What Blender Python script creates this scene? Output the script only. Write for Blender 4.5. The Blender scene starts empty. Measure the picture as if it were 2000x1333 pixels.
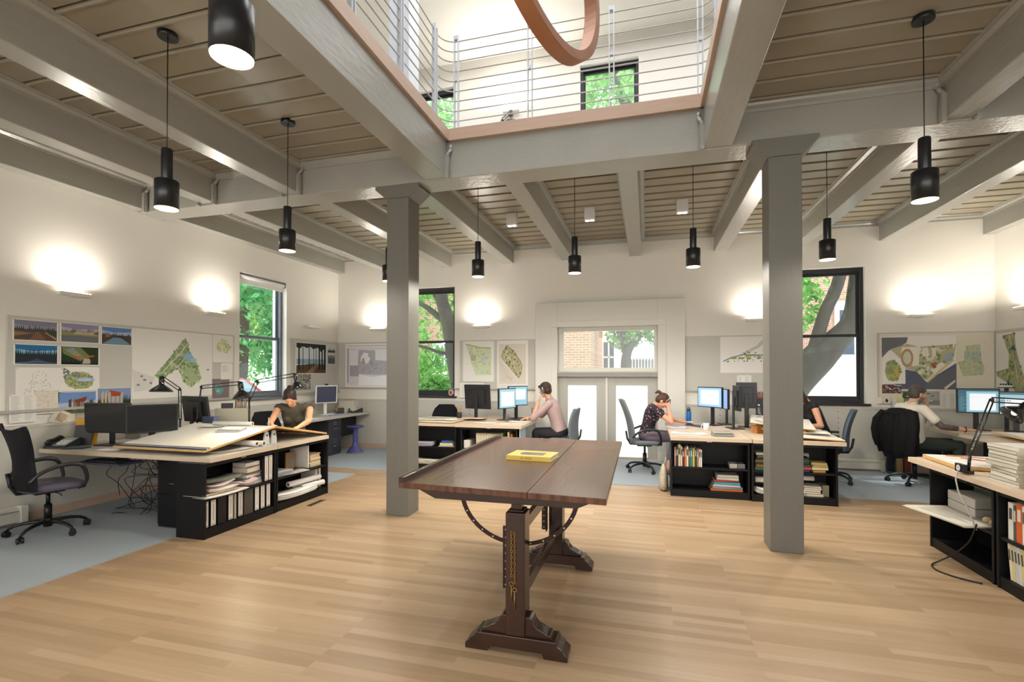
import bpy, bmesh, math, random
from mathutils import Vector, Matrix, Euler, noise
from mathutils.geometry import tessellate_polygon
R = math.radians
PI = math.pi
random.seed(7)
scn = bpy.context.scene
COL = scn.collection

# ------------------------------------------------------------------ camera
cd = bpy.data.cameras.new('camera')
cd.sensor_width = 36.0
cd.lens = 17.28
cd.shift_y = 0.0255
cd.clip_start = 0.05
cd.clip_end = 300
cam = bpy.data.objects.new('camera', cd)
COL.objects.link(cam)
cam.location = (0, 0, 1.55)
cam.rotation_euler = (R(90.6), 0, R(15.3))
scn.camera = cam

# ------------------------------------------------------------------ view + world
scn.view_settings.view_transform = 'Standard'
scn.view_settings.look = 'None'
scn.view_settings.gamma = 1.0
scn.view_settings.use_curve_mapping = False
scn.view_settings.exposure = 0.2
w = bpy.data.worlds.new('sky')
scn.world = w
w.use_nodes = True
wn = w.node_tree
wn.nodes.clear()
wo = wn.nodes.new('ShaderNodeOutputWorld')
wb = wn.nodes.new('ShaderNodeBackground')
wb.inputs['Color'].default_value = (0.86, 0.93, 1.0, 1)
wb.inputs['Strength'].default_value = 3.5
wn.links.new(wb.outputs[0], wo.inputs[0])

def light(name, kind, loc, energy, color=(1, 1, 1), rot=(0, 0, 0), **kw):
    l = bpy.data.lights.new(name, kind)
    l.energy = energy
    l.color = color
    for k, v in kw.items():
        setattr(l, k, v)
    o = bpy.data.objects.new(name, l)
    COL.objects.link(o)
    o.location = loc
    o.rotation_euler = rot
    return o

DAY = (0.90, 0.95, 1.0)
light('sun', 'SUN', (0, 0, 30), 6.0, (1.0, 0.96, 0.9), (R(-24), R(-14), 0), angle=R(1.0))
# added area lamps in place of daylight: above the void and behind the viewer
light('void_fill', 'AREA', (-0.75, 3.0, 7.5), 190, DAY, (0, 0, 0), shape='RECTANGLE', size=3.4, size_y=3.6)  # added fill under the closed upper ceiling, which has no glazing
light('rear_fill', 'AREA', (-0.6, -3.7, 2.0), 470, (.95, .97, 1.0), (R(-90), 0, 0), shape='RECTANGLE', size=11, size_y=3.2)  # added unseen fill as wide as the room; the front wall has no windows
light('upper_room_daylight', 'AREA', (-0.75, 7.0, 7.45), 130, (1, 1, 1), (0, 0, 0), shape='RECTANGLE', size=8, size_y=3)
# portals: openings through which the sky lights the room
for nm, loc, rot, sx, sy in (
        ('left_window_portal', (-6.50, 6.93, 2.15), (0, R(-90), 0), 2.1, 1.1),
        ('back_window_portal', (-4.16, 9.26, 2.16), (R(-90), 0, 0), 1.1, 2.2),
        ('back_window_portal', (2.83, 9.26, 2.16), (R(-90), 0, 0), 1.1, 2.2),
        ('door_portal', (-.69, 9.26, 1.2), (R(-90), 0, 0), 1.8, 2.4),
        ('upper_window_portal', (-.64, 9.26, 6.4), (R(-90), 0, 0), 1.1, 1.7),
        ('upper_window_portal', (-4.15, 9.26, 6.4), (R(-90), 0, 0), 1.1, 1.7)):
    po = light(nm, 'AREA', loc, 1, (1, 1, 1), rot, shape='RECTANGLE', size=sx, size_y=sy)
    po.data.cycles.is_portal = True

# ------------------------------------------------------------------ materials
def lin(c):
    if isinstance(c, str):
        c = c.lstrip('#')
        c = tuple(int(c[i:i + 2], 16) / 255 for i in (0, 2, 4))
    return tuple((x / 12.92) if x <= .04045 else ((x + .055) / 1.055) ** 2.4 for x in c) + (1,)

MATS = {}
def mat(name, col, rough=.6, metal=0., spec=.5, emit=None, es=0., vary=0., vscale=8., bump=0., bscale=60., stretch=(1, 1, 1), coat=0.):
    if name in MATS:
        return MATS[name]
    m = bpy.data.materials.new(name)
    MATS[name] = m
    m.use_nodes = True
    nt = m.node_tree
    b = nt.nodes['Principled BSDF']
    b.inputs['Base Color'].default_value = lin(col)
    b.inputs['Roughness'].default_value = rough
    b.inputs['Metallic'].default_value = metal
    b.inputs['Specular IOR Level'].default_value = spec
    b.inputs['Coat Weight'].default_value = coat
    if emit:
        b.inputs['Emission Color'].default_value = lin(emit)
        b.inputs['Emission Strength'].default_value = es
    if vary or bump:
        tc = nt.nodes.new('ShaderNodeTexCoord')
        mp = nt.nodes.new('ShaderNodeMapping')
        mp.inputs['Scale'].default_value = stretch
        nt.links.new(tc.outputs['Object'], mp.inputs[0])
    if vary:
        n = nt.nodes.new('ShaderNodeTexNoise')
        n.inputs['Scale'].default_value = vscale
        n.inputs['Detail'].default_value = 5
        nt.links.new(mp.outputs[0], n.inputs['Vector'])
        hs = nt.nodes.new('ShaderNodeHueSaturation')
        hs.inputs['Color'].default_value = lin(col)
        mr = nt.nodes.new('ShaderNodeMapRange')
        mr.inputs['From Min'].default_value = .3
        mr.inputs['From Max'].default_value = .7
        mr.inputs['To Min'].default_value = 1 - vary
        mr.inputs['To Max'].default_value = 1 + vary
        nt.links.new(n.outputs['Fac'], mr.inputs['Value'])
        nt.links.new(mr.outputs[0], hs.inputs['Value'])
        nt.links.new(hs.outputs[0], b.inputs['Base Color'])
    if bump:
        n2 = nt.nodes.new('ShaderNodeTexNoise')
        n2.inputs['Scale'].default_value = bscale
        n2.inputs['Detail'].default_value = 4
        nt.links.new(mp.outputs[0], n2.inputs['Vector'])
        bp = nt.nodes.new('ShaderNodeBump')
        bp.inputs['Strength'].default_value = bump
        bp.inputs['Distance'].default_value = .01
        nt.links.new(n2.outputs['Fac'], bp.inputs['Height'])
        nt.links.new(bp.outputs[0], b.inputs['Normal'])
    return m

def ramp(nt, fac, stops):
    r = nt.nodes.new('ShaderNodeValToRGB')
    el = r.color_ramp.elements
    while len(el) < len(stops):
        el.new(.5)
    for e, (p, c) in zip(el, stops):
        e.position = p
        e.color = lin(c)
    nt.links.new(fac, r.inputs[0])
    return r.outputs[0]

def wood_floor():
    m = bpy.data.materials.new('maple_strip_floor')
    m.use_nodes = True
    nt = m.node_tree
    b = nt.nodes['Principled BSDF']
    tc = nt.nodes.new('ShaderNodeTexCoord')
    br = nt.nodes.new('ShaderNodeTexBrick')
    br.offset = .37
    br.offset_frequency = 3
    for k, v in (('Scale', 1.0), ('Brick Width', 1.15), ('Row Height', .06), ('Mortar Size', .0009), ('Mortar Smooth', .2), ('Bias', 0.0)):
        br.inputs[k].default_value = v
    br.inputs['Color1'].default_value = (0, 0, 0, 1)
    br.inputs['Color2'].default_value = (1, 1, 1, 1)
    br.inputs['Mortar'].default_value = (.35, .35, .35, 1)
    off = nt.nodes.new('ShaderNodeMapping')
    off.inputs['Location'].default_value = (60.37, 60.0, 0)
    nt.links.new(tc.outputs['Object'], off.inputs[0])
    nt.links.new(off.outputs[0], br.inputs['Vector'])
    mp = nt.nodes.new('ShaderNodeMapping')
    mp.inputs['Scale'].default_value = (1.2, 22, 1)
    nt.links.new(tc.outputs['Object'], mp.inputs[0])
    n = nt.nodes.new('ShaderNodeTexNoise')
    n.inputs['Scale'].default_value = 2.2
    n.inputs['Detail'].default_value = 8
    nt.links.new(mp.outputs[0], n.inputs['Vector'])
    mx = nt.nodes.new('ShaderNodeMixRGB')
    mx.inputs['Fac'].default_value = .42
    nt.links.new(br.outputs['Color'], mx.inputs[1])
    nt.links.new(n.outputs['Fac'], mx.inputs[2])
    c = ramp(nt, mx.outputs[0], [(.0, '#93795d'), (.4, '#a68b6c'), (.62, '#af9475'), (1, '#bda486')])
    nt.links.new(c, b.inputs['Base Color'])
    b.inputs['Roughness'].default_value = .36
    b.inputs['Specular IOR Level'].default_value = .35
    return m

def brick_mat(name, a, b_, mort, sx=.22, sy=.075):
    m = bpy.data.materials.new(name)
    m.use_nodes = True
    nt = m.node_tree
    b = nt.nodes['Principled BSDF']
    tc = nt.nodes.new('ShaderNodeTexCoord')
    mp = nt.nodes.new('ShaderNodeMapping')
    mp.inputs['Rotation'].default_value = (R(90), 0, 0)
    nt.links.new(tc.outputs['Object'], mp.inputs[0])
    br = nt.nodes.new('ShaderNodeTexBrick')
    for k, v in (('Scale', 1.0), ('Brick Width', sx), ('Row Height', sy), ('Mortar Size', .008)):
        br.inputs[k].default_value = v
    br.inputs['Color1'].default_value = lin(a)
    br.inputs['Color2'].default_value = lin(b_)
    br.inputs['Mortar'].default_value = lin(mort)
    nt.links.new(mp.outputs[0], br.inputs['Vector'])
    nt.links.new(br.outputs['Color'], b.inputs['Base Color'])
    b.inputs['Roughness'].default_value = .9
    return m

def glass_mat(name, tint=(.93, .97, .97), gloss=.05):
    m = bpy.data.materials.new(name)
    m.use_nodes = True
    nt = m.node_tree
    nt.nodes.clear()
    o = nt.nodes.new('ShaderNodeOutputMaterial')
    t = nt.nodes.new('ShaderNodeBsdfTransparent')
    t.inputs[0].default_value = (*tint, 1)
    g = nt.nodes.new('ShaderNodeBsdfGlossy')
    g.inputs['Roughness'].default_value = .02
    mx = nt.nodes.new('ShaderNodeMixShader')
    mx.inputs[0].default_value = gloss
    nt.links.new(t.outputs[0], mx.inputs[1])
    nt.links.new(g.outputs[0], mx.inputs[2])
    nt.links.new(mx.outputs[0], o.inputs[0])
    return m

def frost_mat():
    m = bpy.data.materials.new('frosted_glass')
    m.use_nodes = True
    nt = m.node_tree
    nt.nodes.clear()
    o = nt.nodes.new('ShaderNodeOutputMaterial')
    t = nt.nodes.new('ShaderNodeBsdfTransparent')
    g = nt.nodes.new('ShaderNodeBsdfTranslucent')
    g.inputs[0].default_value = (1, 1, 1, 1)
    mx = nt.nodes.new('ShaderNodeMixShader')
    mx.inputs[0].default_value = .8
    nt.links.new(t.outputs[0], mx.inputs[1])
    nt.links.new(g.outputs[0], mx.inputs[2])
    nt.links.new(mx.outputs[0], o.inputs[0])
    return m

def leaf_mat(name, a, b_):
    m = bpy.data.materials.new(name)
    m.use_nodes = True
    nt = m.node_tree
    b = nt.nodes['Principled BSDF']
    tc = nt.nodes.new('ShaderNodeTexCoord')
    n = nt.nodes.new('ShaderNodeTexNoise')
    n.inputs['Scale'].default_value = 3.0
    n.inputs['Detail'].default_value = 6
    nt.links.new(tc.outputs['Object'], n.inputs['Vector'])
    c = ramp(nt, n.outputs['Fac'], [(.35, a), (.65, b_)])
    nt.links.new(c, b.inputs['Base Color'])
    b.inputs['Roughness'].default_value = .7
    tr = nt.nodes.new('ShaderNodeBsdfTranslucent')
    nt.links.new(c, tr.inputs[0])
    mx = nt.nodes.new('ShaderNodeMixShader')
    mx.inputs[0].default_value = .45
    nt.links.new(b.outputs[0], mx.inputs[1])
    nt.links.new(tr.outputs[0], mx.inputs[2])
    nt.links.new(mx.outputs[0], nt.nodes['Material Output'].inputs[0])
    return m

FLOOR = wood_floor()
WALL = mat('warm_white_wall', '#e4e0d8', .75, spec=.3, vary=.012, vscale=1.5)
UPWALL = mat('upper_white_wall', '#eeebe4', .8, spec=.3)
PANEL = mat('grey_pin_panel', '#c3c0b8', .8, spec=.3, vary=.02, vscale=2)
WAINS = mat('grey_wainscot', '#c2bfb6', .55, spec=.4, vary=.02, vscale=2)
BEAM = mat('glossy_grey_beam_paint', '#9c9a92', .24, spec=.5, vary=.03, vscale=3, bump=.35, bscale=28, stretch=(1, 1, 1))
JOIST = mat('glossy_grey_joist_paint', '#9c9a92', .26, spec=.5, vary=.03, vscale=3, bump=.3, bscale=26, stretch=(1, .25, 1))
POST = mat('grey_post_paint', '#706e66', .45, spec=.45, vary=.03, vscale=4, bump=.25, bscale=40, stretch=(1, 1, .12))
CEIL = mat('taupe_ceiling_board', '#948b78', .28, spec=.5, vary=.05, vscale=2.5, bump=.12, bscale=14, stretch=(.4, 1, 1))
CARPET = mat('blue_grey_carpet', '#a2abb2', .95, spec=.1, vary=.10, vscale=260, bump=.35, bscale=300)
WTRIM = mat('white_trim', '#d8d5cc', .5, spec=.4)
GTRIM = mat('grey_trim', '#aeaca4', .5, spec=.4)
BLKFR = mat('black_window_frame', '#26262a', .4)
GRYFR = mat('grey_window_frame', '#6a7078', .4)
GLASS = glass_mat('window_glass')
FROST = frost_mat()
OAKF = mat('pale_oak_fascia', '#c4a895', .4, spec=.4, vary=.05, vscale=4, stretch=(1, 1, 8))
STEELW = mat('grey_painted_rail', '#b9b4ac', .4)
BLACK = mat('black_metal', '#101114', .38, spec=.5)
BLACKS = mat('black_satin_shade', '#1b1c20', .28, spec=.5)
CASE = mat('black_bookcase', '#0c0c10', .45, spec=.3)
LAM = mat('light_oak_laminate', '#d0bda6', .42, spec=.4, vary=.03, vscale=5, stretch=(1, 1, 6))
LAMT = mat('grey_linen_laminate', '#b7b1a8', .4, spec=.4)
PAPER = mat('white_paper', '#e6e2dc', .8, spec=.2)
PAPER2 = mat('cream_paper', '#dcd4c2', .8, spec=.2)
CHROME = mat('chrome', '#c8c8cc', .18, 1.0)
WHITEP = mat('white_plastic', '#e4e4e4', .4)
DARKP = mat('dark_plastic', '#222226', .4)
BULB = mat('lamp_glow', '#fff4dc', .5, emit='#ffe9c4', es=14)

# ------------------------------------------------------------------ mesh builder
class MB:
    def __init__(s):
        s.bm = bmesh.new()
        s.T = Matrix.Identity(4)
    def _v(s, p):
        return s.bm.verts.new(s.T @ Vector(p))
    def _f(s, vs, m=0, sm=False):
        try:
            f = s.bm.faces.new(vs)
        except ValueError:
            return None
        f.material_index = m
        f.smooth = sm
        return f
    def at(s, loc=(0, 0, 0), rz=0, rx=0, ry=0):
        s.T = Matrix.Translation(loc) @ Euler((rx, ry, rz), 'XYZ').to_matrix().to_4x4()
        return s
    def box(s, x0, x1, y0, y1, z0, z1, m=0):
        v = [s._v(p) for p in ((x0, y0, z0), (x1, y0, z0), (x1, y1, z0), (x0, y1, z0), (x0, y0, z1), (x1, y0, z1), (x1, y1, z1), (x0, y1, z1))]
        for q in ((3, 2, 1, 0), (4, 5, 6, 7), (0, 1, 5, 4), (1, 2, 6, 5), (2, 3, 7, 6), (3, 0, 4, 7)):
            s._f([v[i] for i in q], m)
        return s
    def cbox(s, c, d, m=0):
        return s.box(c[0] - d[0] / 2, c[0] + d[0] / 2, c[1] - d[1] / 2, c[1] + d[1] / 2, c[2] - d[2] / 2, c[2] + d[2] / 2, m)
    def prism(s, poly, a, b, axis='z', m=0, sm=False):
        def mk(p, t):
            return {'x': (t, p[0], p[1]), 'y': (p[0], t, p[1]), 'z': (p[0], p[1], t)}[axis]
        A = [s._v(mk(p, a)) for p in poly]
        B = [s._v(mk(p, b)) for p in poly]
        n = len(poly)
        s._f(A[::-1], m)
        s._f(B, m)
        for i in range(n):
            s._f([A[i], A[(i + 1) % n], B[(i + 1) % n], B[i]], m, sm)
        return s
    def poly(s, pts, m=0):
        s._f([s._v(p) for p in pts], m)
        return s
    def ring(s, c, ax, r, n, up=None):
        ax = Vector(ax).normalized()
        u = ax.orthogonal().normalized() if up is None else (Vector(up) - ax * ax.dot(Vector(up))).normalized()
        v = ax.cross(u)
        return [s._v(Vector(c) + (u * math.cos(2 * PI * i / n) + v * math.sin(2 * PI * i / n)) * r) for i in range(n)]
    def cyl(s, p0, p1, r0, r1=None, n=12, m=0, cap=True, sm=True):
        r1 = r0 if r1 is None else r1
        p0, p1 = Vector(p0), Vector(p1)
        ax = p1 - p0
        A, B = s.ring(p0, ax, r0, n), s.ring(p1, ax, r1, n)
        for i in range(n):
            s._f([A[i], A[(i + 1) % n], B[(i + 1) % n], B[i]], m, sm)
        if cap:
            s._f(A[::-1], m)
            s._f(B, m)
        return s
    def tube(s, pts, r, n=8, m=0, closed=False):
        pts = [Vector(p) for p in pts]
        k = len(pts)
        rs = r if isinstance(r, (list, tuple)) else [r] * k
        rings = []
        up = None
        for i, p in enumerate(pts):
            a = pts[(i + 1) % k] if (closed or i < k - 1) else pts[i]
            b = pts[i - 1] if (closed or i > 0) else pts[i]
            t = (a - b)
            if t.length < 1e-9:
                t = Vector((0, 0, 1))
            t.normalize()
            if up is None:
                up = t.orthogonal()
            up = up - t * up.dot(t)
            if up.length < 1e-6:
                up = t.orthogonal()
            up.normalize()
            rings.append(s.ring(p, t, rs[i], n, up))
        for i in range(k if closed else k - 1):
            A, B = rings[i], rings[(i + 1) % k]
            for j in range(n):
                s._f([A[j], A[(j + 1) % n], B[(j + 1) % n], B[j]], m, True)
        if not closed:
            s._f(rings[0][::-1], m)
            s._f(rings[-1], m)
        return s
    def lathe(s, prof, c=(0, 0, 0), n=20, m=0, sm=True, cap=True):
        rings = []
        for r, z in prof:
            rings.append([s._v((c[0] + r * math.cos(2 * PI * i / n), c[1] + r * math.sin(2 * PI * i / n), c[2] + z)) for i in range(n)])
        for A, B in zip(rings, rings[1:]):
            for i in range(n):
                s._f([A[i], A[(i + 1) % n], B[(i + 1) % n], B[i]], m, sm)
        if cap:
            s._f(rings[0][::-1], m)
            s._f(rings[-1], m)
        return s
    def ell(s, c, r, m=0, n=14):
        r = (r, r, r) if isinstance(r, (int, float)) else r
        k = n // 2
        rings = []
        for j in range(1, k):
            a = PI * j / k
            rings.append([s._v((c[0] + r[0] * math.sin(a) * math.cos(2 * PI * i / n), c[1] + r[1] * math.sin(a) * math.sin(2 * PI * i / n), c[2] + r[2] * math.cos(a))) for i in range(n)])
        t, b = s._v((c[0], c[1], c[2] + r[2])), s._v((c[0], c[1], c[2] - r[2]))
        for i in range(n):
            s._f([t, rings[0][i], rings[0][(i + 1) % n]], m, True)
            s._f([b, rings[-1][(i + 1) % n], rings[-1][i]], m, True)
        for A, B in zip(rings, rings[1:]):
            for i in range(n):
                s._f([A[i], B[i], B[(i + 1) % n], A[(i + 1) % n]], m, True)
        return s
    def obj(s, name, mats, parent=None, loc=None, rot=None, bev=0, seg=2, sub=0):
        if not isinstance(mats, (list, tuple)):
            mats = [mats]
        bmesh.ops.recalc_face_normals(s.bm, faces=s.bm.faces)
        me = bpy.data.meshes.new(name)
        s.bm.to_mesh(me)
        s.bm.free()
        for m in mats:
            me.materials.append(m)
        o = bpy.data.objects.new(name, me)
        COL.objects.link(o)
        if parent is not None:
            o.parent = parent
        if loc:
            o.location = loc
        if rot:
            o.rotation_euler = rot
        if bev:
            b = o.modifiers.new('bevel', 'BEVEL')
            b.width = bev
            b.segments = seg
            b.limit_method = 'ANGLE'
            b.angle_limit = R(40)
        if sub:
            b = o.modifiers.new('sub', 'SUBSURF')
            b.levels = b.render_levels = sub
        return o

def tag(o, label, cat, group=None, kind=None):
    o['label'] = label
    o['category'] = cat
    if group:
        o['group'] = group
    if kind:
        o['kind'] = kind
    return o

def thing(name, label, cat, loc=(0, 0, 0), rz=0, group=None):
    o = bpy.data.objects.new(name, None)
    o.empty_display_size = .1
    COL.objects.link(o)
    o.location = loc
    o.rotation_euler = (0, 0, rz)
    return tag(o, label, cat, group)

def struct(o):
    o['kind'] = 'structure'
    return o

def dup(root, loc, rz=0, label=None, group=None):
    def cp(o, par):
        c = o.copy()
        COL.objects.link(c)
        c.parent = par
        for ch in o.children:
            cp(ch, c)
        return c
    r = cp(root, None)
    r.location = loc
    r.rotation_euler = (root.rotation_euler[0], root.rotation_euler[1], rz)
    if label:
        r['label'] = label
    if group:
        r['group'] = group
    return r
# ================================================================== THE SETTING
XL, XR, YB, YF = -6.25, 5.04, 9.0, -3.95
ZC = 3.94          # underside of ceiling boards
ZS = 3.58          # underside of beams
ZU = 4.05          # upper floor surface
ZT = 7.65          # upper ceiling
VX0, VX1, VY0, VY1 = -2.01, .51, 1.75, 4.77   # the void

struct(MB().box(XL - .3, XR + .3, YF - .3, YB + .3, -.12, 0).obj('floor', FLOOR))

def wall(name, axis, a, b, u0, u1, z0, z1, holes, m):
    mb = MB()
    us = sorted({u0, u1} | {h[0] for h in holes} | {h[1] for h in holes})
    zs = sorted({z0, z1} | {h[2] for h in holes} | {h[3] for h in holes})
    for i in range(len(us) - 1):
        for j in range(len(zs) - 1):
            cu, cz = (us[i] + us[i + 1]) / 2, (zs[j] + zs[j + 1]) / 2
            if any(h[0] < cu < h[1] and h[2] < cz < h[3] for h in holes):
                continue
            if axis == 'x':
                mb.box(a, b, us[i], us[i + 1], zs[j], zs[j + 1])
            else:
                mb.box(us[i], us[i + 1], a, b, zs[j], zs[j + 1])
    bmesh.ops.remove_doubles(mb.bm, verts=mb.bm.verts, dist=1e-5)
    return struct(mb.obj(name, m))

W1 = (6.40, 7.46, 1.12, 3.16)
W2 = (-4.69, -3.63, 1.08, 3.24)
W3 = (2.30, 3.36, 1.05, 3.24)
DR = (-1.577, .188, 0.0, 2.375)
wall('wall_left', 'x', XL - .3, XL, YF - .3, YB + .3, 0, ZC + .1, [W1], WALL)
wall('wall_back', 'y', YB, YB + .3, XL, XR, 0, ZC + .1, [W2, W3, DR], WALL)
wall('wall_right', 'x', XR, XR + .3, YF - .3, YB + .3, 0, ZT + .1, [], WALL)
wall('wall_front', 'y', YF - .3, YF, XL, XR, 0, ZT + .1, [], WALL)
wall('wall_upper_left', 'x', XL - .3, XL, YF - .3, YB + .3, ZC + .1, ZT + .1, [], UPWALL)
U1 = (-1.165, -.12, 5.6, 7.2)
U2 = (-4.66, -3.63, 5.6, 7.2)
wall('wall_upper_back', 'y', YB, YB + .3, XL, XR, ZC + .1, ZT + .1, [U1, U2], UPWALL)
struct(MB().box(XL, XR, YF, YB, ZT, ZT + .1).obj('ceiling_upper', UPWALL))

# ceiling boards with beads, laid around the void
mb = MB()
def boards(x0, x1, y0, y1):
    mb.box(x0, x1, y0, y1, ZC + .022, ZC + .05)
    y = y1
    first = True
    while y > y0 + .01:
        ya = max(y0, y - (.10 if first else .262))
        first = False
        # one board: a shadow gap on its far side, a rounded bead on its near edge
        mb.prism([(ya + .001, ZC + .022), (ya + .001, ZC - .004), (ya + .008, ZC - .012), (ya + .020, ZC - .012), (ya + .027, ZC - .002), (ya + .032, ZC), (y - .020, ZC), (y - .020, ZC + .022)], x0, x1, 'x')
        y = ya
boards(XL, XR, VY1, YB)
boards(XL, VX0 - .02, YF, VY1)
boards(VX1 + .02, XR, YF, VY1)
boards(VX0 - .02, VX1 + .02, YF, VY0)
struct(mb.obj('ceiling', CEIL))
mb = MB()
mb.box(XL, XR, VY1, YB, ZC + .05, ZU).box(XL, VX0, YF, VY1, ZC + .05, ZU).box(VX1, XR, YF, VY1, ZC + .05, ZU).box(VX0, VX1, YF, VY0, ZC + .05, ZU)
struct(mb.obj('floor_upper', mat('grey_upper_floor', '#b4b0aa', .5)))

# beams (x-direction header, void beams, joists), all with a small crown moulding along the boards
def crown(mb, axis, s, e, face, sgn):
    p = [(0, 0), (0, -.075), (.012 * sgn, -.075), (.016 * sgn, -.05), (.045 * sgn, -.03), (.05 * sgn, -.012), (.062 * sgn, -.008), (.062 * sgn, 0)]
    if axis == 'y':      # runs along y, face is an x value
        mb.prism([(face + a, ZC + b) for a, b in p], s, e, 'y')
    else:
        mb.prism([(face + a, ZC + b) for a, b in p], s, e, 'x')

HY0, HY1 = 4.77, 5.10
struct(MB().box(XL, XR, HY0, HY1, ZS, ZC + .02).obj('trim_main_beam', BEAM, bev=.008))
mb = MB()
for x0, x1 in ((XL + .14, -5.22), (-5.02, -4.02), (-3.82, -2.27), (.75, 2.33), (2.53, 3.55), (3.75, 4.9)):
    crown(mb, 'x', x0, x1, HY0, -1)
for x0, x1 in ((XL + .14, -5.22), (-5.02, -4.02), (-3.82, -2.64), (-2.43, -1.5), (-1.3, -.29), (-.08, 1.12), (1.33, 2.33), (2.53, 3.55), (3.75, 4.9)):
    crown(mb, 'x', x0, x1, HY1, 1)
struct(mb.obj('trim_beam_crown', BEAM))

FJ = [(XL, XL + .15), (-5.22, -5.02), (-4.02, -3.82), (2.33, 2.53), (3.55, 3.75), (4.9, XR)]
for x0, x1 in FJ:
    struct(MB().box(x0, x1, YF, HY0 - .004, ZS + .02, ZC + .02).obj('ceiling_beam_front', JOIST, bev=.008))
RJ = [(XL, XL + .15), (-5.22, -5.02), (-3.9, -3.7), (-2.64, -2.43), (-1.5, -1.3), (-.285, -.08), (1.12, 1.33), (2.33, 2.53), (3.55, 3.75), (4.9, XR)]
for x0, x1 in RJ:
    struct(MB().box(x0, x1, HY1 + .004, YB, ZS + .04, ZC + .02).obj('ceiling_beam_rear', JOIST, bev=.008))
struct(MB().box(VX0 - .25, VX0, YF, HY0 - .004, ZS + .01, ZC + .03).obj('ceiling_beam_void', JOIST, bev=.008))
struct(MB().box(VX1, VX1 + .24, YF, HY0 - .004, ZS + .01, ZC + .03).obj('ceiling_beam_void', JOIST, bev=.008))
struct(MB().box(VX0, VX1, VY0 - .3, VY0, ZS + .02, ZC + .02).obj('ceiling_beam_void', BEAM, bev=.008))
mb = MB()
for x0, x1 in FJ[:3] + FJ[3:]:
    if x0 > XL:
        crown(mb, 'y', YF, HY0, x0, -1)
    if x1 < XR:
        crown(mb, 'y', YF, HY0, x1, 1)
crown(mb, 'y', YF, HY0, VX0 - .25, -1)
crown(mb, 'y', YF, HY0, VX1 + .24, 1)
for x0, x1 in RJ:
    if x0 > XL:
        crown(mb, 'y', HY1, YB, x0, -1)
    if x1 < XR:
        crown(mb, 'y', HY1, YB, x1, 1)
crown(mb, 'x', XL, XR, YB, -1)
struct(mb.obj('trim_joist_crown', BEAM))

# iron joist hangers on the front joists
def hanger(x, sgn):
    mb = MB()
    y = HY0
    path = [(x + sgn * .045, y - .012, ZC - .02), (x + sgn * .045, y - .014, ZC - .07), (x + sgn * .02, y - .045, ZC - .13), (x + sgn * .02, y - .045, ZS - .0)]
    for (a, b) in zip(path, path[1:]):
        a, b = Vector(a), Vector(b)
        mb.cyl(a, b, .018, n=8)
    mb.ell(path[1], .02).ell(path[2], .02)
    mb.box(x + sgn * .0, x + sgn * .035, y - .07, y - .02, ZS - .012, ZC - .14)
    return struct(mb.obj('trim_hanger', BEAM))
for x0, x1 in FJ:
    if x1 < XR and x0 > -6:
        hanger(x1, 1)
        hanger(x0, -1)
    elif x0 == XL:
        hanger(x1, 1)
hanger(VX0, 1)
hanger(VX1, -1)

# posts with capitals
def post(x0, x1, y0, y1, zt):
    mb = MB().box(x0, x1, y0, y1, 0, zt + .01)
    p = struct(mb.obj('pillar', POST, bev=.006))
    mb = MB()
    xm = (x0 + x1) / 2
    hw = (x1 - x0) / 2
    a, b = zt, ZS
    poly = [(x0 - .004, a), (x1 + .004, a), (x1 + .13, b - .035), (x1 + .13, b), (x0 - .13, b), (x0 - .13, b - .035)]
    mb.prism(poly, y0 - .022, y0, 'y')
    mb.prism(poly, y1, y1 + .022, 'y')
    for sg, xe in ((-1, x0), (1, x1)):
        # hollow diamond pocket: sloping web + inner fold
        mb.prism([(xe, a + .0), (xe + sg * .008, a), (xe + sg * .13, b - .03), (xe + sg * .12, b - .03)], y0, y1, 'y')
        mb.prism([(xe, b - .012), (xe, b), (xe + sg * .13, b), (xe + sg * .13, b - .012)], y0, y1, 'y')
    mb.box(x0, x1, y0, y1, a, b)
    struct(mb.obj('pillar_capital', POST, bev=.002))
post(-2.73, -2.47, 4.80, 5.06, 3.44)
post(1.03, 1.29, 4.70, 4.96, 3.42)
struct(MB().box(-2.72, -2.48, 4.82, 5.06, ZU, ZT).obj('pillar_upper', mat('white_post', '#dfe3ea', .5)))
struct(MB().box(1.04, 1.28, 4.82, 5.06, ZU, ZT).obj('pillar_upper', MATS['white_post']))

# oak nosing round the void
t = .03
mb = MB()
mb.box(VX0, VX1, HY0 - t, HY0 + .12, 3.965, 4.09)
mb.box(VX0 - .14, VX0 + t, VY0, HY0 + .12, 3.965, 4.09)
mb.box(VX1 - t, VX1 + .14, VY0, HY0 + .12, 3.965, 4.09)
mb.box(VX0, VX1, VY0 - .12, VY0 + t, 3.965, 4.09)
struct(mb.obj('trim_void_nosing', OAKF, bev=.003))

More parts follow.
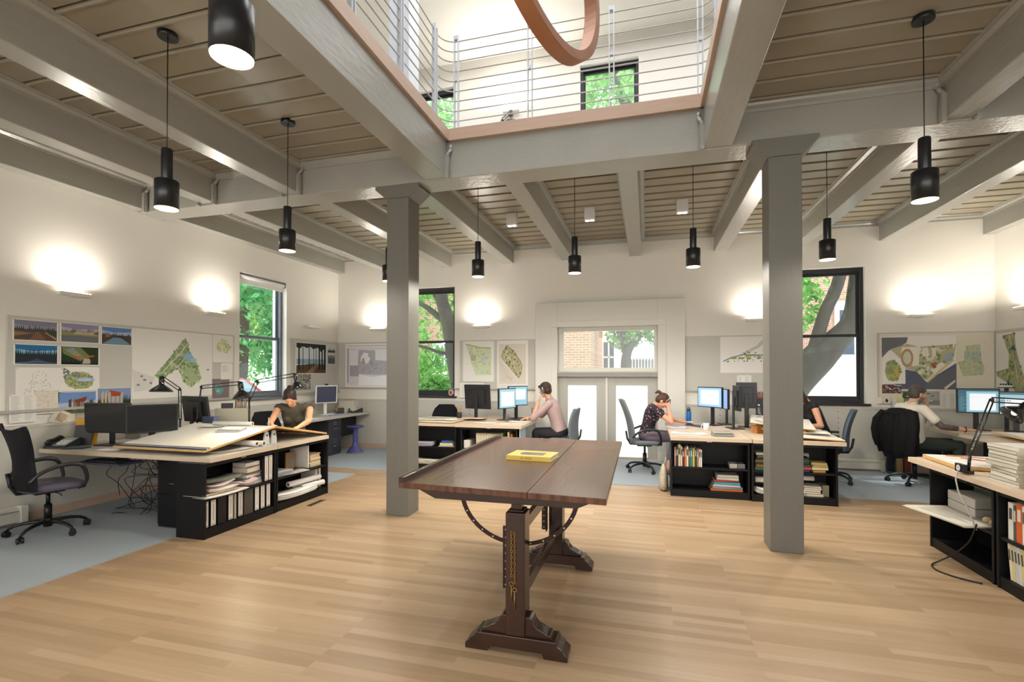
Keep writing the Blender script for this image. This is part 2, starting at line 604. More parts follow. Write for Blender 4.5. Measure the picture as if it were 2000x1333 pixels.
# railing round the void: rods on paired flat posts
rail = thing('railing', 'grey steel horizontal-rod guard railing around the ceiling opening upstairs', 'railing', (0, 0, 4.09))
RX, RY, rr = -2.12, 4.93, .16
RX2 = .62
for i in range(10):
    z = .06 + i * .108
    pts = [(RX, VY0, z), (RX, RY - rr, z)]
    for k in range(1, 7):
        a = PI - k * PI / 12
        pts.append((RX + rr + rr * math.cos(a), RY - rr + rr * math.sin(a), z))
    pts.append((RX2 - rr, RY, z))
    for k in range(1, 7):
        a = PI / 2 - k * PI / 12
        pts.append((RX2 - rr + rr * math.cos(a), RY - rr + rr * math.sin(a), z))
    pts.append((RX2, VY0, z))
    MB().tube(pts, .0065, 8).obj('rod', STEELW, rail)
for x in (-1.97, -1.155, -.325, .50):
    mb = MB()
    for dx in (-.022, .022):
        mb.box(x + dx - .005, x + dx + .005, RY - .022, RY + .022, 0, 1.09)
    mb.box(x - .022, x + .022, RY - .018, RY + .018, 1.05, 1.09).box(x - .022, x + .022, RY - .018, RY + .018, .6, .635)
    mb.obj('post', mat('white_rail_post', '#d3d5da', .4), rail)
for x in (RX, RX2):
    for y in (4.70, 3.96, 3.2, 2.4):
        mb = MB()
        for dy in (-.022, .022):
            mb.box(x - .022, x + .022, y + dy - .005, y + dy + .005, 0, 1.09)
        mb.box(x - .018, x + .018, y - .022, y + .022, 1.05, 1.09)
        mb.obj('post', MATS['white_rail_post'], rail)

# carpets let into the floor
tag(MB().box(XL + .063, -4.27, YF, 6.6, 0, .008).obj('carpet', CARPET), 'blue-grey carpet strip under the desks along the left wall', 'carpet')
tag(MB().box(XL + .063, XR - .051, 6.93, YB - .063, 0, .008).obj('carpet', CARPET), 'wide blue-grey carpet strip along the back wall under the double doors', 'carpet')
tag(MB().box(2.98, XR - .051, YF, 6.6, 0, .008).obj('carpet', CARPET), 'blue-grey carpet strip beside the bookcases by the right wall', 'carpet')

# pin-up panels, ledge and wainscot (proud of the wall)
def panels():
    for q in ((XL, XL + .022, 3.44, W1[0] - .12, 1.16, 2.13), (XL, XL + .022, W1[1] + .10, YB, 1.16, 2.17), (XL + .022, W2[0] - .14, YB - .022, YB, 1.24, 2.17),
              (W2[1] + .12, -2.0, YB - .022, YB, 1.24, 2.17), (.64, W3[0] - .1, YB - .022, YB, 1.24, 2.17), (W3[1] + .15, XR, YB - .022, YB, 1.05, 2.17), (XR - .022, XR, YF, YB - .022, 1.05, 2.17)):
        struct(MB().box(*q).obj('wall_pin_panel', PANEL, bev=.002))
    mb = MB()
    for a, b in ((XL + .06, -2.0), (.64, XR - .05)):
        mb.box(a, b, YB - .05, YB, 0, .97)
        mb.box(a, b, YB - .06, YB, .97, 1.0)
        for x in (-5.55, -3.3, 1.2, 2.95, 4.2):
            if a < x < b:
                for z in (.13, .24, .33, .45, .54, .66, .74, .82, .92):
                    mb.cyl((x, YB - .053, z), (x, YB - .049, z), .008, n=8, m=1)
        struct(mb.obj('wall_wainscot', [WAINS, DARKP], bev=.002))
        mb = MB()
    mb.box(XL, XL + .05, YF, YB, 0, .97)
    mb.box(XL, XL + .06, YF, YB, .97, 1.0)
    for y in (3.0, 5.75, 8.3):
        for z in (.13, .24, .33, .45, .54, .66, .74, .82, .92):
            mb.cyl((XL + .049, y, z), (XL + .053, y, z), .008, n=8, m=1)
    struct(mb.obj('wall_wainscot', [WAINS, DARKP], bev=.002))
    mb = MB()
    mb.box(XR - .05, XR, YF, YB, 0, 1.0)
    struct(mb.obj('wall_wainscot', [WAINS, DARKP], bev=.002))
    mb = MB()
    mb.box(XL, W2[0], YB - .045, YB, 1.215, 1.24).box(W2[1], -2.0, YB - .045, YB, 1.215, 1.24).box(.64, W3[0], YB - .045, YB, 1.215, 1.24)
    mb.box(XL, XL + .05, YF, W1[0], 1.13, 1.16).box(XL, XL + .05, W1[1], YB, 1.13, 1.16)
    struct(mb.obj('trim_panel_rail', GTRIM, bev=.003))
    mb = MB()
    mb.box(XL + .05, XL + .062, YF, YB, .008, .1).box(XL, -2.0, YB - .062, YB - .05, .008, .1).box(.64, XR, YB - .062, YB - .05, .008, .1)
    struct(mb.obj('baseboard_back', OAKF))
panels()

# windows
def sash_window(name, axis, c, u0, u1, z0, z1, fm, sill_m, outer=1, meet=.5, depth=.14, fw=.05):
    """axis 'y': in the back wall (plane y=c); 'x': in the left wall (plane x=c); outer = direction outdoors"""
    r = bpy.data.objects.new(name, None)
    COL.objects.link(r)
    r['kind'] = 'structure'
    def bx(mb, a0, a1, d0, d1, e0, e1):
        if axis == 'y':
            mb.box(a0, a1, min(c + outer * d0, c + outer * d1), max(c + outer * d0, c + outer * d1), e0, e1)
        else:
            mb.box(min(c + outer * d0, c + outer * d1), max(c + outer * d0, c + outer * d1), a0, a1, e0, e1)
    mb = MB()
    d = depth
    g = .001
    bx(mb, u0 + g, u0 + fw, d - .05, d + .06, z0 + g, z1 - g)
    bx(mb, u1 - fw, u1 - g, d - .05, d + .06, z0 + g, z1 - g)
    bx(mb, u0 + fw, u1 - fw, d - .05, d + .06, z1 - fw * 1.3, z1 - g)
    bx(mb, u0 + fw, u1 - fw, d - .05, d + .06, z0 + g, z0 + fw)
    mb.obj('window_frame', fm, r, bev=.003)
    zm = z0 + (z1 - z0) * meet
    for k, (za, zb, dd) in enumerate(((zm - .025, z1 - fw * 1.3, d + .03), (z0 + fw, zm + .025, d))):
        mb = MB()
        s = .035
        bx(mb, u0 + fw, u0 + fw + s, dd - .012, dd + .012, za, zb)
        bx(mb, u1 - fw - s, u1 - fw, dd - .012, dd + .012, za, zb)
        bx(mb, u0 + fw + s, u1 - fw - s, dd - .012, dd + .012, za, za + (.045 if k == 0 else .06))
        bx(mb, u0 + fw + s, u1 - fw - s, dd - .012, dd + .012, zb - .045, zb)
        so = mb.obj('sash', fm, r, bev=.002)
        mb = MB()
        bx(mb, u0 + fw + s, u1 - fw - s, dd - .003, dd + .003, za + .04, zb - .04)
        mb.obj('pane', GLASS, so)
    mb = MB()
    bx(mb, u0 - .03, u1 + .05, -.05, d - .05, z0 - .035, z0)
    if sill_m:
        mb.obj('window_sill', sill_m, r, bev=.004)
    return r
sash_window('window_1', 'x', XL, W1[0], W1[1], W1[2], W1[3], GRYFR, GRYFR, -1, .5)
sash_window('window_2', 'y', YB, W2[0], W2[1], W2[2], W2[3], BLKFR, BLKFR, 1, .5)
sash_window('window_3', 'y', YB, W3[0], W3[1], W3[2], W3[3], BLKFR, mat('dark_red_sill', '#2c1218', .35), 1, .5)
sash_window('window_4', 'y', YB, U1[0], U1[1], U1[2], U1[3], BLKFR, None, 1, .3)
sash_window('window_5', 'y', YB, U2[0], U2[1], U2[2], U2[3], BLKFR, None, 1, .3)
# roller shade in the left window
sh = thing('roller_shade', 'rolled-up white fabric shade at the top of the left wall window', 'blind', (XL - .045, 6.93, 3.10))
MB().cyl((0, -.50, 0), (0, .50, 0), .033, n=16).obj('roll', WHITEP, sh)
MB().box(-.003, .003, -.49, .49, -.10, 0).obj('fabric', PAPER, sh)
MB().box(-.008, .008, -.49, .49, -.115, -.10).obj('bottom_bar', WHITEP, sh)
MB().box(-.03, .03, .502, .515, -.04, .045).obj('bracket', GRYFR, sh)

# door surround, transom window and double doors
mb = MB()
sx0, sx1, sz = -1.99, .64, 2.83
yf = YB - .09
mb.box(sx0, DR[0], yf, YB, 0, sz).box(DR[1], sx1, yf, YB, 0, sz).box(DR[0], DR[1], yf, YB, DR[3], sz)
struct(mb.obj('door_surround', WTRIM, bev=.004))
mb = MB()
mb.box(DR[1] + .001, DR[1] + .14, yf - .022, yf, 0, DR[3]).box(DR[0] - .10, DR[1] + .14, yf - .022, yf, DR[3] + .001, 2.48).box(DR[0] - .10, DR[0] - .001, yf - .022, yf, 0, DR[3])
struct(mb.obj('door_casing', WTRIM, bev=.004))
w6 = bpy.data.objects.new('window_6', None)
COL.objects.link(w6)
w6['kind'] = 'structure'
mb = MB()
x0, x1 = DR[0] + .002, DR[1] - .002
y0, y1 = YB + .02, YB + .09
mb.box(x0, x0 + .095, y0, y1, 1.56, DR[3] - .002).box(x1 - .055, x1, y0, y1, 1.56, DR[3] - .002).box(x0 + .095, x1 - .055, y0, y1, 2.30, DR[3] - .002).box(x0 + .095, x1 - .055, y0, y1, 1.56, 1.63)
mb.obj('window_frame', WTRIM, w6, bev=.004)
MB().box(x0 + .095, x1 - .055, YB + .05, YB + .056, 1.63, 2.30).obj('pane', GLASS, w6)
mb = MB()
mb.prism([(YB - .03, 1.46), (YB - .06, 1.48), (YB - .075, 1.53), (YB - .09, 1.535), (YB - .09, 1.56), (YB + .1, 1.56), (YB + .1, 1.46)], x0, x1, 'x')
mb.obj('window_sill', GTRIM, w6)
for k, (a, b, ga, gb, gr) in enumerate(((x0, -.70, -1.405, -.875, -1), (-.69, x1, -.535, .02, 1))):
    d = bpy.data.objects.new('door_%d' % (k + 1), None)
    COL.objects.link(d)
    d['kind'] = 'structure'
    mb = MB()
    y0, y1 = YB + .03, YB + .075
    mb.box(a, ga, y0, y1, .012, 1.4595).box(gb, b, y0, y1, .012, 1.4595).box(ga, gb, y0, y1, .012, .03).box(ga, gb, y0, y1, 1.315, 1.4595)
    mb.obj('door_leaf', GTRIM, d, bev=.003)
    MB().box(ga, gb, YB + .048, YB + .055, .03, 1.315).obj('door_pane', FROST, d)
struct(MB().box(-.715, -.675, YB + .005, YB + .03, .012, 1.45).obj('door_astragal', WTRIM, bev=.004))

# ================================================================== OUTDOORS
struct(MB().box(-45, 45, YB + .3, 60, -.3, -.05).box(-45, XL - .3, -20, YB + .3, -.3, -.05).obj('ground', mat('pale_concrete', '#d9d6cf', .9, vary=.05, vscale=1)))
BRICK = brick_mat('red_brick', '#a8705c', '#c08a74', '#c9bcae')
BRICKT = brick_mat('tan_brick', '#a87c60', '#b98f70', '#cdbba6')
def building(name, label, x0, x1, y0, y1, h, bm, wins, axis='y'):
    b = thing(name, label, 'building', ((x0 + x1) / 2, (y0 + y1) / 2, -.05))
    cx, cy = (x0 + x1) / 2, (y0 + y1) / 2
    MB().box(x0 - cx, x1 - cx, y0 - cy, y1 - cy, 0, h).obj('wall', bm, b)
    MB().box(x0 - cx - .3, x1 - cx + .3, y0 - cy - .3, y1 - cy + .3, h, h + .25).obj('roof', WTRIM, b)
    for (a, za, ww, hh) in wins:
        if axis == 'y':
            f = MB().box(a - cx - ww / 2 - .14, a - cx + ww / 2 + .14, y0 - cy - .08, y0 - cy, za - .2, za + hh + .3).obj('window_frame', WHITEP, b)
            g = MB().box(a - cx - ww / 2, a - cx + ww / 2, y0 - cy - .09, y0 - cy - .08, za, za + hh)
            g.box(a - cx - .03, a - cx + .03, y0 - cy - .1, y0 - cy - .09, za, za + hh, 1).box(a - cx - ww / 2, a - cx + ww / 2, y0 - cy - .1, y0 - cy - .09, za + hh / 2 - .03, za + hh / 2 + .03, 1)
            g.obj('pane', [mat('dark_pane', '#3c4a5a', .2), WHITEP], f)
    return b
building('brick_house', 'red brick house with white sash windows seen through the back windows', 3.6, 16, 19, 26, 9, BRICK, [(6.75, 2.2, .9, 1.5), (11, 2.1, 1.3, 1.6), (6.75, 5.4, .9, 1.5)])
building('brick_house', 'red brick house with a white porch window behind the tree', -14, -6.9, 18, 24, 6.5, BRICK, [(-7.65, 1.65, .75, .9), (-7.65, 0.25, .75, .95), (-10.6, 2.3, 1.1, 1.3)])
building('brick_annexe', 'tan brick building corner seen through the window above the doors', -3.9, -1.62, 15, 19, 6, BRICKT, [])
building('white_house', 'white clapboard house with a small window beyond the doors', -1.9, -.75, 20, 25, 7, WHITEP, [(-1.45, 1.6, .4, 1.2)])
tag(MB().box(3.9, 10, 17.6, 17.9, -.05, 1.95).obj('garden_wall', mat('white_render', '#e8e6e0', .8)), 'low white garden wall in front of the brick house, behind the forked tree', 'wall')
fn = thing('picket_fence', 'weathered grey picket fence seen through the window above the doors', 'fence', (.75, 17, -.05))
mb = MB()
for i in range(34):
    x = -1.5 + i * .1
    mb.prism([(x, 0), (x + .085, 0), (x + .085, 2.0), (x + .042, 2.1), (x, 2.0)], -.01, .01, 'y')
mb.obj('pickets', mat('weathered_wood', '#8d8b86', .9), fn)
MB().box(-1.5, 1.9, .01, .05, 1.5, 1.6).box(-1.5, 1.9, .01, .05, .4, .5).obj('rail', MATS['weathered_wood'], fn)

BARK = mat('tree_bark', '#47423c', .9, vary=.15, vscale=9, bump=.6, bscale=16, stretch=(1, 1, .3))
LEAF = leaf_mat('green_leaves', '#5a9a48', '#a2d27c')
LEAF2 = leaf_mat('deep_green_leaves', '#3f8a50', '#7cc07c')
def crownleaf(name, blobs, n, size, m, parent, seed=1):
    rng = random.Random(seed)
    vs, fs = [], []
    for i in range(n):
        c, r = rng.choice(blobs)
        while True:
            d = Vector((rng.uniform(-1, 1), rng.uniform(-1, 1), rng.uniform(-1, 1)))
            if .2 < d.length < 1:
                break
        p = Vector(c) + d * r
        q = noise.noise(p * 1.1) 
        if q < -.12:
            continue
        e = Euler((rng.uniform(-1.2, 1.2), rng.uniform(-1.2, 1.2), rng.uniform(0, 6.28))).to_matrix()
        s = size * rng.uniform(.6, 1.3)
        k = len(vs)
        for a, b in ((-1, 0), (-.3, -.42), (.5, -.33), (1.1, 0), (.5, .33), (-.3, .42)):
            vs.append(p + e @ Vector((a * s, b * s, .12 * s * (a * a))))
        fs.append(tuple(range(k, k + 6)))
    me = bpy.data.meshes.new(name)
    me.from_pydata([tuple(v) for v in vs], [], fs)
    me.materials.append(m)
    o = bpy.data.objects.new(name, me)
    COL.objects.link(o)
    o.parent = parent
    return o
def tree(label, loc, limbs, blobs, n, size, m, seed):
    t = thing('tree', label, 'tree', loc)
    mb = MB()
    for pts, rs in limbs:
        # smooth the limb path
        P_ = [Vector(p) for p in pts]
        out, ro = [], []
        for i in range(len(P_) - 1):
            a, b = P_[i], P_[i + 1]
            pa = P_[i - 1] if i else a
            pb = P_[i + 2] if i + 2 < len(P_) else b
            for k in range(6):
                u = k / 6
                out.append(.5 * ((2 * a) + (b - pa) * u + (2 * pa - 5 * a + 4 * b - pb) * u * u + (3 * a - pa - 3 * b + pb) * u ** 3))
                ro.append(rs[i] * (1 - u) + rs[i + 1] * u)
        out.append(P_[-1])
        ro.append(rs[-1])
        mb.tube(out, ro, 14)
    mb.obj('trunk', BARK, t)
    crownleaf('foliage', blobs, n, size, m, t, seed)
    return t
# ================================================================== LAMPS
WARM = (1.0, .93, .82)
def pendant(label, x, y, cz=ZC, first=None, e=45):
    if first is None:
        t = thing('pendant_lamp', label, 'pendant lamp', (x, y, 0), 0, 'black cylinder pendants')
        MB().lathe([(.062, cz - .032), (.064, cz - .03), (.064, cz)], n=24).obj('canopy', BLACKS, t)
        MB().cyl((0, 0, 2.93), (0, 0, cz - .03), .0035, n=8).obj('cord', BLACK, t)
        MB().lathe([(.001, 3.125), (.034, 3.12), (.036, 3.115), (.036, 2.895), (.034, 2.89)], n=24).obj('neck', BLACKS, t)
        sh = MB().lathe([(.036, 2.90), (.07, 2.898), (.075, 2.893), (.075, 2.70), (.0735, 2.70), (.071, 2.71), (.071, 2.885), (.03, 2.888)], n=32, cap=False).obj('lamp_shade', BLACKS, t)
        MB().lathe([(.001, 2.712), (.069, 2.712), (.07, 2.72), (.001, 2.722)], n=32).obj('bulb_disc', BULB, t)
        mb = MB()
        for i in range(24):
            a = i * PI / 12
            mb.cyl((.066 * math.cos(a), .066 * math.sin(a), 2.712), (.066 * math.cos(a), .066 * math.sin(a), 2.700), .003, n=6)
        mb.lathe([(.067, 2.696), (.072, 2.698), (.072, 2.701), (.067, 2.701)], n=32)
        mb.obj('louvre_ring', mat('clear_ribbed_ring', '#f3ecdc', .3, emit='#ffe7bb', es=3), t)
    else:
        t = dup(first, (x, y, 0), 0, label)
    light('pendant_light', 'SPOT', (x, y, 2.69), e, WARM, (0, 0, 0), spot_size=R(168), spot_blend=.35, shadow_soft_size=.06)
    return t
pl = pendant('large-looking black pendant lamp nearest the viewer at the top edge, left of the opening', -1.457, 1.45)
for x, y, lb in ((-3.25, 2.68, 'black pendant lamp hanging before the left wall sconces, first in the left bay'),
                 (-3.28, 3.92, 'black pendant lamp hanging in the left bay above the left window'),
                 (-3.14, 5.56, 'black pendant lamp mostly hidden behind the left pillar'),
                 (-1.95, 5.58, 'black pendant lamp just right of the left pillar, before the back wall'),
                 (-.80, 5.68, 'black pendant lamp hanging in front of the left side of the door surround'),
                 (.495, 5.68, 'black pendant lamp hanging just left of the right pillar'),
                 (1.785, 5.68, 'black pendant lamp just right of the right pillar, above the back right window'),
                 (1.80, 3.89, 'black pendant lamp hanging from the near right bay beside the big beam')):
    pendant(lb, x, y, first=pl, e=130 if y > 5 else 60)

def sconce(label, x, y, z, rz, e=12, first=None, lit=True):
    if first is None:
        t = thing('wall_sconce', label, 'wall sconce', (x, y, z), rz, 'white bar wall sconces')
        # local: +y out of the wall
        MB().box(-.05, .05, 0, .03, -.03, .03).obj('wall_plate', WHITEP, t, bev=.003)
        MB().box(-.16, .16, .035, .11, -.02, .02).obj('housing', mat('sconce_white', '#e0dcd2', .4), t, bev=.004)
        MB().box(-.15, .15, .042, .103, .021, .024).obj('diffuser', mat('sconce_glow', '#fff6e4', .5, emit='#fff0d4', es=10), t)
    else:
        t = dup(first, (x, y, z), rz, label)
    if lit:
        d = Vector((0, .115, .07))
        d.rotate(Euler((0, 0, rz)))
        n = Vector((0, 1, 0)); n.rotate(Euler((0, 0, rz)))
        light('sconce_light', 'AREA', (x + d.x, y + d.y, z + .05), e, (1.0, .93, .82), Euler((R(180 - 14), 0, rz)).copy(), shape='RECTANGLE', size=.26, size_y=.06)
    return t
s0 = sconce('white bar sconce glowing above the six pinned renderings on the left wall', XL + .001, 4.01, 2.42, R(-90))
sconce('white bar sconce glowing above the small green plan, left of the left wall window', XL + .001, 5.88, 2.42, R(-90), first=s0)
s_off = sconce('unlit white bar sconce between the left wall window and the room corner', XL + .001, 8.10, 2.42, R(-90), first=s0, lit=False)
for c in s_off.children:
    if c.name.startswith('diffuser'):
        c.data = c.data.copy()
        c.data.materials[0] = WHITEP
sconce('white bar sconce glowing between the left corner and the left pillar', -5.29, YB - .001, 2.42, PI, first=s0)
sconce('white bar sconce glowing above the two green park plans on the back wall', -3.05, YB - .001, 2.42, PI, first=s0)
sconce('white bar sconce glowing just left of the right pillar above the winding plan', 1.76, YB - .001, 2.42, PI, first=s0)
sconce('white bar sconce glowing above the large harbour plan on the back wall', 4.06, YB - .001, 2.42, PI, first=s0)
sconce('white bar sconce at the right picture edge on the right wall', XR - .001, 8.3, 2.43, R(90), first=s0)
sconce('white bar sconce glowing on the upstairs back wall', -2.46, YB - .001, 6.50, PI, 30, first=s0)

dl = None
for x, y, lb in ((-1.95, 7.13, 'white square ceiling spotlight above the left park plans'), (-.79, 7.18, 'white square ceiling spotlight in the bay above the double doors, left one'), (.485, 7.17, 'white square ceiling spotlight left of the right pillar')):
    if dl is None:
        dl = thing('ceiling_spotlight', lb, 'ceiling light', (x, y, 0), 0, 'white square ceiling spotlights')
        MB().box(-.075, .075, -.06, .06, 3.76, ZC).obj('housing', WHITEP, dl, bev=.004)
        mb = MB()
        for k in (-.034, .034):
            mb.lathe([(.001, 3.752), (.027, 3.752), (.03, 3.757), (.001, 3.7595)], (k, 0, 0), n=16)
        mb.obj('lens', mat('spot_glow', '#ffffff', .4, emit='#fffaf0', es=3), dl)
    else:
        dup(dl, (x, y, 0), 0, lb)
    light('spot_light', 'SPOT', (x, y, 3.73), 60, (1, .96, .9), spot_size=R(130), spot_blend=.7, shadow_soft_size=.05)

# hanging rust-coloured ring in the void
rg = thing('ring_sculpture', 'rust-brown square-section metal hoop hanging through the ceiling opening', 'sculpture', (-.537, 2.613, 4.011))
mb = MB()
n, ro, ri, wd = 72, .70, .64, .085
vv = []
for i in range(n):
    a = 2 * PI * i / n
    vv.append([mb._v((r * math.cos(a), y, r * math.sin(a) * 1.0)) for r, y in ((ro, -wd / 2), (ro, wd / 2), (ri, wd / 2), (ri, -wd / 2))])
for i in range(n):
    A, B = vv[i], vv[(i + 1) % n]
    for j in range(4):
        mb._f([A[j], A[(j + 1) % 4], B[(j + 1) % 4], B[j]])
ringo = mb.obj('hoop', mat('rust_metal', '#a8724e', .5, .25, vary=.12, vscale=5), rg, bev=.004)
rg.rotation_euler = (.069, 0, -1.864)
MB().cyl((0, 0, .70), (0, -.25, ZT - 4.03), .003, n=6).obj('wire', BLACK, rg)

# ================================================================== ANTIQUE DRAFTING TABLE
DW = mat('dark_walnut', '#30180f', .27, spec=.5, vary=.35, vscale=6, bump=.25, bscale=30, stretch=(1, 1, .15), coat=.2)
DWT = mat('walnut_table_top', '#5a3826', .27, spec=.45, vary=.5, vscale=4.5, bump=.25, bscale=14, stretch=(4.5, .25, 1), coat=.1)
IRON = mat('dark_iron_strap', '#2e1d18', .45, .5)
BRASS = mat('brass_chain', '#b8924a', .35, .9)
dt = thing('drafting_table', 'antique dark walnut drafting table with iron arcs in the middle of the floor', 'drafting table', (0, 0, 0))
zt, th = .90, .034
fl, fr, br_, bl = (-1.415, 2.63), (-.20, 2.56), (-.225, 4.74), (-1.44, 4.76)
def lerp(a, b, t):
    return (a[0] + (b[0] - a[0]) * t, a[1] + (b[1] - a[1]) * t)
for a, b in ((0, .6495), (.652, 1)):
    MB().prism([lerp(fl, fr, a), lerp(fl, fr, b), lerp(bl, br_, b), lerp(bl, br_, a)], zt - th, zt, 'z').obj('top_board', DWT, dt, bev=.003)
MB().prism([fl, (fl[0] + .03, fl[1]), (bl[0] + .03, bl[1]), bl], zt, zt + .03, 'z').obj('ledge', DW, dt, bev=.003)
for y in (2.66, 4.62):
    mb = MB()
    mb.prism([(-1.28, zt - th), (-1.18, zt - th - .045), (-.36, zt - th - .045), (-.26, zt - th)], y - .035, y + .035, 'y')
    mb.obj('cleat', DW, dt, bev=.003)
PX = -.70
def foot(y):
    f = MB()
    y0, y1 = y - .065, y + .065
    w = .29
    f.prism([(PX - w, .0), (PX - w, .03), (PX - w + .025, .05), (PX - w + .03, .062), (PX - w + .055, .078), (PX - w + .065, .098), (PX + w - .065, .098), (PX + w - .055, .078), (PX + w - .03, .062), (PX + w - .025, .05), (PX + w, .03), (PX + w, 0), (PX + w - .13, 0), (PX + w - .14, .028), (PX - w + .14, .028), (PX - w + .13, 0)], y0, y1, 'y')
    fo = f.obj('foot', DW, dt, bev=.003)
    for sg in (-1, 1):
        prof = [(.05, .098), (.05, .2), (.075, .205), (.09, .195), (.10, .17), (.12, .148), (.15, .135), (.175, .122), (.195, .118), (.2, .098)]
        MB().prism([(PX + sg * a, b) for a, b in prof], y - .045, y + .045, 'y').obj('scroll_bracket', DW, dt, bev=.003)
    return fo
for y, yy in ((2.68, 2.66), (3.93, 3.93)):
    foot(y)
    p = MB()
    p.prism([(PX - .055, y - .06), (PX + .055, y - .06), (PX + .055, y + .06), (PX - .055, y + .06)], .098, .775, 'z')
    p.prism([(PX - .045, y - .05), (PX + .045, y - .05), (PX + .045, y + .05), (PX - .045, y + .05)], .775, .787, 'z')
    p.obj('column', DW, dt, bev=.006)
    MB().box(PX - .03, PX + .03, y - .03, y + .03, .787, zt - th - .0).obj('riser', DW, dt, bev=.002)
MB().box(PX - .016, PX + .016, 2.74, 3.87, .235, .315).obj('stretcher', DW, dt, bev=.003)
MB().box(PX - .016, PX + .016, 2.74, 3.87, .62, .69).obj('upper_stretcher', DW, dt, bev=.003)
for y in (2.76, 3.85):
    mb = MB()
    r0, cz = .345, zt - th - .01
    k = 28
    pa = []
    pts = [(r, PI + PI * i / k) for i in range(k + 1) for r in (r0,)]
    q = [[mb._v((PX - .02 + rr_ * math.cos(a), y + d, cz + rr_ * .86 * math.sin(a))) for rr_, d in ((r0 + .013, -.003), (r0 + .013, .003), (r0 - .013, .003), (r0 - .013, -.003))] for _, a in pts]
    for A, B in zip(q, q[1:]):
        for j in range(4):
            mb._f([A[j], A[(j + 1) % 4], B[(j + 1) % 4], B[j]])
    for i in range(2, k - 1, 2):
        a = PI + PI * i / k
        c_ = (PX - .02 + r0 * math.cos(a), cz + r0 * .86 * math.sin(a))
        mb.cyl((c_[0], y - .0042, c_[1]), (c_[0], y - .0032, c_[1]), .0045, n=10, m=1)
    mb.obj('iron_arc', [IRON, mat('peg_hole', '#d8c6a4', .6)], dt)
    mb = MB().box(PX - .1, PX - .057, y - .035, y - .029, .31, .665)
    for i in range(8):
        z = .33 + i * .045
        mb.cyl((PX - .083, y - .037, z), (PX - .083, y - .0352, z), .0045, n=10, m=1)
    mb.obj('peg_strip', [IRON, MATS['peg_hole']], dt)
    MB().box(PX - .06, PX - .053, y - .08, y - .03, .31, .665).obj('strap_plate', IRON, dt)
for k, (x, l) in enumerate(((-.718, .27), (-.70, .30))):
    mb = MB()
    yy = 2.613
    z = .665
    for i in range(int(l / .017)):
        pts = []
        for j in range(10):
            a = 2 * PI * j / 10
            u, v = .0045 * math.cos(a), .0105 * math.sin(a)
            pts.append((x + (u if i % 2 == 0 else 0), yy + (0 if i % 2 == 0 else u), z - i * .0165 + v))
        mb.tube(pts, .0016, 5, closed=True)
    ze = z - l
    mb.tube([(x + .011 * math.cos(2 * PI * j / 12), yy, ze - .008 + .011 * math.sin(2 * PI * j / 12)) for j in range(12)], .002, 6, closed=True)
    mb.cyl((x, yy, ze - .018), (x, yy, ze - .1 - .02 * k), .0028, n=8)
    mb.obj('chain', BRASS, dt)

def text_mesh(s, size, mat_, parent, loc, rot, name='lettering', ext=.0004, align='CENTER', sx=1.0):
    c = bpy.data.curves.new(name, 'FONT')
    c.body = s
    c.size = size
    c.extrude = ext
    c.align_x = align
    c.align_y = 'CENTER'
    c.materials.append(mat_)
    tmp = bpy.data.objects.new(name, c)
    COL.objects.link(tmp)
    bpy.context.view_layer.update()
    me = bpy.data.meshes.new_from_object(tmp.evaluated_get(bpy.context.evaluated_depsgraph_get()))
    bpy.data.objects.remove(tmp)
    o = bpy.data.objects.new(name, me)
    COL.objects.link(o)
    o.parent = parent
    o.location = loc
    o.rotation_euler = rot
    o.scale = (sx, 1, 1)
    return o

# yellow book on the table: local x = length of the spine
yb = thing('book', 'yellow hardcover book with a dark cover picture lying on the drafting table', 'book', (-.83, 3.64, zt), R(-4))
yc = mat('yellow_cloth', '#dcc05a', .5)
mb = MB().box(-.17, .17, -.125, .125, .0, .003).box(-.17, .17, -.125, .125, .031, .034).box(-.17, .17, -.128, -.123, 0, .034)
mb.obj('cover', yc, yb, bev=.001)
MB().box(-.165, .166, -.122, .12, .003, .031).obj('pages', PAPER2, yb)
MB().prism([(-.07, -.07), (.095, -.07), (.095, .05), (-.07, .05), (-.095, .02), (-.095, -.03)], .034, .0344, 'z').obj('cover_picture', mat('cover_photo', '#6d6250', .5, vary=.5, vscale=18), yb)
mb = MB()
for i, (a_, h_) in enumerate(((0, .5), (.8, .7), (1.5, .6), (2.5, .4), (4.2, .9), (5.4, 1), (6.6, .9), (7.8, 1), (9.0, .9), (10.0, .8))):
    mb.box(-.06 + a_ * .008, -.0555 + a_ * .008, -.1285, -.128, .017 - .006 * h_, .017 + .006 * h_)
mb.obj('spine_lettering', mat('ochre_ink', '#8a5a10', .6), yb)
# ================================================================== FURNITURE
def bookcase(label, x, y, rz, w=.91, d=.33, h=.70, shelf=.37, group='black steel bookcases under the worktops'):
    """local: open front faces -y, origin at floor centre of the front edge"""
    t = thing('bookcase', label, 'bookcase', (x, y, 0), rz, group)
    k = .022
    MB().box(-w / 2, -w / 2 + k, 0, d, 0, h).obj('side_panel', CASE, t, bev=.002)
    MB().box(w / 2 - k, w / 2, 0, d, 0, h).obj('side_panel', CASE, t, bev=.002)
    MB().box(-w / 2 + k, w / 2 - k, d - .012, d, 0.0, h).obj('back_panel', CASE, t)
    mb = MB().box(-w / 2 + k, w / 2 - k, 0.004, d - .012, h - .035, h)
    mb.obj('top_panel', CASE, t, bev=.002)
    MB().box(-w / 2 + k, w / 2 - k, .006, d - .012, .0, .085).obj('plinth', CASE, t, bev=.002)
    MB().box(-w / 2 + k, w / 2 - k, .01, d - .012, shelf - .022, shelf).obj('shelf', CASE, t, bev=.002)
    MB().box(-.03, .03, -.0015, .004, h - .012, h - .004).obj('label_clip', CHROME, t)
    return t
ZD = .745
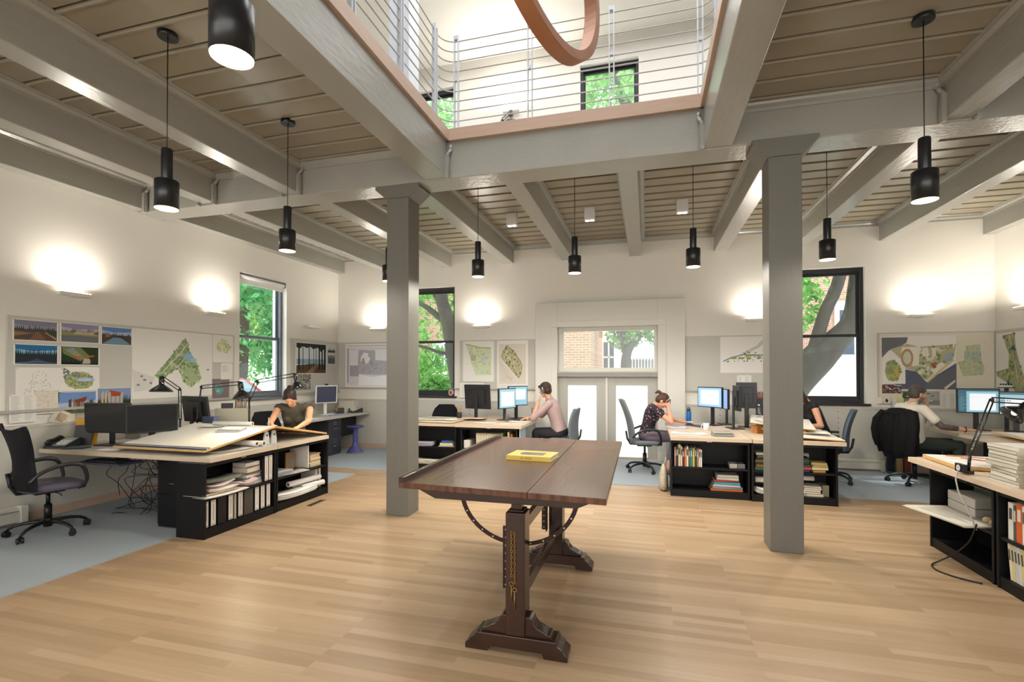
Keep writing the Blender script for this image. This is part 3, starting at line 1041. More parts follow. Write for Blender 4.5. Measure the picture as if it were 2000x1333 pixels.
def worktop(label, x0, x1, y0, y1, m=LAM, edge=LAM, z=ZD, group=None):
    o = MB()
    o.box(x0, x1, y0, y1, z - .043, z - .003, 0)
    o.box(x0 + .002, x1 - .002, y0 + .002, y1 - .002, z - .003, z, 1)
    return tag(o.obj('worktop', [edge, m], bev=.0), label, 'worktop', group or 'laminate worktops')

# --- left island (two bookcases facing the room)
bookcase('black bookcase full of binders, nearest the viewer under the left drafting boards', -3.935, 4.09, R(90))
bookcase('black bookcase with rolled drawings, farther one under the left drafting boards', -3.945, 5.02, R(90))
# --- file pedestal behind the first bookcase (black)
worktop('oak-edged worktop running from the left wall to the near binder bookcase', -6.18, -3.925, 3.69, 4.555, LAMT)
worktop('oak-edged worktop above the far left bookcase, where the woman draws', -6.18, -3.925, 4.565, 5.46, LAMT)
pd = thing('file_pedestal', 'black steel file pedestal behind the near binder bookcase', 'file cabinet', (-4.50, 4.1, 0))
MB().box(-.19, .21, -.3, .33, .02, .70).obj('body', CASE, pd, bev=.004)
MB().box(-.18, .20, -.312, -.301, .05, .34).obj('drawer', CASE, pd, bev=.002)
dd = MB().box(-.18, .20, -.312, -.301, .36, .66).obj('drawer', CASE, pd, bev=.002)
MB().box(-.03, .03, -.316, -.312, .45, .455).obj('handle', CHROME, dd)

# --- desk along the left wall at the back
worktop('white worktop running along the left wall to the back corner', -6.18, -5.45, 6.35, 8.90, LAMT, LAMT)
fc = thing('file_cabinet', 'dark grey two-drawer steel file cabinet under the back left worktop', 'file cabinet', (-5.62, 7.98, 0))
FG = mat('dark_blue_grey_steel', '#34373f', .4)
MB().box(-.5, .0, -.2, .2, .01, .70).obj('body', FG, fc, bev=.004)
for z0, z1 in ((.05, .345), (.375, .67)):
    dr = MB().box(.0, .016, -.19, .19, z0, z1).obj('drawer', FG, fc, bev=.003)
    mb = MB()
    zc = z1 - .075
    mb.box(.016, .022, -.04, .04, zc + .02, zc + .025).box(.016, .022, -.04, .04, zc - .025, zc - .02).box(.016, .022, -.04, -.034, zc - .02, zc + .02).box(.016, .022, .034, .04, zc - .02, zc + .02)
    mb.obj('label_holder', CHROME, dr)
    MB().tube([(.016, -.06, zc - .09), (.04, -.055, zc - .09), (.04, .055, zc - .09), (.016, .06, zc - .09)], .007, 8).obj('handle', CHROME, dr)
tag(MB().box(-6.05, -5.72, 8.3, 8.85, .30, .70).obj('computer_tower', CASE, bev=.004), 'black computer tower slung under the back left worktop', 'computer')
st = thing('stool', 'blue-violet plastic wobble stool under the back left worktop', 'stool', (-5.40, 8.33, 0.008))
BLUEV = mat('blue_violet_plastic', '#50518e', .35)
MB().lathe([(.15, 0), (.16, .01), (.155, .02)], n=28).obj('base_ring', mat('taupe_rubber', '#8d8068', .7), st)
MB().lathe([(.155, .02), (.14, .045), (.09, .1), (.06, .15), (.048, .2), (.045, .42), (.06, .47)], n=28, cap=False).obj('stem', BLUEV, st)
MB().lathe([(.05, .47), (.12, .475), (.16, .49), (.168, .505), (.16, .515), (.1, .512), (.001, .508)], n=28).obj('seat', BLUEV, st)

# --- middle island
bookcase('black bookcase seen between the left pillar and the drafting table', -3.33, 7.19, 0)
bookcase('black bookcase half hidden behind the drafting table, holding a row of cream binders', -2.33, 7.16, 0)
worktop('oak-edged worktop next to the left pillar, covered with drawing sheets', -3.85, -2.87, 7.14, 8.25, LAM)
worktop('oak-edged worktop where the person with headphones works', -2.86, -1.80, 7.11, 8.72, LAM)
MB_ = MB().box(-1.845, -1.83, 7.16, 7.5, .01, .70)
tag(MB_.obj('desk_side_panel', mat('pale_blue_panel', '#a9bccb', .4)), 'pale blue end panel under the headphone person\'s worktop', 'desk panel')

# --- right island
bookcase('black bookcase with a row of slim books and a stack of thick books', .745, 6.485, 0)
bookcase('black bookcase cut by the right pillar, crammed with paper', 1.67, 6.46, 0)
worktop('oak-edged worktop where the woman in the floral blouse sits', .29, 1.215, 6.44, 8.35, LAM)
worktop('oak-edged worktop behind the right pillar', 1.225, 2.20, 6.42, 8.35, LAM)

# --- right edge cases and desk
bookcase('black bookcase at the right, holding clear boxes and a loose drawing sheet', 2.44, 4.82, R(-90), w=.84)
bookcase('black bookcase cut by the right picture edge, holding upright books', 2.44, 3.94, R(-90), w=.86)
worktop('oak-edged worktop at the right edge, under the magazine stack', 2.40, 3.25, 3.2, 5.52, LAM)
worktop('oak-edged worktop under the twin lit monitors by the right corner', 3.95, 4.98, 5.6, 8.55, LAM)
fd = thing('file_cabinet', 'black file cabinet with a chrome pull beside the seated person on the right', 'file cabinet', (4.3, 7.3, 0))
MB().box(-.2, .5, -.25, .25, .01, .70).obj('body', CASE, fd, bev=.004)
for z0, z1 in ((.05, .345), (.375, .67)):
    dr = MB().box(-.216, -.2, -.24, .24, z0, z1).obj('drawer', CASE, fd, bev=.003)
    zc = z1 - .075
    mb = MB()
    mb.box(-.222, -.216, -.04, .04, zc + .02, zc + .025).box(-.222, -.216, -.04, .04, zc - .025, zc - .02).box(-.222, -.216, -.04, -.034, zc - .02, zc + .02).box(-.222, -.216, .034, .04, zc - .02, zc + .02)
    mb.obj('label_holder', CHROME, dr)
    MB().tube([(-.216, -.06, zc - .09), (-.24, -.055, zc - .09), (-.24, .055, zc - .09), (-.216, .06, zc - .09)], .007, 8).obj('handle', CHROME, dr)

# --- drafting boards
BRDW = mat('white_drawing_board', '#e2ded4', .55)
PLY = mat('birch_ply_edge', '#cfa66c', .5)
def board(label, pts, thk, m_top=BRDW, bar=False, sup=True):
    """pts: four top corners (3-D); near-left, near-right, far-right, far-left"""
    t = thing('drawing_board', label, 'drawing board', tuple(pts[0]))
    o = Vector(pts[0])
    P4 = [Vector(p) - o for p in pts]
    n = (P4[1] - P4[0]).cross(P4[3] - P4[0]).normalized()
    if n.z < 0:
        n = -n
    mb = MB()
    top = [mb._v(p) for p in P4]
    bot = [mb._v(p - n * thk) for p in P4]
    mb._f(top, 0)
    mb._f(bot[::-1], 1)
    for i in range(4):
        mb._f([top[i], top[(i + 1) % 4], bot[(i + 1) % 4], bot[i]], 1)
    mb.obj('board', [m_top, PLY], t)
    if bar:
        mb = MB()
        a = P4[0] + (P4[3] - P4[0]) * .015 + n * .008
        b = P4[1] + (P4[2] - P4[1]) * .015 + n * .008
        mb.tube([a, b], .008, 6)
        mb.tube([a + n * .0 + (P4[3] - P4[0]) * .05, b + (P4[2] - P4[1]) * .05], .004, 6)
        mb.obj('parallel_bar', mat('blue_black_bar', '#1c2340', .35), t)
    return t
board('white drawing board sloping down to the viewer over the binder bookcase', [(-5.24, 3.76, .80), (-4.07, 3.76, .80), (-4.05, 4.66, .94), (-5.24, 4.70, .94)], .02, bar=True)
board('drawing board sloping away from the viewer under the drawing woman\'s hands', [(-5.15, 4.70, .935), (-4.00, 4.69, .935), (-3.96, 5.47, .775), (-5.15, 5.50, .775)], .02)
board('thin drawing board lying on the worktop beside the left pillar', [(-3.84, 7.2, .765), (-2.92, 7.16, .765), (-2.90, 7.9, .775), (-3.84, 7.9, .775)], .012)
board('drawing board raised on wooden blocks behind the right pillar', [(1.30, 7.0, .90), (1.95, 6.62, .865), (2.15, 7.6, .90), (1.50, 8.0, .92)], .012)
board('black-edged drawing board with sheets at the end of the right pillar worktop', [(1.45, 6.50, .80), (2.20, 6.46, .765), (2.20, 7.3, .80), (1.45, 7.4, .83)], .012, bar=False)
for x, y, a, lb in ((1.42, 7.16, 20, 'amber wooden block propping the raised board, leftmost one'), (1.60, 6.86, 10, 'amber wooden block propping the raised board, beside the right pillar'), (1.82, 6.78, -5, 'amber wooden block propping the raised board, hidden behind the right pillar')):
    b = MB().box(-.05, .05, -.07, .07, 0, .095)
    tag(b.obj('wood_block', mat('amber_wood', '#b5773a', .5, vary=.1, vscale=10), loc=(x, y, ZD), rot=(0, 0, R(a)), bev=.002), lb, 'block', 'amber blocks under the raised board')
board('cream-edged drawing board with a red pencil on the right edge worktop', [(2.46, 4.86, .782), (3.1, 4.8, .782), (3.1, 5.44, .782), (2.50, 5.48, .782)], .03, m_top=PAPER)
board('glass-edged drawing board under papers before the twin lit monitors', [(4.0, 5.9, .80), (4.7, 5.8, .80), (4.75, 7.5, .80), (4.2, 7.6, .80)], .02, bar=True)

# ------------------------------------------------------------------ task chairs
MESHF = mat('black_mesh_fabric', '#0e0f16', .7, spec=.3, bump=.5, bscale=400)
SEATF = mat('plum_grey_seat_fabric', '#55505f', .85, vary=.1, vscale=200)
GREYC = mat('grey_chair_fabric', '#6d7478', .8, vary=.06, vscale=150)
def chair(label, x, y, rz, fabric=MESHF, seatm=SEATF, arms='loop', backh=.62, backw=.25, sag=.04, tilt=8, group='office task chairs', style=0):
    """local: sitter faces +y"""
    t = thing('office_chair', label, 'office chair', (x, y, .008), rz, group)
    mb = MB()
    for k in range(5):
        a = 2 * PI * k / 5 + .3
        c_, s_ = math.cos(a), math.sin(a)
        mb.tube([(c_ * r, s_ * r, z) for r, z in ((.02, .115), (.08, .12), (.17, .115), (.24, .1), (.285, .075), (.295, .06))], [.02, .019, .017, .015, .013, .011], 8)
    mb.cyl((0, 0, .07), (0, 0, .15), .032, n=14)
    mb.obj('star_base', BLACK, t)
    for k in range(5):
        a = 2 * PI * k / 5 + .3
        c_, s_ = math.cos(a) * .3, math.sin(a) * .3
        m2 = MB().at((c_, s_, .028), a + .9)
        m2.cyl((0, -.024, 0), (0, -.008, 0), .028, n=14).cyl((0, .008, 0), (0, .024, 0), .028, n=14).box(-.02, .02, -.007, .007, -.005, .035)
        m2.obj('caster', BLACK, t)
    MB().cyl((0, 0, .14), (0, 0, .28), .03, n=14).cyl((0, 0, .28), (0, 0, .40), .017, n=12).obj('gas_lift', BLACK, t)
    MB().box(-.09, .09, -.12, .1, .395, .43).tube([(.09, 0, .41), (.22, .02, .40), (.25, .02, .385)], .005, 6).obj('mechanism', BLACK, t, bev=.004)
    # seat cushion
    mb = MB()
    n = 28
    prof = [(.80, .43), (.97, .435), (1.0, .46), (.97, .485), (.85, .497), (.5, .487), (.01, .482)]
    rings = []
    for s, z in prof:
        ring = []
        for i in range(n):
            a = 2 * PI * i / n
            cx, sy = math.cos(a), math.sin(a)
            e = .55
            px = math.copysign(abs(cx) ** e, cx) * .245 * s
            py = math.copysign(abs(sy) ** e, sy) * .235 * s
            ring.append(mb._v((px, py + .02, z - (.02 * max(0, sy) * (1 if s > .9 else .6)))))
        rings.append(ring)
    for A, B in zip(rings, rings[1:]):
        for i in range(n):
            mb._f([A[i], A[(i + 1) % n], B[(i + 1) % n], B[i]], 0, True)
    mb._f(rings[0][::-1])
    mb._f(rings[-1])
    mb.obj('seat', seatm, t)
    # backrest: curved slab
    mb = MB()
    nu, nv = 14, 14
    F, B = [], []
    zb = .46
    for j in range(nv + 1):
        v = j / nv
        z = zb + v * backh
        if style == 0:      # hourglass mesh back, scooped top
            wd = backw * (.72 + .28 * abs(2 * v - .85) ** 1.2) * (1 if v < .93 else 1 - (v - .93) * 1.2)
        else:
            wd = backw * (.78 + .3 * math.sin(PI * min(1, v * .9 + .15))) * (1 - max(0, v - .85) * 1.6)
        y0 = -.225 - math.tan(R(tilt)) * v * backh - .035 * math.sin(v * PI) * (-1)
        rf, rb = [], []
        for i in range(nu + 1):
            u = 2 * i / nu - 1
            zz = z - (.05 * (1 - u * u) * (v > .99) if style == 0 else 0)
            cy = y0 + .055 * u * u
            rf.append(mb._v((u * wd, cy + .012, zz)))
            rb.append(mb._v((u * wd, cy - .014, zz)))
        F.append(rf)
        B.append(rb)
    for j in range(nv):
        for i in range(nu):
            mb._f([F[j][i], F[j][i + 1], F[j + 1][i + 1], F[j + 1][i]], 0, True)
            mb._f([B[j][i], B[j + 1][i], B[j + 1][i + 1], B[j][i + 1]], 0, True)
    for j in range(nv):
        mb._f([F[j][0], F[j + 1][0], B[j + 1][0], B[j][0]])
        mb._f([F[j][-1], B[j][-1], B[j + 1][-1], F[j + 1][-1]])
    for i in range(nu):
        mb._f([F[0][i], B[0][i], B[0][i + 1], F[0][i + 1]])
        mb._f([F[-1][i], F[-1][i + 1], B[-1][i + 1], B[-1][i]])
    mb.obj('backrest', fabric, t)
    MB().tube([(0, -.10, .415), (0, -.22, .42), (0, -.265, .5), (0, -.285, .62)], .016, 8).obj('back_support', BLACK, t)
    if arms:
        for sg in (-1, 1):
            if arms == 'loop':
                pts = [(sg * .21, .16, .425), (sg * .27, .20, .50), (sg * .29, .17, .63), (sg * .29, .10, .675), (sg * .285, -.02, .67), (sg * .27, -.14, .62), (sg * .25, -.21, .54)]
                rs = [.012, .015, .018, .021, .019, .016, .013]
            else:
                pts = [(sg * .2, -.02, .41), (sg * .28, -.02, .43), (sg * .285, -.02, .62), (sg * .285, -.02, .66)]
                rs = [.013, .014, .014, .014]
            m3 = MB()
            sp, sr = [], []
            for i in range(len(pts) - 1):
                a, b = Vector(pts[i]), Vector(pts[i + 1])
                pa = Vector(pts[i - 1]) if i else a
                pb = Vector(pts[i + 2]) if i + 2 < len(pts) else b
                for q in range(5):
                    u = q / 5
                    sp.append(.5 * ((2 * a) + (b - pa) * u + (2 * pa - 5 * a + 4 * b - pb) * u * u + (3 * a - pa - 3 * b + pb) * u ** 3))
                    sr.append(rs[i] * (1 - u) + rs[i + 1] * u)
            sp.append(Vector(pts[-1]))
            sr.append(rs[-1])
            m3.tube(sp, sr, 10)
            if arms != 'loop':
                m3.box(sg * .285 - .04, sg * .285 + .04, -.12, .12, .655, .685)
            m3.obj('armrest', mat('grey_black_arm', '#24242a', .3), t)
    return t
chair('black mesh office chair with plum seat in front of the left worktop', -5.53, 3.38, R(-14), backh=.60, backw=.30, tilt=8)
chair('black mesh office chair behind the woman drawing on the left', -5.22, 6.02, R(-95), seatm=MESHF, arms='post', style=1, backh=.5)
chair('empty black mesh office chair under the back window beside the left pillar', -3.72, 8.62, R(185), seatm=MESHF, arms=None, style=1, backh=.46)
chair('grey office chair of the person wearing headphones', -1.30, 7.97, R(84), GREYC, GREYC, arms=None, style=1, backh=.50, tilt=4)
chair('dark grey office chair of the woman in the floral blouse', -.03, 7.97, R(-82), GREYC, GREYC, arms='loop', style=1, backh=.66, backw=.23, tilt=14)
chair('blue-grey office chair of the long-haired woman behind the right pillar', 2.50, 7.93, R(72), mat('blue_grey_mesh', '#4e5c6c', .6), MESHF, arms='post', style=1, backh=.56, tilt=10)
jc = chair('black office chair draped with a black jacket at the right', 3.58, 8.06, R(-72), MESHF, MESHF, arms=None, style=1, backh=.55, tilt=12)

# ------------------------------------------------------------------ monitors
SCR_OFF = mat('dark_screen', '#15171d', .18, spec=.6)
SCR_BLUE = mat('blue_grey_screen', '#4a4e66', .2)
SCR_ON = mat('lit_screen', '#7aa0b0', .3, emit='#8fbccc', es=.6)
SCR_ON2 = mat('lit_blue_screen', '#7a9cd0', .3, emit='#86aee6', es=.75)
SCR_W = mat('lit_white_page', '#c8ccd0', .3, emit='#eef4fa', es=.6)
SCR_D = mat('lit_dark_side', '#3c6070', .3, emit='#3c6878', es=.4)
def monitor(label, x, y, rz, w=.5, h=.31, zc=1.05, screen=SCR_OFF, bezel=DARKP, stand=True, tilt=0, arm=None, page=None, zb=ZD, bw=.014, webcam=False, cat='computer monitor'):
    """local: screen faces -y"""
    t = thing('computer_monitor', label, cat, (x, y, 0), rz)
    pv = MB().at((0, 0, zc), 0, R(-tilt))
    pv.box(-w / 2, w / 2, -.012, .022, -h / 2, h / 2).box(-w * .32, w * .32, .022, .045, -h * .3, h * .3)
    pv.obj('housing', bezel, t, bev=.004)
    s_ = MB().at((0, 0, zc), 0, R(-tilt)).box(-w / 2 + bw, w / 2 - bw, -.0135, -.0122, -h / 2 + bw, h / 2 - bw)
    if page:
        for (a, b, c_, d, mi) in page:
            s_.box(-w / 2 + bw + a * (w - 2 * bw), -w / 2 + bw + b * (w - 2 * bw), -.0145, -.0135, -h / 2 + bw + c_ * (h - 2 * bw), -h / 2 + bw + d * (h - 2 * bw), mi)
    s_.obj('screen', [screen, SCR_W, SCR_D, SCR_ON], t)
    if stand:
        MB().box(-.03, .03, .045, .065, zb + .012, zc + .02).box(-.12, .12, -.06, .13, zb, zb + .012).obj('stand', bezel, t, bev=.003)
    if webcam:
        MB().box(-.03, .03, -.02, .01, zc + h / 2 + .002, zc + h / 2 + .03).obj('webcam', DARKP, t, bev=.003)
    return t
PG = [(.28, .92, .08, .82, 1), (.0, .2, .0, .92, 2), (.0, 1, .92, 1, 2)] + [(.02, .13 + .03 * (i % 3), .08 + i * .055, .095 + i * .055, 3) for i in range(14)] + [(.3, .62, .7, .72, 3), (.3, .55, .64, .65, 3)]
monitor('wide dark computer monitor on the left worktop', -5.72, 4.05, R(8), .56, .33, 1.045, tilt=-2)
monitor('dark computer monitor turned beside the wide one on the left worktop', -5.27, 4.20, R(58), .47, .31, 1.04)
monitor('black monitor seen from behind, under the first desk lamp', -5.55, 5.0, R(170), .50, .33, 1.08, tilt=8)
monitor('small grey-blue monitor facing the room in the back left corner', -5.88, 8.1, R(60), .42, .34, 1.13, SCR_BLUE, WHITEP, tilt=-4, webcam=True, bw=.02)
monitor('black monitor seen from behind on the worktop right of the left pillar', -2.80, 8.0, R(168), .50, .42, 1.13, tilt=6)
monitor('lit monitor edge-on, nearer of the headphone person\'s pair', -2.26, 7.95, R(68), .46, .34, 1.11, SCR_ON, page=[(.1, .9, .1, .85, 1)])
monitor('lit monitor farther of the headphone person\'s pair', -2.16, 8.28, R(48), .40, .34, 1.14, SCR_ON, page=[(.1, .9, .3, .85, 1)])
monitor('lit blue-white monitor facing the woman in the floral blouse', .93, 8.0, R(-48), .46, .31, 1.17, SCR_ON2, page=[(.12, .9, .12, .88, 1)])
monitor('black monitor seen edge-on beside the lit blue one', 1.14, 8.2, R(-78), .44, .31, 1.14, SCR_ON2)
monitor('black monitor seen from behind, just left of the right pillar', 1.42, 7.9, R(172), .28, .38, 1.21, bezel=mat('silver_black', '#1c1c20', .25), zb=ZD)
monitor('thin black monitor turned edge-on beside the right pillar', 1.25, 7.62, R(100), .26, .36, 1.18, zb=ZD)
monitor('wide lit monitor with a white page in front of the seated person at right', 4.42, 8.26, R(-3), .48, .34, 1.155, SCR_ON, page=PG)
monitor('lit monitor with a page at the right picture edge', 4.78, 8.14, R(-28), .34, .32, 1.13, SCR_ON, page=[(.15, .95, .05, .7, 1), (0, 1, .9, 1, 2)])
# ================================================================== PINNED DRAWINGS
def ink(hexc):
    return mat('print_' + hexc.strip('#'), hexc, .75, spec=.2)
def inside(p, poly):
    c = False
    n = len(poly)
    for i in range(n):
        (x1, y1), (x2, y2) = poly[i], poly[(i + 1) % n]
        if (y1 > p[1]) != (y2 > p[1]) and p[0] < (x2 - x1) * (p[1] - y1) / (y2 - y1 + 1e-12) + x1:
            c = not c
    return c
def blob(cx, cy, rx, ry, seed=0, n=14, j=.25):
    g = random.Random(seed)
    return [(cx + rx * math.cos(2 * PI * i / n) * (1 + g.uniform(-j, j)), cy + ry * math.sin(2 * PI * i / n) * (1 + g.uniform(-j, j))) for i in range(n)]
def dots(poly, cols, n, r, seed=0, asp=1.0):
    g = random.Random(seed)
    xs, ys = [p[0] for p in poly], [p[1] for p in poly]
    out = []
    for i in range(n * 6):
        p = (g.uniform(min(xs), max(xs)), g.uniform(min(ys), max(ys)))
        if inside(p, poly):
            q = r * g.uniform(.5, 1.4)
            out.append((g.choice(cols), blob(p[0], p[1], q, q * asp, g.random(), 6, .35)))
            if len(out) >= n:
                break
    return out
def line(pts, w, col, asp=1.0):
    out = []
    for (x0, y0), (x1, y1) in zip(pts, pts[1:]):
        dx, dy = x1 - x0, (y1 - y0) / asp
        L = math.hypot(dx, dy) or 1e-6
        nx, ny = -dy / L * w / 2, dx / L * w / 2 * asp
        out.append((col, [(x0 + nx, y0 + ny), (x1 + nx, y1 + ny), (x1 - nx, y1 - ny), (x0 - nx, y0 - ny)]))
    return out
def firs(y, h, col, seed, n=26, x0=0., x1=1., floor=0.):
    g = random.Random(seed)
    pts = [(x0, floor)]
    x = x0
    st = (x1 - x0) / n
    while x < x1 - st * .5:
        t = y + h * g.uniform(.3, 1)
        pts += [(x, y), (min(x1, x + st * .5), t)]
        x += st
    pts += [(x1, y), (x1, floor)]
    return (col, pts)
def textlines(x0, x1, y0, y1, n, col, seed=0, w=.35):
    g = random.Random(seed)
    out = []
    d = (y1 - y0) / n
    for i in range(n):
        y = y1 - d * (i + .5)
        out.append((col, [(x0, y), (x0 + (x1 - x0) * g.uniform(.55, 1), y), (x0 + (x1 - x0) * .6, y + d * w), (x0, y + d * w)]))
    return out
NP = 0
def poster(name, label, wl, a, b, z0, z1, layers, thick=.002, paper=PAPER, rot=0, lift=0, group=None, cat='poster', margin=0., base=None):
    mats, idx = [paper], {}
    mb = MB()
    w, h = abs(b - a), z1 - z0
    mb.box(0, w, -thick, 0, 0, h)
    d = thick
    for k, (col, pts) in enumerate(layers):
        if col not in idx:
            idx[col] = len(mats)
            mats.append(ink(col))
        d += .00004
        co = [(w * (margin + (1 - 2 * margin) * min(1, max(0, x))), -d, h * (margin + (1 - 2 * margin) * min(1, max(0, y)))) for x, y in pts]
        vs = [mb._v(c) for c in co]
        for tri in tessellate_polygon([[Vector((c[0], c[2], 0)) for c in co]]):
            mb._f([vs[i] for i in tri], idx[col])
    for x, z in ((.03, .97), (.97, .97)):
        mb.cyl((w * x, -thick - .004, h * z), (w * x, -thick, h * z), .0035, n=8, m=len(mats))
    mats.append(DARKP)
    off = .0235 + lift
    loc, rz = {'L': ((XL + off, a, z0), 90), 'B': ((a, YB - off, z0), 0), 'R': ((XR - off, a, z0), -90)}[wl]
    # keep the printed faces' normals outward
    me = bpy.data.meshes.new(name)
    bmesh.ops.recalc_face_normals(mb.bm, faces=[f for f in mb.bm.faces if f.material_index in (0, len(mats) - 1)])
    mb.bm.to_mesh(me)
    mb.bm.free()
    for m in mats:
        me.materials.append(m)
    o = bpy.data.objects.new(name, me)
    COL.objects.link(o)
    o.location = loc
    o.rotation_euler = Euler((0, R(rot), R(rz)), 'XYZ')
    return tag(o, label, cat, group)

FULL = [(0, 0), (1, 0), (1, 1), (0, 1)]
def scene_print(sky, tree, ground, extra=(), hy=.5, th=.25, seed=1, sky2=None):
    L = [(sky, FULL)]
    if sky2:
        L.append((sky2, [(0, hy), (1, hy), (1, hy + .28), (.4, hy + .2), (0, hy + .3)]))
    L += [firs(hy, th, tree, seed, 22), (ground, [(0, 0), (1, 0), (1, hy), (0, hy)])]
    return L + list(extra)
G6 = 'printed renderings on the left wall board'
MG = dict(margin=.035, group=G6, cat='picture')
poster('landscape_print', 'rendering of a plank path under grey sky, top left of the left wall prints', 'L', 3.48, 3.885, 1.88, 2.10,
       scene_print('#7f7f92', '#2c3330', '#5b4a42', [('#8a6a54', [(0, .42), (.45, .36), (0, .18)]), ('#7a5c4c', [(.35, .02), (.75, .02), (.56, .45), (.5, .45)]), ('#9c8468', [(.7, .42), (.98, .05), (1, .15), (.74, .44)]), ('#3d4a38', [(.8, .35), (1, .2), (1, .5), (.8, .5)])], .5, .3, 3, '#8d8e98'), **MG)
poster('landscape_print', 'pinned rendering of a pond with pale reeds, top middle of the left wall prints', 'L', 3.90, 4.31, 1.885, 2.105,
       scene_print('#8c88a4', '#2b3324', '#716f66', [('#8d8a55', [(0, .35), (1, .35), (1, .5), (0, .55)]), ('#b3a68a', [(.3, .42), (.9, .42), (.85, .62), (.6, .55), (.4, .62)]), ('#6a6d72', [(0, 0), (1, 0), (1, .3), (.5, .36), (0, .3)])], .5, .32, 4, '#b3abb8'), **MG)
poster('landscape_print', 'pinned rendering of a long dark pool, top right of the left wall prints', 'L', 4.32, 4.69, 1.88, 2.10,
       scene_print('#5f80b4', '#1c2424', '#4a4340', [('#6c8ca0', [(.02, .02), (.98, .02), (.62, .42), (.4, .42)]), ('#3a2c26', [(.4, .42), (.72, .40), (.72, .46), (.4, .46)]), ('#a85a34', [(.1, .4), (.26, .42), (.26, .55), (.12, .56)])], .5, .25, 5, '#a9b2cc'), **MG)
poster('landscape_print', 'pinned dark blue dusk rendering, lower left of the left wall prints', 'L', 3.49, 3.89, 1.63, 1.845,
       scene_print('#2f6b9c', '#10201c', '#2b3138', [('#37475c', [(.2, .02), (.9, .02), (.5, .3)]), ('#556a7c', [(0, .06), (.5, .16), (1, .04), (1, .0), (.5, .1), (0, 0)])], .48, .4, 6, '#86b4cc'), **MG)
poster('landscape_print', 'pinned aerial rendering with three red roofs, lower middle of the left wall prints', 'L', 3.90, 4.31, 1.63, 1.845,
       [('#2b3a26', FULL), ('#6f7a4c', [(.02, .98), (.5, .98), (.78, .45), (.5, .2), (.05, .6)]), ('#8d8f70', [(.1, .8), (.3, .95), (.6, .4), (.5, .3)]), ('#7b8aa2', [(.15, .85), (.3, .92), (.42, .72), (.3, .7)]),
        ('#b4aa94', [(.55, .05), (.8, .05), (.75, .35), (.6, .35)])] + [('#d24630', [(x, y), (x + .1, y + .02), (x + .1, y + .1), (x, y + .08)]) for x, y in ((.32, .38), (.44, .38), (.68, .42), (.78, .44))] + [firs(.06, .3, '#141c14', 9, 12, 0, .5), firs(.03, .25, '#141c14', 8, 8, .75, 1)], **MG)
# big plan
park = [(.86, .98), (.90, .80), (.97, .55), (1.0, .35), (.72, .15), (.60, .22), (.42, .40), (.33, .33), (.20, .36), (.18, .30), (.46, .62)]
park = [(.10 + .85 * x, y) for x, y in [(.62, .92), (.68, .70), (.80, .52), (.88, .28), (.70, .14), (.62, .20), (.50, .44), (.42, .38), (.24, .27), (.18, .33), (.35, .55)]]
lay = [('#d6d2cc', [(.0, .42), (.25, .3), (.2, .12), (.02, .1)]), ('#9faf83', park)]
lay += dots(park, ['#7f9566', '#8ca274', '#b5c096', '#c3c9a4', '#6f8860'], 240, .016, 11, 1.3)
lay += line([(.32, .36), (.52, .62), (.66, .84)], .012, '#dcd8c6') + line([(.50, .44), (.66, .66), (.8, .5)], .010, '#dcd8c6') + line([(.46, .52), (.66, .30), (.82, .34)], .009, '#d5d2be')
lay += [('#8fb7cf', blob(.66, .62, .06, .06, 2)), ('#9cc0d2', blob(.72, .56, .04, .04, 3)), ('#a9b78c', [(.60, .40), (.70, .46), (.80, .26), (.71, .19)])]
lay += [('#8b8680', blob(x, y, .018, .02, i, 5)) for i, (x, y) in enumerate(((.06, .2), (.1, .32), (.13, .27), (.2, .22), (.93, .42)))]
poster('site_plan', 'large pinned plan of a triangular green park beside the left wall prints', 'L', 4.69, 5.87, 1.21, 2.11, lay, cat='plan')
poster('sketch_sheet', 'white sheet with a faint pencil sketch pinned low on the left wall board', 'L', 3.51, 3.93, 1.22, 1.60, dots([(.1, .1), (.9, .1), (.6, .9), (.4, .9)], ['#bcb6ae', '#c9c4bc', '#aaa49c'], 120, .012, 4) + line([(.35, .85), (.3, .3)], .006, '#b0aaa4'), cat='drawing')
bl_ = blob(.45, .45, .42, .36, 8, 18, .15)
poster('site_plan', 'small coloured plan of a long blue pond below the red-roof rendering', 'L', 3.93, 4.31, 1.34, 1.61, [('#a9ae7c', bl_)] + dots(bl_, ['#7b8a58', '#98a26a', '#c6bf8a', '#6d7c60'], 110, .03, 5) + dots([(.02, .95), (.02, .5), (.5, .6)], ['#8a8e88', '#747a74'], 50, .03, 6) + [('#9db4d0', blob(.6, .46, .26, .09, 3, 14, .12)), ('#b8c8d8', blob(.6, .46, .2, .06, 3, 14, .12))], cat='plan')
poster('sketch_sheet', 'pinkish drawing sheet hanging loose under the pencil sketch on the left wall', 'L', 3.66, 3.88, 1.11, 1.36, dots(FULL, ['#d8cac4', '#cfc2ba'], 60, .05, 7), paper=PAPER2, rot=2, lift=.003, cat='drawing')
poster('schedule_sheet', 'white printed schedule sheet, leftmost and lowest on the left wall', 'L', 3.46, 3.69, 1.03, 1.32, textlines(.06, .5, .05, .95, 22, '#b5b2b0', 1) + textlines(.55, .95, .05, .95, 22, '#c0bdba', 2), rot=-1, lift=.005, cat='sheet')
poster('notice_sheet', 'cream sheet pinned askew beside the schedule sheet on the left wall', 'L', 3.80, 4.02, 1.02, 1.18, textlines(.2, .85, .2, .8, 7, '#9c7a5c', 3, .5), paper=PAPER2, rot=28, lift=.006, cat='sheet')
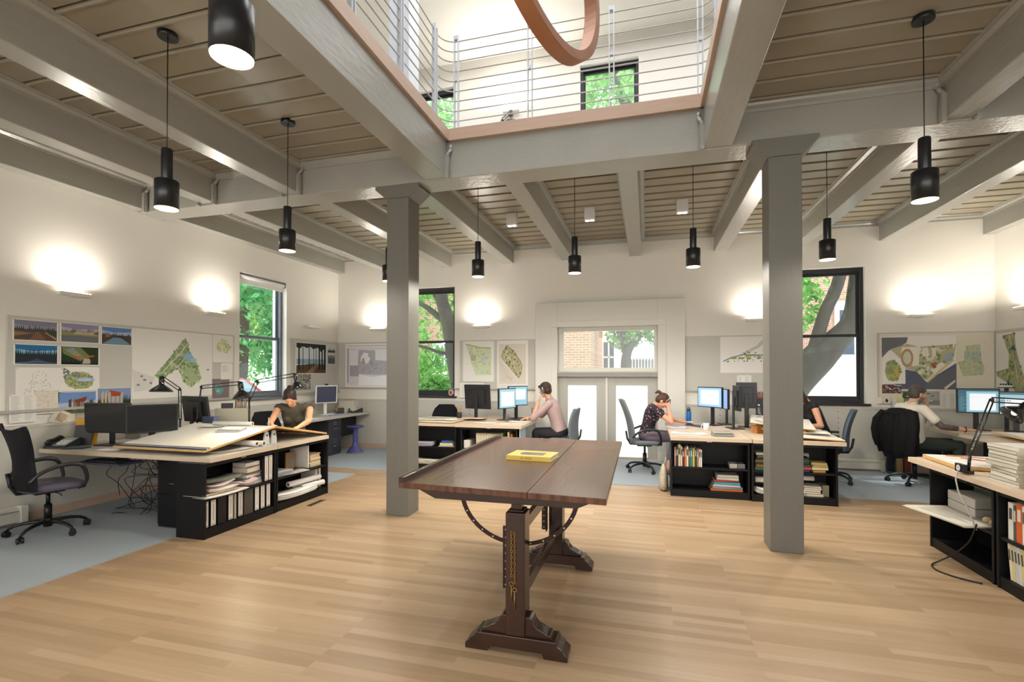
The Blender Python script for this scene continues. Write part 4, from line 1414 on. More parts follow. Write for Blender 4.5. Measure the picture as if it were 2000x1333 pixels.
def ruin(seed):
    g = random.Random(seed)
    L = [('#6f90c0', FULL), ('#a9b8d0', [(0, .3), (1, .3), (1, .6), (0, .5)]), ('#5d6a3a', [(0, 0), (1, 0), (1, .25), (0, .18)])]
    x = .25
    while x < .85:
        w_, h_ = g.uniform(.06, .12), g.uniform(.5, .85)
        L.append((g.choice(['#6b5a4a', '#57483c', '#8a7a68']), [(x, .12), (x + w_, .12), (x + w_, h_), (x, h_ - .05)]))
        x += w_ + g.uniform(.0, .05)
    L.append(('#8c3a26', [(.4, .62), (.75, .78), (.7, .55), (.42, .5)]))
    return L
poster('ruin_print', 'pinned picture of stone ruins under a blue sky above the wide dark monitor', 'L', 3.89, 4.28, 1.08, 1.33, ruin(3), margin=.02, cat='picture', group=G6)
poster('ruin_print', 'pinned picture of a red-roofed stone hall below the bare grey panel', 'L', 4.285, 4.685, 1.16, 1.36, [('#7e90b4', FULL), firs(.2, .5, '#2c3a2c', 4, 9, 0, .3), firs(.2, .5, '#2c3a2c', 5, 9, .7, 1)] + [('#c0ab88', [(x, .05), (x + .07, .05), (x + .07, .75 + .15 * math.sin(x * 9)), (x, .7)]) for x in (.1, .2, .3, .42, .55, .68)] + [('#9c4630', [(.35, .9), (.7, .7), (.66, .5), (.4, .5)])], margin=.02, cat='picture', group=G6)
poster('site_plan', 'small yellow-green plan at the right end of the left wall board', 'L', 5.88, 6.25, 1.70, 2.11, [('#c8cd9c', blob(.5, .6, .32, .28, 2))] + dots(blob(.5, .6, .32, .28, 2), ['#d9d9b4', '#b4bc84', '#e0ddc4'], 60, .04, 3), cat='plan')
poster('oval_note', 'white sheet with an oval edge pinned under the small yellow-green plan', 'L', 6.02, 6.24, 1.44, 1.69, textlines(.1, .7, .45, .85, 6, '#b8b4b0', 5), lift=.003, cat='sheet')
poster('dark_map', 'mauve-brown map with a turquoise shape pinned low beside the left window', 'L', 5.87, 6.18, 1.15, 1.45, [('#7f6f70', FULL), ('#5f9a94', blob(.4, .5, .24, .3, 6)), ('#b06a58', blob(.42, .62, .1, .1, 7)), ('#8fbcb0', blob(.35, .4, .1, .08, 2))], cat='map')
fl_ = [('#cfd8dc', FULL), ('#8fa9b4', [(0, .3), (1, .3), (1, .48), (0, .48)]), ('#5c4438', [(0, 0), (1, 0), (1, .3), (.55, .32), (0, .26)]), ('#8a7058', [(.3, .0), (.55, .0), (.75, .3), (.62, .3)]), ('#2e3030', [(0, 1), (1, 1), (1, .72), (.93, .84), (.82, .74), (.7, .88), (.55, .82), (.45, .9), (.34, .84), (.2, .9), (.1, .8), (0, .86)])]
for x, w_ in ((.06, .05), (.2, .025), (.40, .03), (.56, .02), (.64, .02), (.74, .05), (.84, .05), (.93, .07)):
    fl_.append(('#1d2020', [(x, .12), (x + w_, .1), (x + w_ * .8, 1), (x, 1)]))
poster('forest_photo', 'pinned photograph of dark tree trunks against light, right of the left window', 'L', 7.67, 8.57, 1.52, 2.11, fl_, margin=.02, cat='picture')
poster('small_photo', 'small grey photograph of bare trees, upper one beside the forest photograph', 'L', 8.60, 8.87, 1.94, 2.11, [('#c9cacc', FULL), firs(.25, .5, '#5a5c5e', 3, 12), ('#4e4c4a', [(0, 0), (1, 0), (1, .3), (0, .25)])], margin=.05, cat='picture')
poster('small_photo', 'small grey photograph of a path, lower one beside the forest photograph', 'L', 8.60, 8.87, 1.71, 1.91, [('#8b8a90', FULL), ('#b5b2b8', [(.3, 0), (.8, 0), (.5, .7)]), firs(.6, .3, '#5e5e60', 5, 10)], margin=.05, cat='picture')
poster('collage_print', 'small speckled multicoloured print below the forest photograph', 'L', 7.67, 8.09, 1.22, 1.51, [('#8c8c88', FULL)] + dots(FULL, ['#5f7a50', '#c8b4b8', '#3f4a58', '#d8d8d4', '#7c4f58', '#a9b47c'], 160, .04, 8), cat='picture')
# back wall
sp = [('#d9d6dc', [(.03, .05), (.97, .05), (.97, .9), (.03, .9)]), ('#b9b4bf', [(.26, .3), (.97, .28), (.97, .62), (.80, .68), (.64, .84), (.30, .86)]), ('#e6e4e8', [(.10, .5), (.28, .5), (.28, .84), (.10, .84)]), ('#a9a5ae', [(.10, .25), (.30, .25), (.30, .5), (.10, .5)]), ('#e9e7ea', [(.66, .62), (.94, .6), (.94, .86), (.66, .86)]), ('#ecebee', blob(.44, .66, .09, .14, 2)), ('#9fae94', blob(.40, .6, .03, .07, 3)), ('#9fae94', blob(.58, .58, .025, .06, 4)), ('#f0eff1', [(.3, .05), (.97, .05), (.97, .3), (.6, .24), (.3, .3)])]
sp += dots([(.35, .35), (.9, .3), (.9, .5), (.4, .6)], ['#93a088', '#a7a2b2', '#8f8c98'], 60, .012, 5) + line([(.05, .95), (.97, .95)], .02, '#c4c0c6') + line([(.06, .1), (.06, .9)], .02, '#8d8a90')
poster('site_plan', 'large pale lavender plan on the back wall left of the left pillar', 'B', -6.06, -5.0, 1.24, 2.14, sp, cat='plan')
g1 = [(.09, .93), (.55, .84), (.90, .82), (.90, .16), (.40, .16)]
poster('site_plan', 'pinned plan of a wedge-shaped light green park, left one of the back wall pair', 'B', -3.44, -2.805, 1.37, 2.15, [('#ccd6b4', g1)] + dots(g1, ['#b8c89c', '#d8ddc0', '#a9bb90', '#c5cf9f'], 110, .02, 3, 1.0) + line([(.09, .93), (.55, .84), (.9, .82)], .03, '#a8b88a') + [('#c4c0d6', blob(.68, .56, .06, .07, 5)), ('#b9ad94', [(.25, .52), (.42, .52), (.42, .66), (.25, .66)])] + line([(.55, .5), (.75, .42)], .008, '#8f9a78') + line([(.2, .72), (.5, .3)], .008, '#9aa484'), thick=.012, cat='plan')
g2 = [(.33, .90), (.55, .78), (.75, .58), (.82, .48), (.78, .3), (.70, .22), (.45, .42), (.15, .65), (.2, .78)]
poster('site_plan', 'plan of a grey-green diagonal park over street blocks, right one of the pair', 'B', -2.75, -2.14, 1.24, 2.15, [('#d8cfc2', [(.07, .1), (.93, .1), (.93, .93), (.07, .93)])] + [x for i in range(5) for x in line([(.1, .55 - i * .09), (.5, .12 + i * .03)], .006, '#bdb4a6')] + [x for i in range(4) for x in line([(.15 + i * .1, .12), (.3 + i * .1, .42)], .005, '#c2b9ab')] + [('#b6b08c', g2)] + dots(g2, ['#8f8d62', '#c8c29a', '#75775a', '#a5a67c', '#d8d2b0'], 140, .022, 6) + line(g2 + [g2[0]], .01, '#6e6f58') + line([(.12, .62), (.66, .2)], .02, '#e0d9cc'), thick=.012, cat='plan')
poster('list_sheet', 'white list sheet pinned behind the black monitor on the back wall', 'B', -3.50, -3.0, 1.06, 1.345, textlines(.1, .9, .1, .9, 10, '#c4c0bc', 4), lift=.04, cat='sheet')
rv = [(.78, .98), (.62, .72), (.45, .58), (.38, .50)]
pl3 = line(rv, .05, '#7f9a86') + line(rv, .02, '#e4e0d8') + line([(.38, .5), (.62, .48), (.99, .48)], .035, '#71907c') + line([(.05, .32), (.18, .42), (.38, .5)], .03, '#7a9482')
pl3 += [('#9a9a4c', [(x, y), (x + .08, y), (x + .08, y + .05), (x, y + .05)]) for x, y in ((.18, .38), (.32, .38), (.43, .38), (.60, .39), (.43, .45))] + dots([(.1, .3), (.9, .3), (.95, .5), (.4, .6)], ['#5e7468', '#49604f', '#8aa08c'], 70, .012, 4)
poster('site_plan', 'pinned plan of a winding green waterside strip, cut by the right pillar', 'B', 1.21, 2.15, 1.54, 2.15, pl3, cat='plan')
poster('list_sheet', 'small white list sheet pinned above the monitors left of the right pillar', 'B', 1.47, 1.69, 1.30, 1.50, textlines(.1, .45, .1, .9, 9, '#c4c0bc', 4) + textlines(.55, .9, .1, .9, 9, '#c4c0bc', 5), cat='sheet')
poster('pin_board', 'large cream backing board on the back wall behind the harbour plan', 'B', 3.53, 5.0, 1.09, 2.15, [], thick=.012, paper=PAPER2, cat='pinboard')
hb = [('#6f7078', [(.0, .60), (.0, .98), (.36, .98), (.34, .88), (.22, .78), (.1, .74)]), ('#5d6172', [(.20, .48), (.28, .40), (.48, .34), (.60, .16), (1.0, .50), (1.0, .02), (.18, .02), (.16, .3)]), ('#686a72', [(.55, .02), (1.0, .02), (1.0, .44), (.62, .16)]), ('#b7b291', [(.12, .76), (.35, .86), (.5, .8), (1.0, .84), (.97, .60), (.60, .18), (.47, .34), (.28, .42), (.24, .6)])]
isl = [(.26, .80), (.5, .78), (.98, .82), (.97, .62), (.62, .22), (.48, .36), (.30, .44)]
hb += dots(isl, ['#d9d3c0', '#8f9a66', '#c9c1a4', '#7c8a58', '#e0dac8', '#a5a878'], 170, .022, 9, 1.2) + [('#e6dfcf', [(.27, .8), (.52, .8), (.5, .46), (.42, .44), (.40, .7), (.28, .6)]), ('#b98f78', blob(.345, .60, .085, .17, 4, 16, .04)), ('#c9cfb0', blob(.345, .60, .055, .12, 4, 16, .03)), ('#e4ddce', [(.55, .62), (.63, .62), (.63, .78), (.55, .78)]), ('#e4ddce', [(.68, .62), (.73, .62), (.73, .78), (.68, .78)]), ('#e4ddce', [(.66, .36), (.80, .52), (.86, .48), (.72, .3)]), ('#b5503c', [(.66, .47), (.71, .40), (.74, .43), (.69, .50)]), ('#9aa8b8', [(.82, .6), (.93, .7), (.96, .6), (.88, .52)])]
hb += [('#c8b98a', [(.60, .16), (.62, .14), (.97, .55), (.95, .58)]), ('#d6cfbc', [(.83, .05), (.98, .2), (.98, .16), (.86, .02)])]
poster('harbour_plan', 'large pinned harbour plan with grey water and a running track on the back wall', 'B', 3.56, 4.53, 1.27, 2.11, hb, lift=.013, cat='plan')
gp = [(.3, .9), (.8, .95), (.85, .5), (.95, .3), (.9, .1), (.2, .05), (.02, .45), (.3, .5)]
poster('site_plan', 'pinned pale green plan right of the harbour plan on the back wall', 'B', 4.54, 4.90, 1.46, 2.0, [('#bcc0a0', gp), ('#a9b8b4', [(.25, .52), (.84, .52), (.82, .75), (.25, .75)])] + dots(gp, ['#aab088', '#c9c8a8', '#98a684', '#cfc48a'], 70, .03, 3), lift=.013, cat='plan', paper=PAPER2)
gi = blob(.45, .5, .36, .42, 12, 14, .14)
poster('site_plan', 'pinned island plan in green and ochre overlapping the harbour plan\'s left end', 'B', 3.56, 3.87, 1.37, 1.77, [('#9ea574', gi), ('#c4a857', blob(.6, .4, .16, .28, 4))] + dots(gi, ['#8a9466', '#b4b27c', '#7c8a5c'], 70, .04, 3), lift=.018, cat='plan')
poster('photo_strip', 'small red-brown crowd photograph pinned under the island plan', 'B', 3.56, 3.82, 1.22, 1.36, [('#6c4a48', FULL)] + dots(FULL, ['#b8a8a4', '#8a3434', '#3a3030', '#d0c8c0'], 60, .06, 3), lift=.013, cat='picture')
poster('photo_strip', 'pinned park photograph behind the seated person at the right', 'B', 3.83, 4.31, 1.06, 1.26, [('#7d8a78', FULL), ('#49583c', [(0, .4), (.5, .4), (.5, .9), (0, .9)]), ('#a5a8a4', [(.5, .3), (1, .3), (1, 1), (.5, 1)])] + dots(FULL, ['#5d6e48', '#94988c', '#c4c0b8'], 60, .04, 6), lift=.013, cat='picture')
poster('list_sheet', 'white list sheet hanging between the park photograph and the lit monitors', 'B', 4.32, 4.54, .98, 1.26, textlines(.1, .45, .1, .9, 14, '#c4c0bc', 7) + textlines(.55, .9, .1, .9, 14, '#c4c0bc', 8), lift=.02, cat='sheet')
for k, (x, z, c, lb) in enumerate(((3.47, 1.05, '#e6e0cc', 'small cream note pinned at the left foot of the cream backing board'), (3.58, 1.06, '#d8d0c8', 'small note with a dark mark pinned low on the cream backing board'), (3.68, 1.00, '#c8d4dc', 'pale blue note pinned low, hanging off the cream backing board'), (3.76, 1.05, '#d4d490', 'yellow-green sticky note pinned low on the cream backing board'))):
    poster('note', lb, 'B', x, x + .09, z, z + .10, [(c, FULL)] + ([('#2d2a28', blob(.4, .5, .2, .3, 2, 8))] if k == 1 else []), rot=(-6, 3, 10, -3)[k], lift=.02, cat='note')
rp = [(.25, .97), (.6, .99), (.62, .8), (.75, .55), (.95, .25), (1.0, .05), (.8, .02), (.5, .25), (.05, .38), (.0, .45), (.4, .5), (.42, .7), (.3, .85)]
poster('site_plan', 'tall green river valley plan pinned on the right wall at the picture edge', 'R', 8.95, 8.30, 1.1, 2.12, [('#a3a783', rp)] + dots(rp, ['#87936a', '#bcb88c', '#75845c', '#c9b878'], 120, .03, 3, .7) + line([(.45, .95), (.6, .6), (.7, .3)], .02, '#d6d0b4') + [('#3f6390', blob(.55, .78, .05, .03, 4)), ('#3f6390', blob(.4, .3, .04, .03, 4))], cat='plan')
# ================================================================== SMALL THINGS
RG = random.Random(21)
def local(ox, oy, rz):
    c, s = math.cos(rz), math.sin(rz)
    return lambda x, y: (ox + c * x - s * y, oy + s * x + c * y)
def binder(label, x, y, z, rz, w=.055, h=.29, d=.26, col='#16161a', lab='#dcd6cc', lines=True, group='binders on the low shelf of the near left bookcase', first=None, name='binder', cat='binder'):
    """spine faces local -y"""
    t = thing(name, label, cat, (x, y, z), rz, group)
    MB().box(-w / 2, w / 2, 0, d, 0, h).obj('cover', mat('binder_' + col.strip('#'), col, .45), t, bev=.002)
    if lab:
        mb = MB().box(-w / 2 + .004, w / 2 - .004, -.0012, 0, .012, h - .012)
        if lines:
            mb.box(-.003, .003, -.0016, -.0012, h * .25, h * .82, 1).box(-w * .3, w * .3, -.0016, -.0012, h * .07, h * .1, 1).box(-w * .3, w * .3, -.0016, -.0012, h * .9, h * .92, 1)
        mb.obj('spine_label', [mat('lab_' + lab.strip('#'), lab, .7), mat('grey_ink', '#8c8780', .8)], t)
    return t
def books_row(base, spec, h=.24, d=.18, z=.392, group='', place='', gap=.002, lean=0, cat='book', name='book', x0=0, y0=.03):
    """spec: (thickness, height, colour, description); base: (ox,oy,rz) bookcase frame"""
    f = local(*base)
    x = x0
    for th, hh, col, desc in spec:
        px, py = f(x + th / 2, y0)
        b = thing(name, desc + place, cat, (px, py, z), base[2], group)
        if lean:
            b.rotation_euler = (0, R(lean), base[2])
        MB().box(-th / 2, th / 2, 0, d, 0, hh).obj('cover', mat('book_' + col.strip('#'), col, .55), b, bev=.0015)
        MB().box(-th / 2 + .002, th / 2 - .002, .004, d + .001, hh - .0005, hh + .0007).obj('page_block', PAPER2, b)
        MB().box(-th * .28, th * .28, -.0008, 0, hh * .55, hh * .85).obj('spine_title', mat('spine_pale' if sum(lin(col)[:3]) < 1.2 else 'spine_dark', '#d8d2c4' if sum(lin(col)[:3]) < 1.2 else '#4a4640', .6), b)
        x += th + gap
    return x
def books_stack(base, x, y, z, spec, group='', place='', rzj=4, cat='book', name='book'):
    """spec: (w, d, thickness, colour, description), bottom first; spine faces local -y"""
    f = local(*base)
    for w, d, th, col, desc in spec:
        px, py = f(x + RG.uniform(-.008, .008), y + RG.uniform(0, .01))
        b = thing(name, desc + place, cat, (px, py, z), base[2] + R(RG.uniform(-rzj, rzj)), group)
        e = min(.003, th * .2)
        mb = MB().box(-w / 2, w / 2, 0, d, 0, e).box(-w / 2, w / 2, 0, d, th - e, th).box(-w / 2, w / 2, 0, .004, 0, th)
        mb.obj('cover', mat('book_' + col.strip('#'), col, .55), b)
        MB().box(-w / 2 + .003, w / 2 - .003, .004, d - .004, e, th - e).obj('page_block', PAPER2, b)
        z += th + .0006
    return z
def sheets(label, x, y, z, rz, w, d, n=5, seed=1, curl=.0, th=.0012, col=PAPER, group=None, name='paper_sheet', cat='paper', print_=None):
    """a loose sheaf with slightly fanned, slightly bent sheets as one thing"""
    g = random.Random(seed)
    mb = MB()
    ns = 8
    for k in range(n):
        a = g.uniform(-.06, .06)
        ox, oy = g.uniform(-.012, .012), g.uniform(-.012, .012)
        A, B = [], []
        for i in range(ns + 1):
            u = i / ns - .5
            zc_ = curl * (4 * u * u * (1 if k % 2 else .7)) + k * th * 1.6
            row = []
            for v in (-.5, .5):
                px, py = u * w, v * d
                row.append((ox + px * math.cos(a) - py * math.sin(a), oy + px * math.sin(a) + py * math.cos(a), zc_))
            A.append([mb._v(p) for p in row])
            B.append([mb._v((p[0], p[1], p[2] + th)) for p in row])
        for i in range(ns):
            mb._f([B[i][0], B[i + 1][0], B[i + 1][1], B[i][1]], 0, True)
            mb._f([A[i][1], A[i + 1][1], A[i + 1][0], A[i][0]], 0, True)
            for s in (0, 1):
                mb._f([A[i][s], A[i + 1][s], B[i + 1][s], B[i][s]], 0)
        mb._f([A[0][0], B[0][0], B[0][1], A[0][1]])
        mb._f([A[-1][0], A[-1][1], B[-1][1], B[-1][0]])
    if print_:
        zt_ = n * th * 1.6 + .0006
        for i in range(7):
            yy = -d * .35 + i * d * .1
            mb.box(-w * .35, w * .1 + g.uniform(0, .25) * w, yy, yy + d * .02, zt_, zt_ + .0004, 1)
    o = mb.obj(name, [col, mat('grey_ink', '#8c8780', .8)], loc=(x, y, z), rot=(0, 0, rz))
    return tag(o, label, cat, group)
def roll(label, p0, p1, r, col=PAPER, group=None, name='paper_roll', ink_=None):
    t = thing(name, label, 'paper roll', tuple(p0), 0, group)
    d = Vector(p1) - Vector(p0)
    n = 20
    mb = MB()
    A, B = mb.ring((0, 0, 0), d, r, n), mb.ring(d, d, r, n)
    C, D = mb.ring((0, 0, 0), d, r * .62, n), mb.ring(d, d, r * .62, n)
    for i in range(n):
        j = (i + 1) % n
        mb._f([A[i], A[j], B[j], B[i]], 0, True)
        mb._f([C[i], D[i], D[j], C[j]], 1, True)
        mb._f([A[i], C[i], C[j], A[j]], 0)
        mb._f([B[i], B[j], D[j], D[i]], 0)
    mb.obj('tube', [col, mat('tube_brown_inside', '#8d6f52', .8)], t)
    return t

# ---- near left bookcase (front plane x=-3.935, shelf coordinates: local x -> +y, local y -> -x)
BL1 = (-3.935, 4.09, R(90))
f = local(*BL1)
xs = -.425
spec = [(.045, '#16161a', '#dcd6cc', 'narrow white-labelled binder at the near end of'), (.062, '#16161a', '#dcd6cc', 'wide white-labelled binder, second from the near end of'),
        (.10, '#0f0f12', None, 'plain black binder between labelled ones on'), (.058, '#16161a', '#dcd6cc', 'white-labelled binder right of the plain black one on'), (.020, '#b9b3a4', None, 'thin cream report between two binders on'),
        (.062, '#16161a', '#d8d2c8', 'white-labelled binder left of the dark lever file on'), (.115, '#4a463f', None, 'dark brown-grey lever file in the middle of'), (.060, '#16161a', '#dcd6cc', 'first of three labelled binders at the far end of'),
        (.060, '#16161a', '#d8d2c8', 'middle one of three end binders on'), (.060, '#16161a', '#dcd6cc', 'last labelled binder at the far end of')]
tot = sum(s[0] for s in spec)
gp_ = (.85 - tot) / len(spec)
for th, col, lab, desc in spec:
    px, py = f(xs + th / 2, .03)
    binder(desc + ' the near left bookcase\'s bottom shelf', px, py, .087, R(90), th, .262 if th > .03 else .25, .25, col, lab)
    xs += th + gp_
for k, dx in enumerate((.335, .395)):
    px, py = f(dx, .02)
    binder(('tall white-labelled binder on the near left bookcase\'s upper shelf, beside the paper heap', 'tall white-labelled binder at the far end of the near left bookcase\'s upper shelf')[k], px, py, .371, R(90), .055, .285, .25, '#16161a', '#dcd6cc', group='binders on the upper shelf of the near left bookcase')
zz = .371
px, py = f(-.20, .14)
lst = [('loose white drawing sheets spilling over the upper shelf edge of the near left bookcase', -.22, .10, .46, .30, 5, .012, PAPER, 0), ('buff folder under the paper heap on the near left bookcase', -.25, .13, .40, .28, 3, .004, mat('buff_folder', '#c2a884', .7), .024),
       ('folded white drawings heaped on the upper shelf of the near left bookcase', -.20, .13, .36, .26, 7, .022, PAPER, .036), ('bent magazine with red pages on the paper heap of the near left bookcase', .05, .12, .26, .24, 6, .035, mat('magazine_pink', '#d0b4ac', .6), .03),
       ('crumpled pinkish tracing sheets on the paper heap of the near left bookcase', -.24, .15, .32, .24, 5, .035, mat('pink_tracing', '#dccac0', .7), .075), ('grey-green booklets on top of the paper heap of the near left bookcase', -.16, .17, .40, .22, 8, .006, mat('grey_green_cover', '#8c8f80', .6), .115)]
for lb, dx, dy, w_, d_, n_, cu, m_, dz in lst:
    px, py = f(dx, dy)
    sheets(lb, px, py, zz + dz, R(90 + RG.uniform(-6, 6)), w_, d_, n_, RG.randint(0, 99), cu, .0018, m_)
books_stack(BL1, .20, .06, zz, [(.24, .2, .03, '#c9c4b8', 'grey report at the bottom of'), (.22, .2, .035, '#d8d2c4', 'white report low in'), (.2, .18, .012, '#3a4a8c', 'thin blue booklet in'), (.22, .2, .03, '#d4cec0', 'cream report in the middle of'), (.2, .18, .022, '#7a6048', 'brown book in'), (.19, .18, .05, '#dcd6ca', 'thick white document near the top of'), (.18, .17, .008, '#a04038', 'thin red booklet in'), (.19, .17, .042, '#e0dace', 'white document on top of')], 'documents piled beside the tall binders', ' the document pile beside the tall binders', 5)

# ---- far left bookcase
BL2 = (-3.945, 5.02, R(90))
f = local(*BL2)
px, py = f(-.28, .16); sheets('grey plastic tray of papers on the upper shelf of the far left bookcase', px, py, .371, R(90), .28, .24, 14, 4, .0, .0022, mat('grey_tray', '#a8aaac', .5))
px, py = f(-.10, .10); sheets('loose printed leaflets lying on the upper shelf of the far left bookcase', px, py, .371, R(78), .36, .20, 4, 9, .004, .0015, mat('leaflet_grey', '#b4aaa2', .6), print_=1)
px, py = f(.0, .20)
binder('brown picture frame with an orange edge on the far left bookcase\'s upper shelf', px, py, .385, R(90 - 10), .13, .20, .02, '#a8582c', '#7a6a50', False, None, name='picture_frame', cat='picture frame')
px, py = f(.14, .05)
binder('white foam board standing on edge on the upper shelf of the far left bookcase', px, py, .378, R(92), .014, .27, .26, '#e8e4dc', None, False, None, name='foam_board', cat='foam board')
books_stack(BL2, .29, .06, .372, [(.2, .2, .018, '#c8b48c', 'cream envelope bundle at the bottom of'), (.21, .2, .022, '#d8c8a8', 'second bundle from the bottom of'), (.2, .2, .02, '#e0d4b8', 'cream bundle in the lower half of'), (.2, .19, .02, '#c49860', 'tan bundle in the middle of'), (.21, .2, .02, '#ded2b4', 'pale bundle above the tan one in'), (.2, .19, .02, '#d4c4a0', 'folded tracing bundle in'), (.19, .19, .018, '#e4dcc4', 'upper white bundle of'), (.19, .18, .016, '#d0a878', 'top tan folder of')], 'tan folders stacked in the far left bookcase', ' the tan folder stack in the far left bookcase', 5, name='folder', cat='folder')
px, py = f(-.12, .12); sheets('thick sheaf of large drawings drooping over the bottom shelf of the far left bookcase', px, py, .10, R(84), .62, .26, 14, 5, .022, .0025, PAPER)
for k, (a, b, c_, z_) in enumerate(((-.12, .38, .10, .225), (.06, .40, .06, .155), (.02, .36, .17, .15))):
    p0, p1 = f(a, c_ + .03), f(b, c_ - .03)
    roll(('rolled drawing lying on top in the far left bookcase', 'thin rolled drawing at the front of the far left bookcase', 'rolled drawing at the back of the far left bookcase')[k], (p0[0], p0[1], z_), (p1[0], p1[1], z_), .032)
for k, dx in enumerate((.33, .365, .40)):
    px, py = f(dx, .08)
    binder(('white report standing left of the dark book on the far left bookcase\'s bottom shelf', 'dark book between white reports on the far left bookcase\'s bottom shelf', 'white-spined report at the far end of the far left bookcase\'s bottom shelf')[k], px, py, .088, R(90), (.025, .03, .03)[k], (.24, .17, .265)[k], .22, ('#d8d2c6', '#5a4a3c', '#e0dad0')[k], None, False, 'reports on the far left bookcase bottom shelf', name='report', cat='report')

# ---- things under / on the sloping boards
for k, (dx, zc_) in enumerate(((4.36, .80), (4.46, .79))):
    roll(('white cardboard tube under the near sloping board, front one', 'white cardboard tube under the near sloping board, second one')[k], (-4.02, dx, zc_ - .015), (-4.6, dx + .05, zc_ - .015), .028, name='cardboard_tube')
for k, y in enumerate((4.57, 4.68)):
    h = .145
    mb = MB().prism([(-.04, 0), (.04, 0), (.04, .05), (.018, h), (-.018, h), (-.04, .05)], -.01, .01, 'x')
    mb.cyl((.0102, 0, .10), (.012, 0, .10), .012, n=14, m=1)
    tag(mb.obj('board_bracket', [mat('white_steel_bracket', '#cfcfcc', .4), DARKP], loc=(-4.09, y, ZD)), ('white metal bracket holding up the near board\'s high edge', 'white metal bracket holding up the far board\'s high edge')[k], 'bracket')
sheets('loose papers tucked under the near corner of the white drawing board', -4.12, 4.10, ZD + .001, R(75), .40, .16, 4, 6, .006, .0015, mat('grey_paper', '#b8b2a8', .8))
roll('rolled drawing lying on the ridge of the white drawing board', (-4.85, 4.60, .958), (-4.36, 4.66, .958), .024)
sheets('folded sheet beside the roll on the ridge of the white drawing board', -4.80, 4.55, .930, R(20), .3, .10, 2, 2, .008, .001)
kb = thing('keyboard', 'light grey stack of keyboards lying on the white drawing board', 'keyboard', (-4.42, 4.42, .904), R(8))
mb = MB().box(-.14, .14, -.07, .07, 0, .012).box(-.12, .14, -.055, .07, .012, .026)
for i in range(13):
    for j in range(5):
        mb.box(-.115 + i * .0195, -.101 + i * .0195, -.048 + j * .0225, -.031 + j * .0225, .026, .033, 1)
mb.obj('case', [mat('keyboard_grey', '#a4a6a8', .5), mat('key_white', '#c8cacc', .5)], kb)
kb.rotation_euler = (R(8.5), 0, R(8))

# ---- articulated desk lamps
LMP = mat('black_enamel', '#141416', .18, spec=.6)
def desk_lamp(label, base, knee, elbow, neck, head_dir, r=.085, hl=.15, glow=True, clamp_h=.05, m=LMP):
    """all points in world coordinates; head_dir = where the light shines"""
    t = thing('desk_lamp', label, 'desk lamp', tuple(base), 0, 'articulated desk lamps')
    o = Vector(base)
    L_ = lambda p: Vector(p) - o
    k, e, n = L_(knee), L_(elbow), L_(neck)
    MB().box(-.022, .022, -.03, .03, -clamp_h, .012).box(-.02, .02, -.03, -.015, -clamp_h - .05, -clamp_h).cyl((0, 0, .012), k, .011, n=10).obj('clamp', m, t)
    side = (e - k).cross(Vector((0, 0, 1)))
    side = side.normalized() * .0 if side.length < 1e-4 else side.normalized()
    up = Vector((0, 0, .022))
    def arm(a, b, nm):
        d = (b - a).normalized()
        p = d.cross(side if side.length > 0 else Vector((1, 0, 0)))
        p = p.normalized() * .018 if p.length > 1e-4 else Vector((.018, 0, 0))
        mb = MB()
        for s in (-1, 1):
            mb.tube([a + p * s, b + p * s], .0055, 6)
        q0, q1 = a + d * .03, a + d * .17
        mb.tube([q0 + (q1 - q0) * (i / 24) + Vector((0, 0, 0)) + p * .3 * math.cos(i * PI / 2) + side * .006 * math.sin(i * PI / 2) for i in range(25)], .0022, 5, 1)
        mb.ell(b, .016)
        mb.ell(a, .014)
        mb.obj(nm, [m, CHROME], t)
    arm(k, e, 'lower_arm')
    arm(e, n, 'upper_arm')
    hd = Vector(head_dir).normalized()
    q = Vector((0, 0, -1)).rotation_difference(hd)
    c = n + hd * .02
    mb = MB()
    mb.T = Matrix.Translation(c) @ q.to_matrix().to_4x4()
    mb.lathe([(.012, .035), (.026, .03), (.028, -.02), (.026, -.06), (.034, -.068), (r * .75, -.105), (r, -.135), (r * 1.03, -.15), (r, -.15), (r * .72, -.11), (.03, -.075), (.02, -.06)], n=28, cap=False)
    for i in range(5):
        mb.lathe([(.027, -.01 - i * .008), (.030, -.012 - i * .008), (.027, -.014 - i * .008)], n=20, cap=False)
    mb.lathe([(.001, .036), (.012, .035)], n=12, cap=False)
    mb.obj('lamp_shade', m, t)
    mb = MB()
    mb.T = Matrix.Translation(c) @ q.to_matrix().to_4x4()
    mb.ell((0, 0, -.105), (.024, .024, .032))
    mb.obj('bulb', BULB if glow else WHITEP, t)
    return t
desk_lamp('black desk lamp upright behind the dark monitors on the left worktop', (-5.23, 4.50, .76), (-5.23, 4.50, 1.0), (-5.24, 4.50, 1.35), (-5.46, 4.46, 1.49), (0, -.05, -1), .115, glow=False)
desk_lamp('black desk lamp with a long horizontal arm over the white drawing board', (-5.27, 4.76, .76), (-5.27, 4.76, .96), (-5.06, 4.62, 1.375), (-4.33, 4.45, 1.43), (.15, 0, -1), .092)
light('desk_lamp_light', 'SPOT', (-4.30, 4.45, 1.27), 14, (1, .82, .55), (R(-35), R(-5), 0), spot_size=R(120), spot_blend=.8, shadow_soft_size=.03)
desk_lamp('black desk lamp stretching towards the left window, above the drawing woman', (-4.54, 4.80, .93), (-4.54, 4.80, 1.24), (-4.48, 4.85, 1.44), (-4.10, 5.05, 1.52), (.12, .1, -1), .075)
light('desk_lamp_light', 'SPOT', (-4.10, 5.06, 1.36), 16, (1, .78, .48), (R(30), R(8), 0), spot_size=R(130), spot_blend=.8, shadow_soft_size=.03)
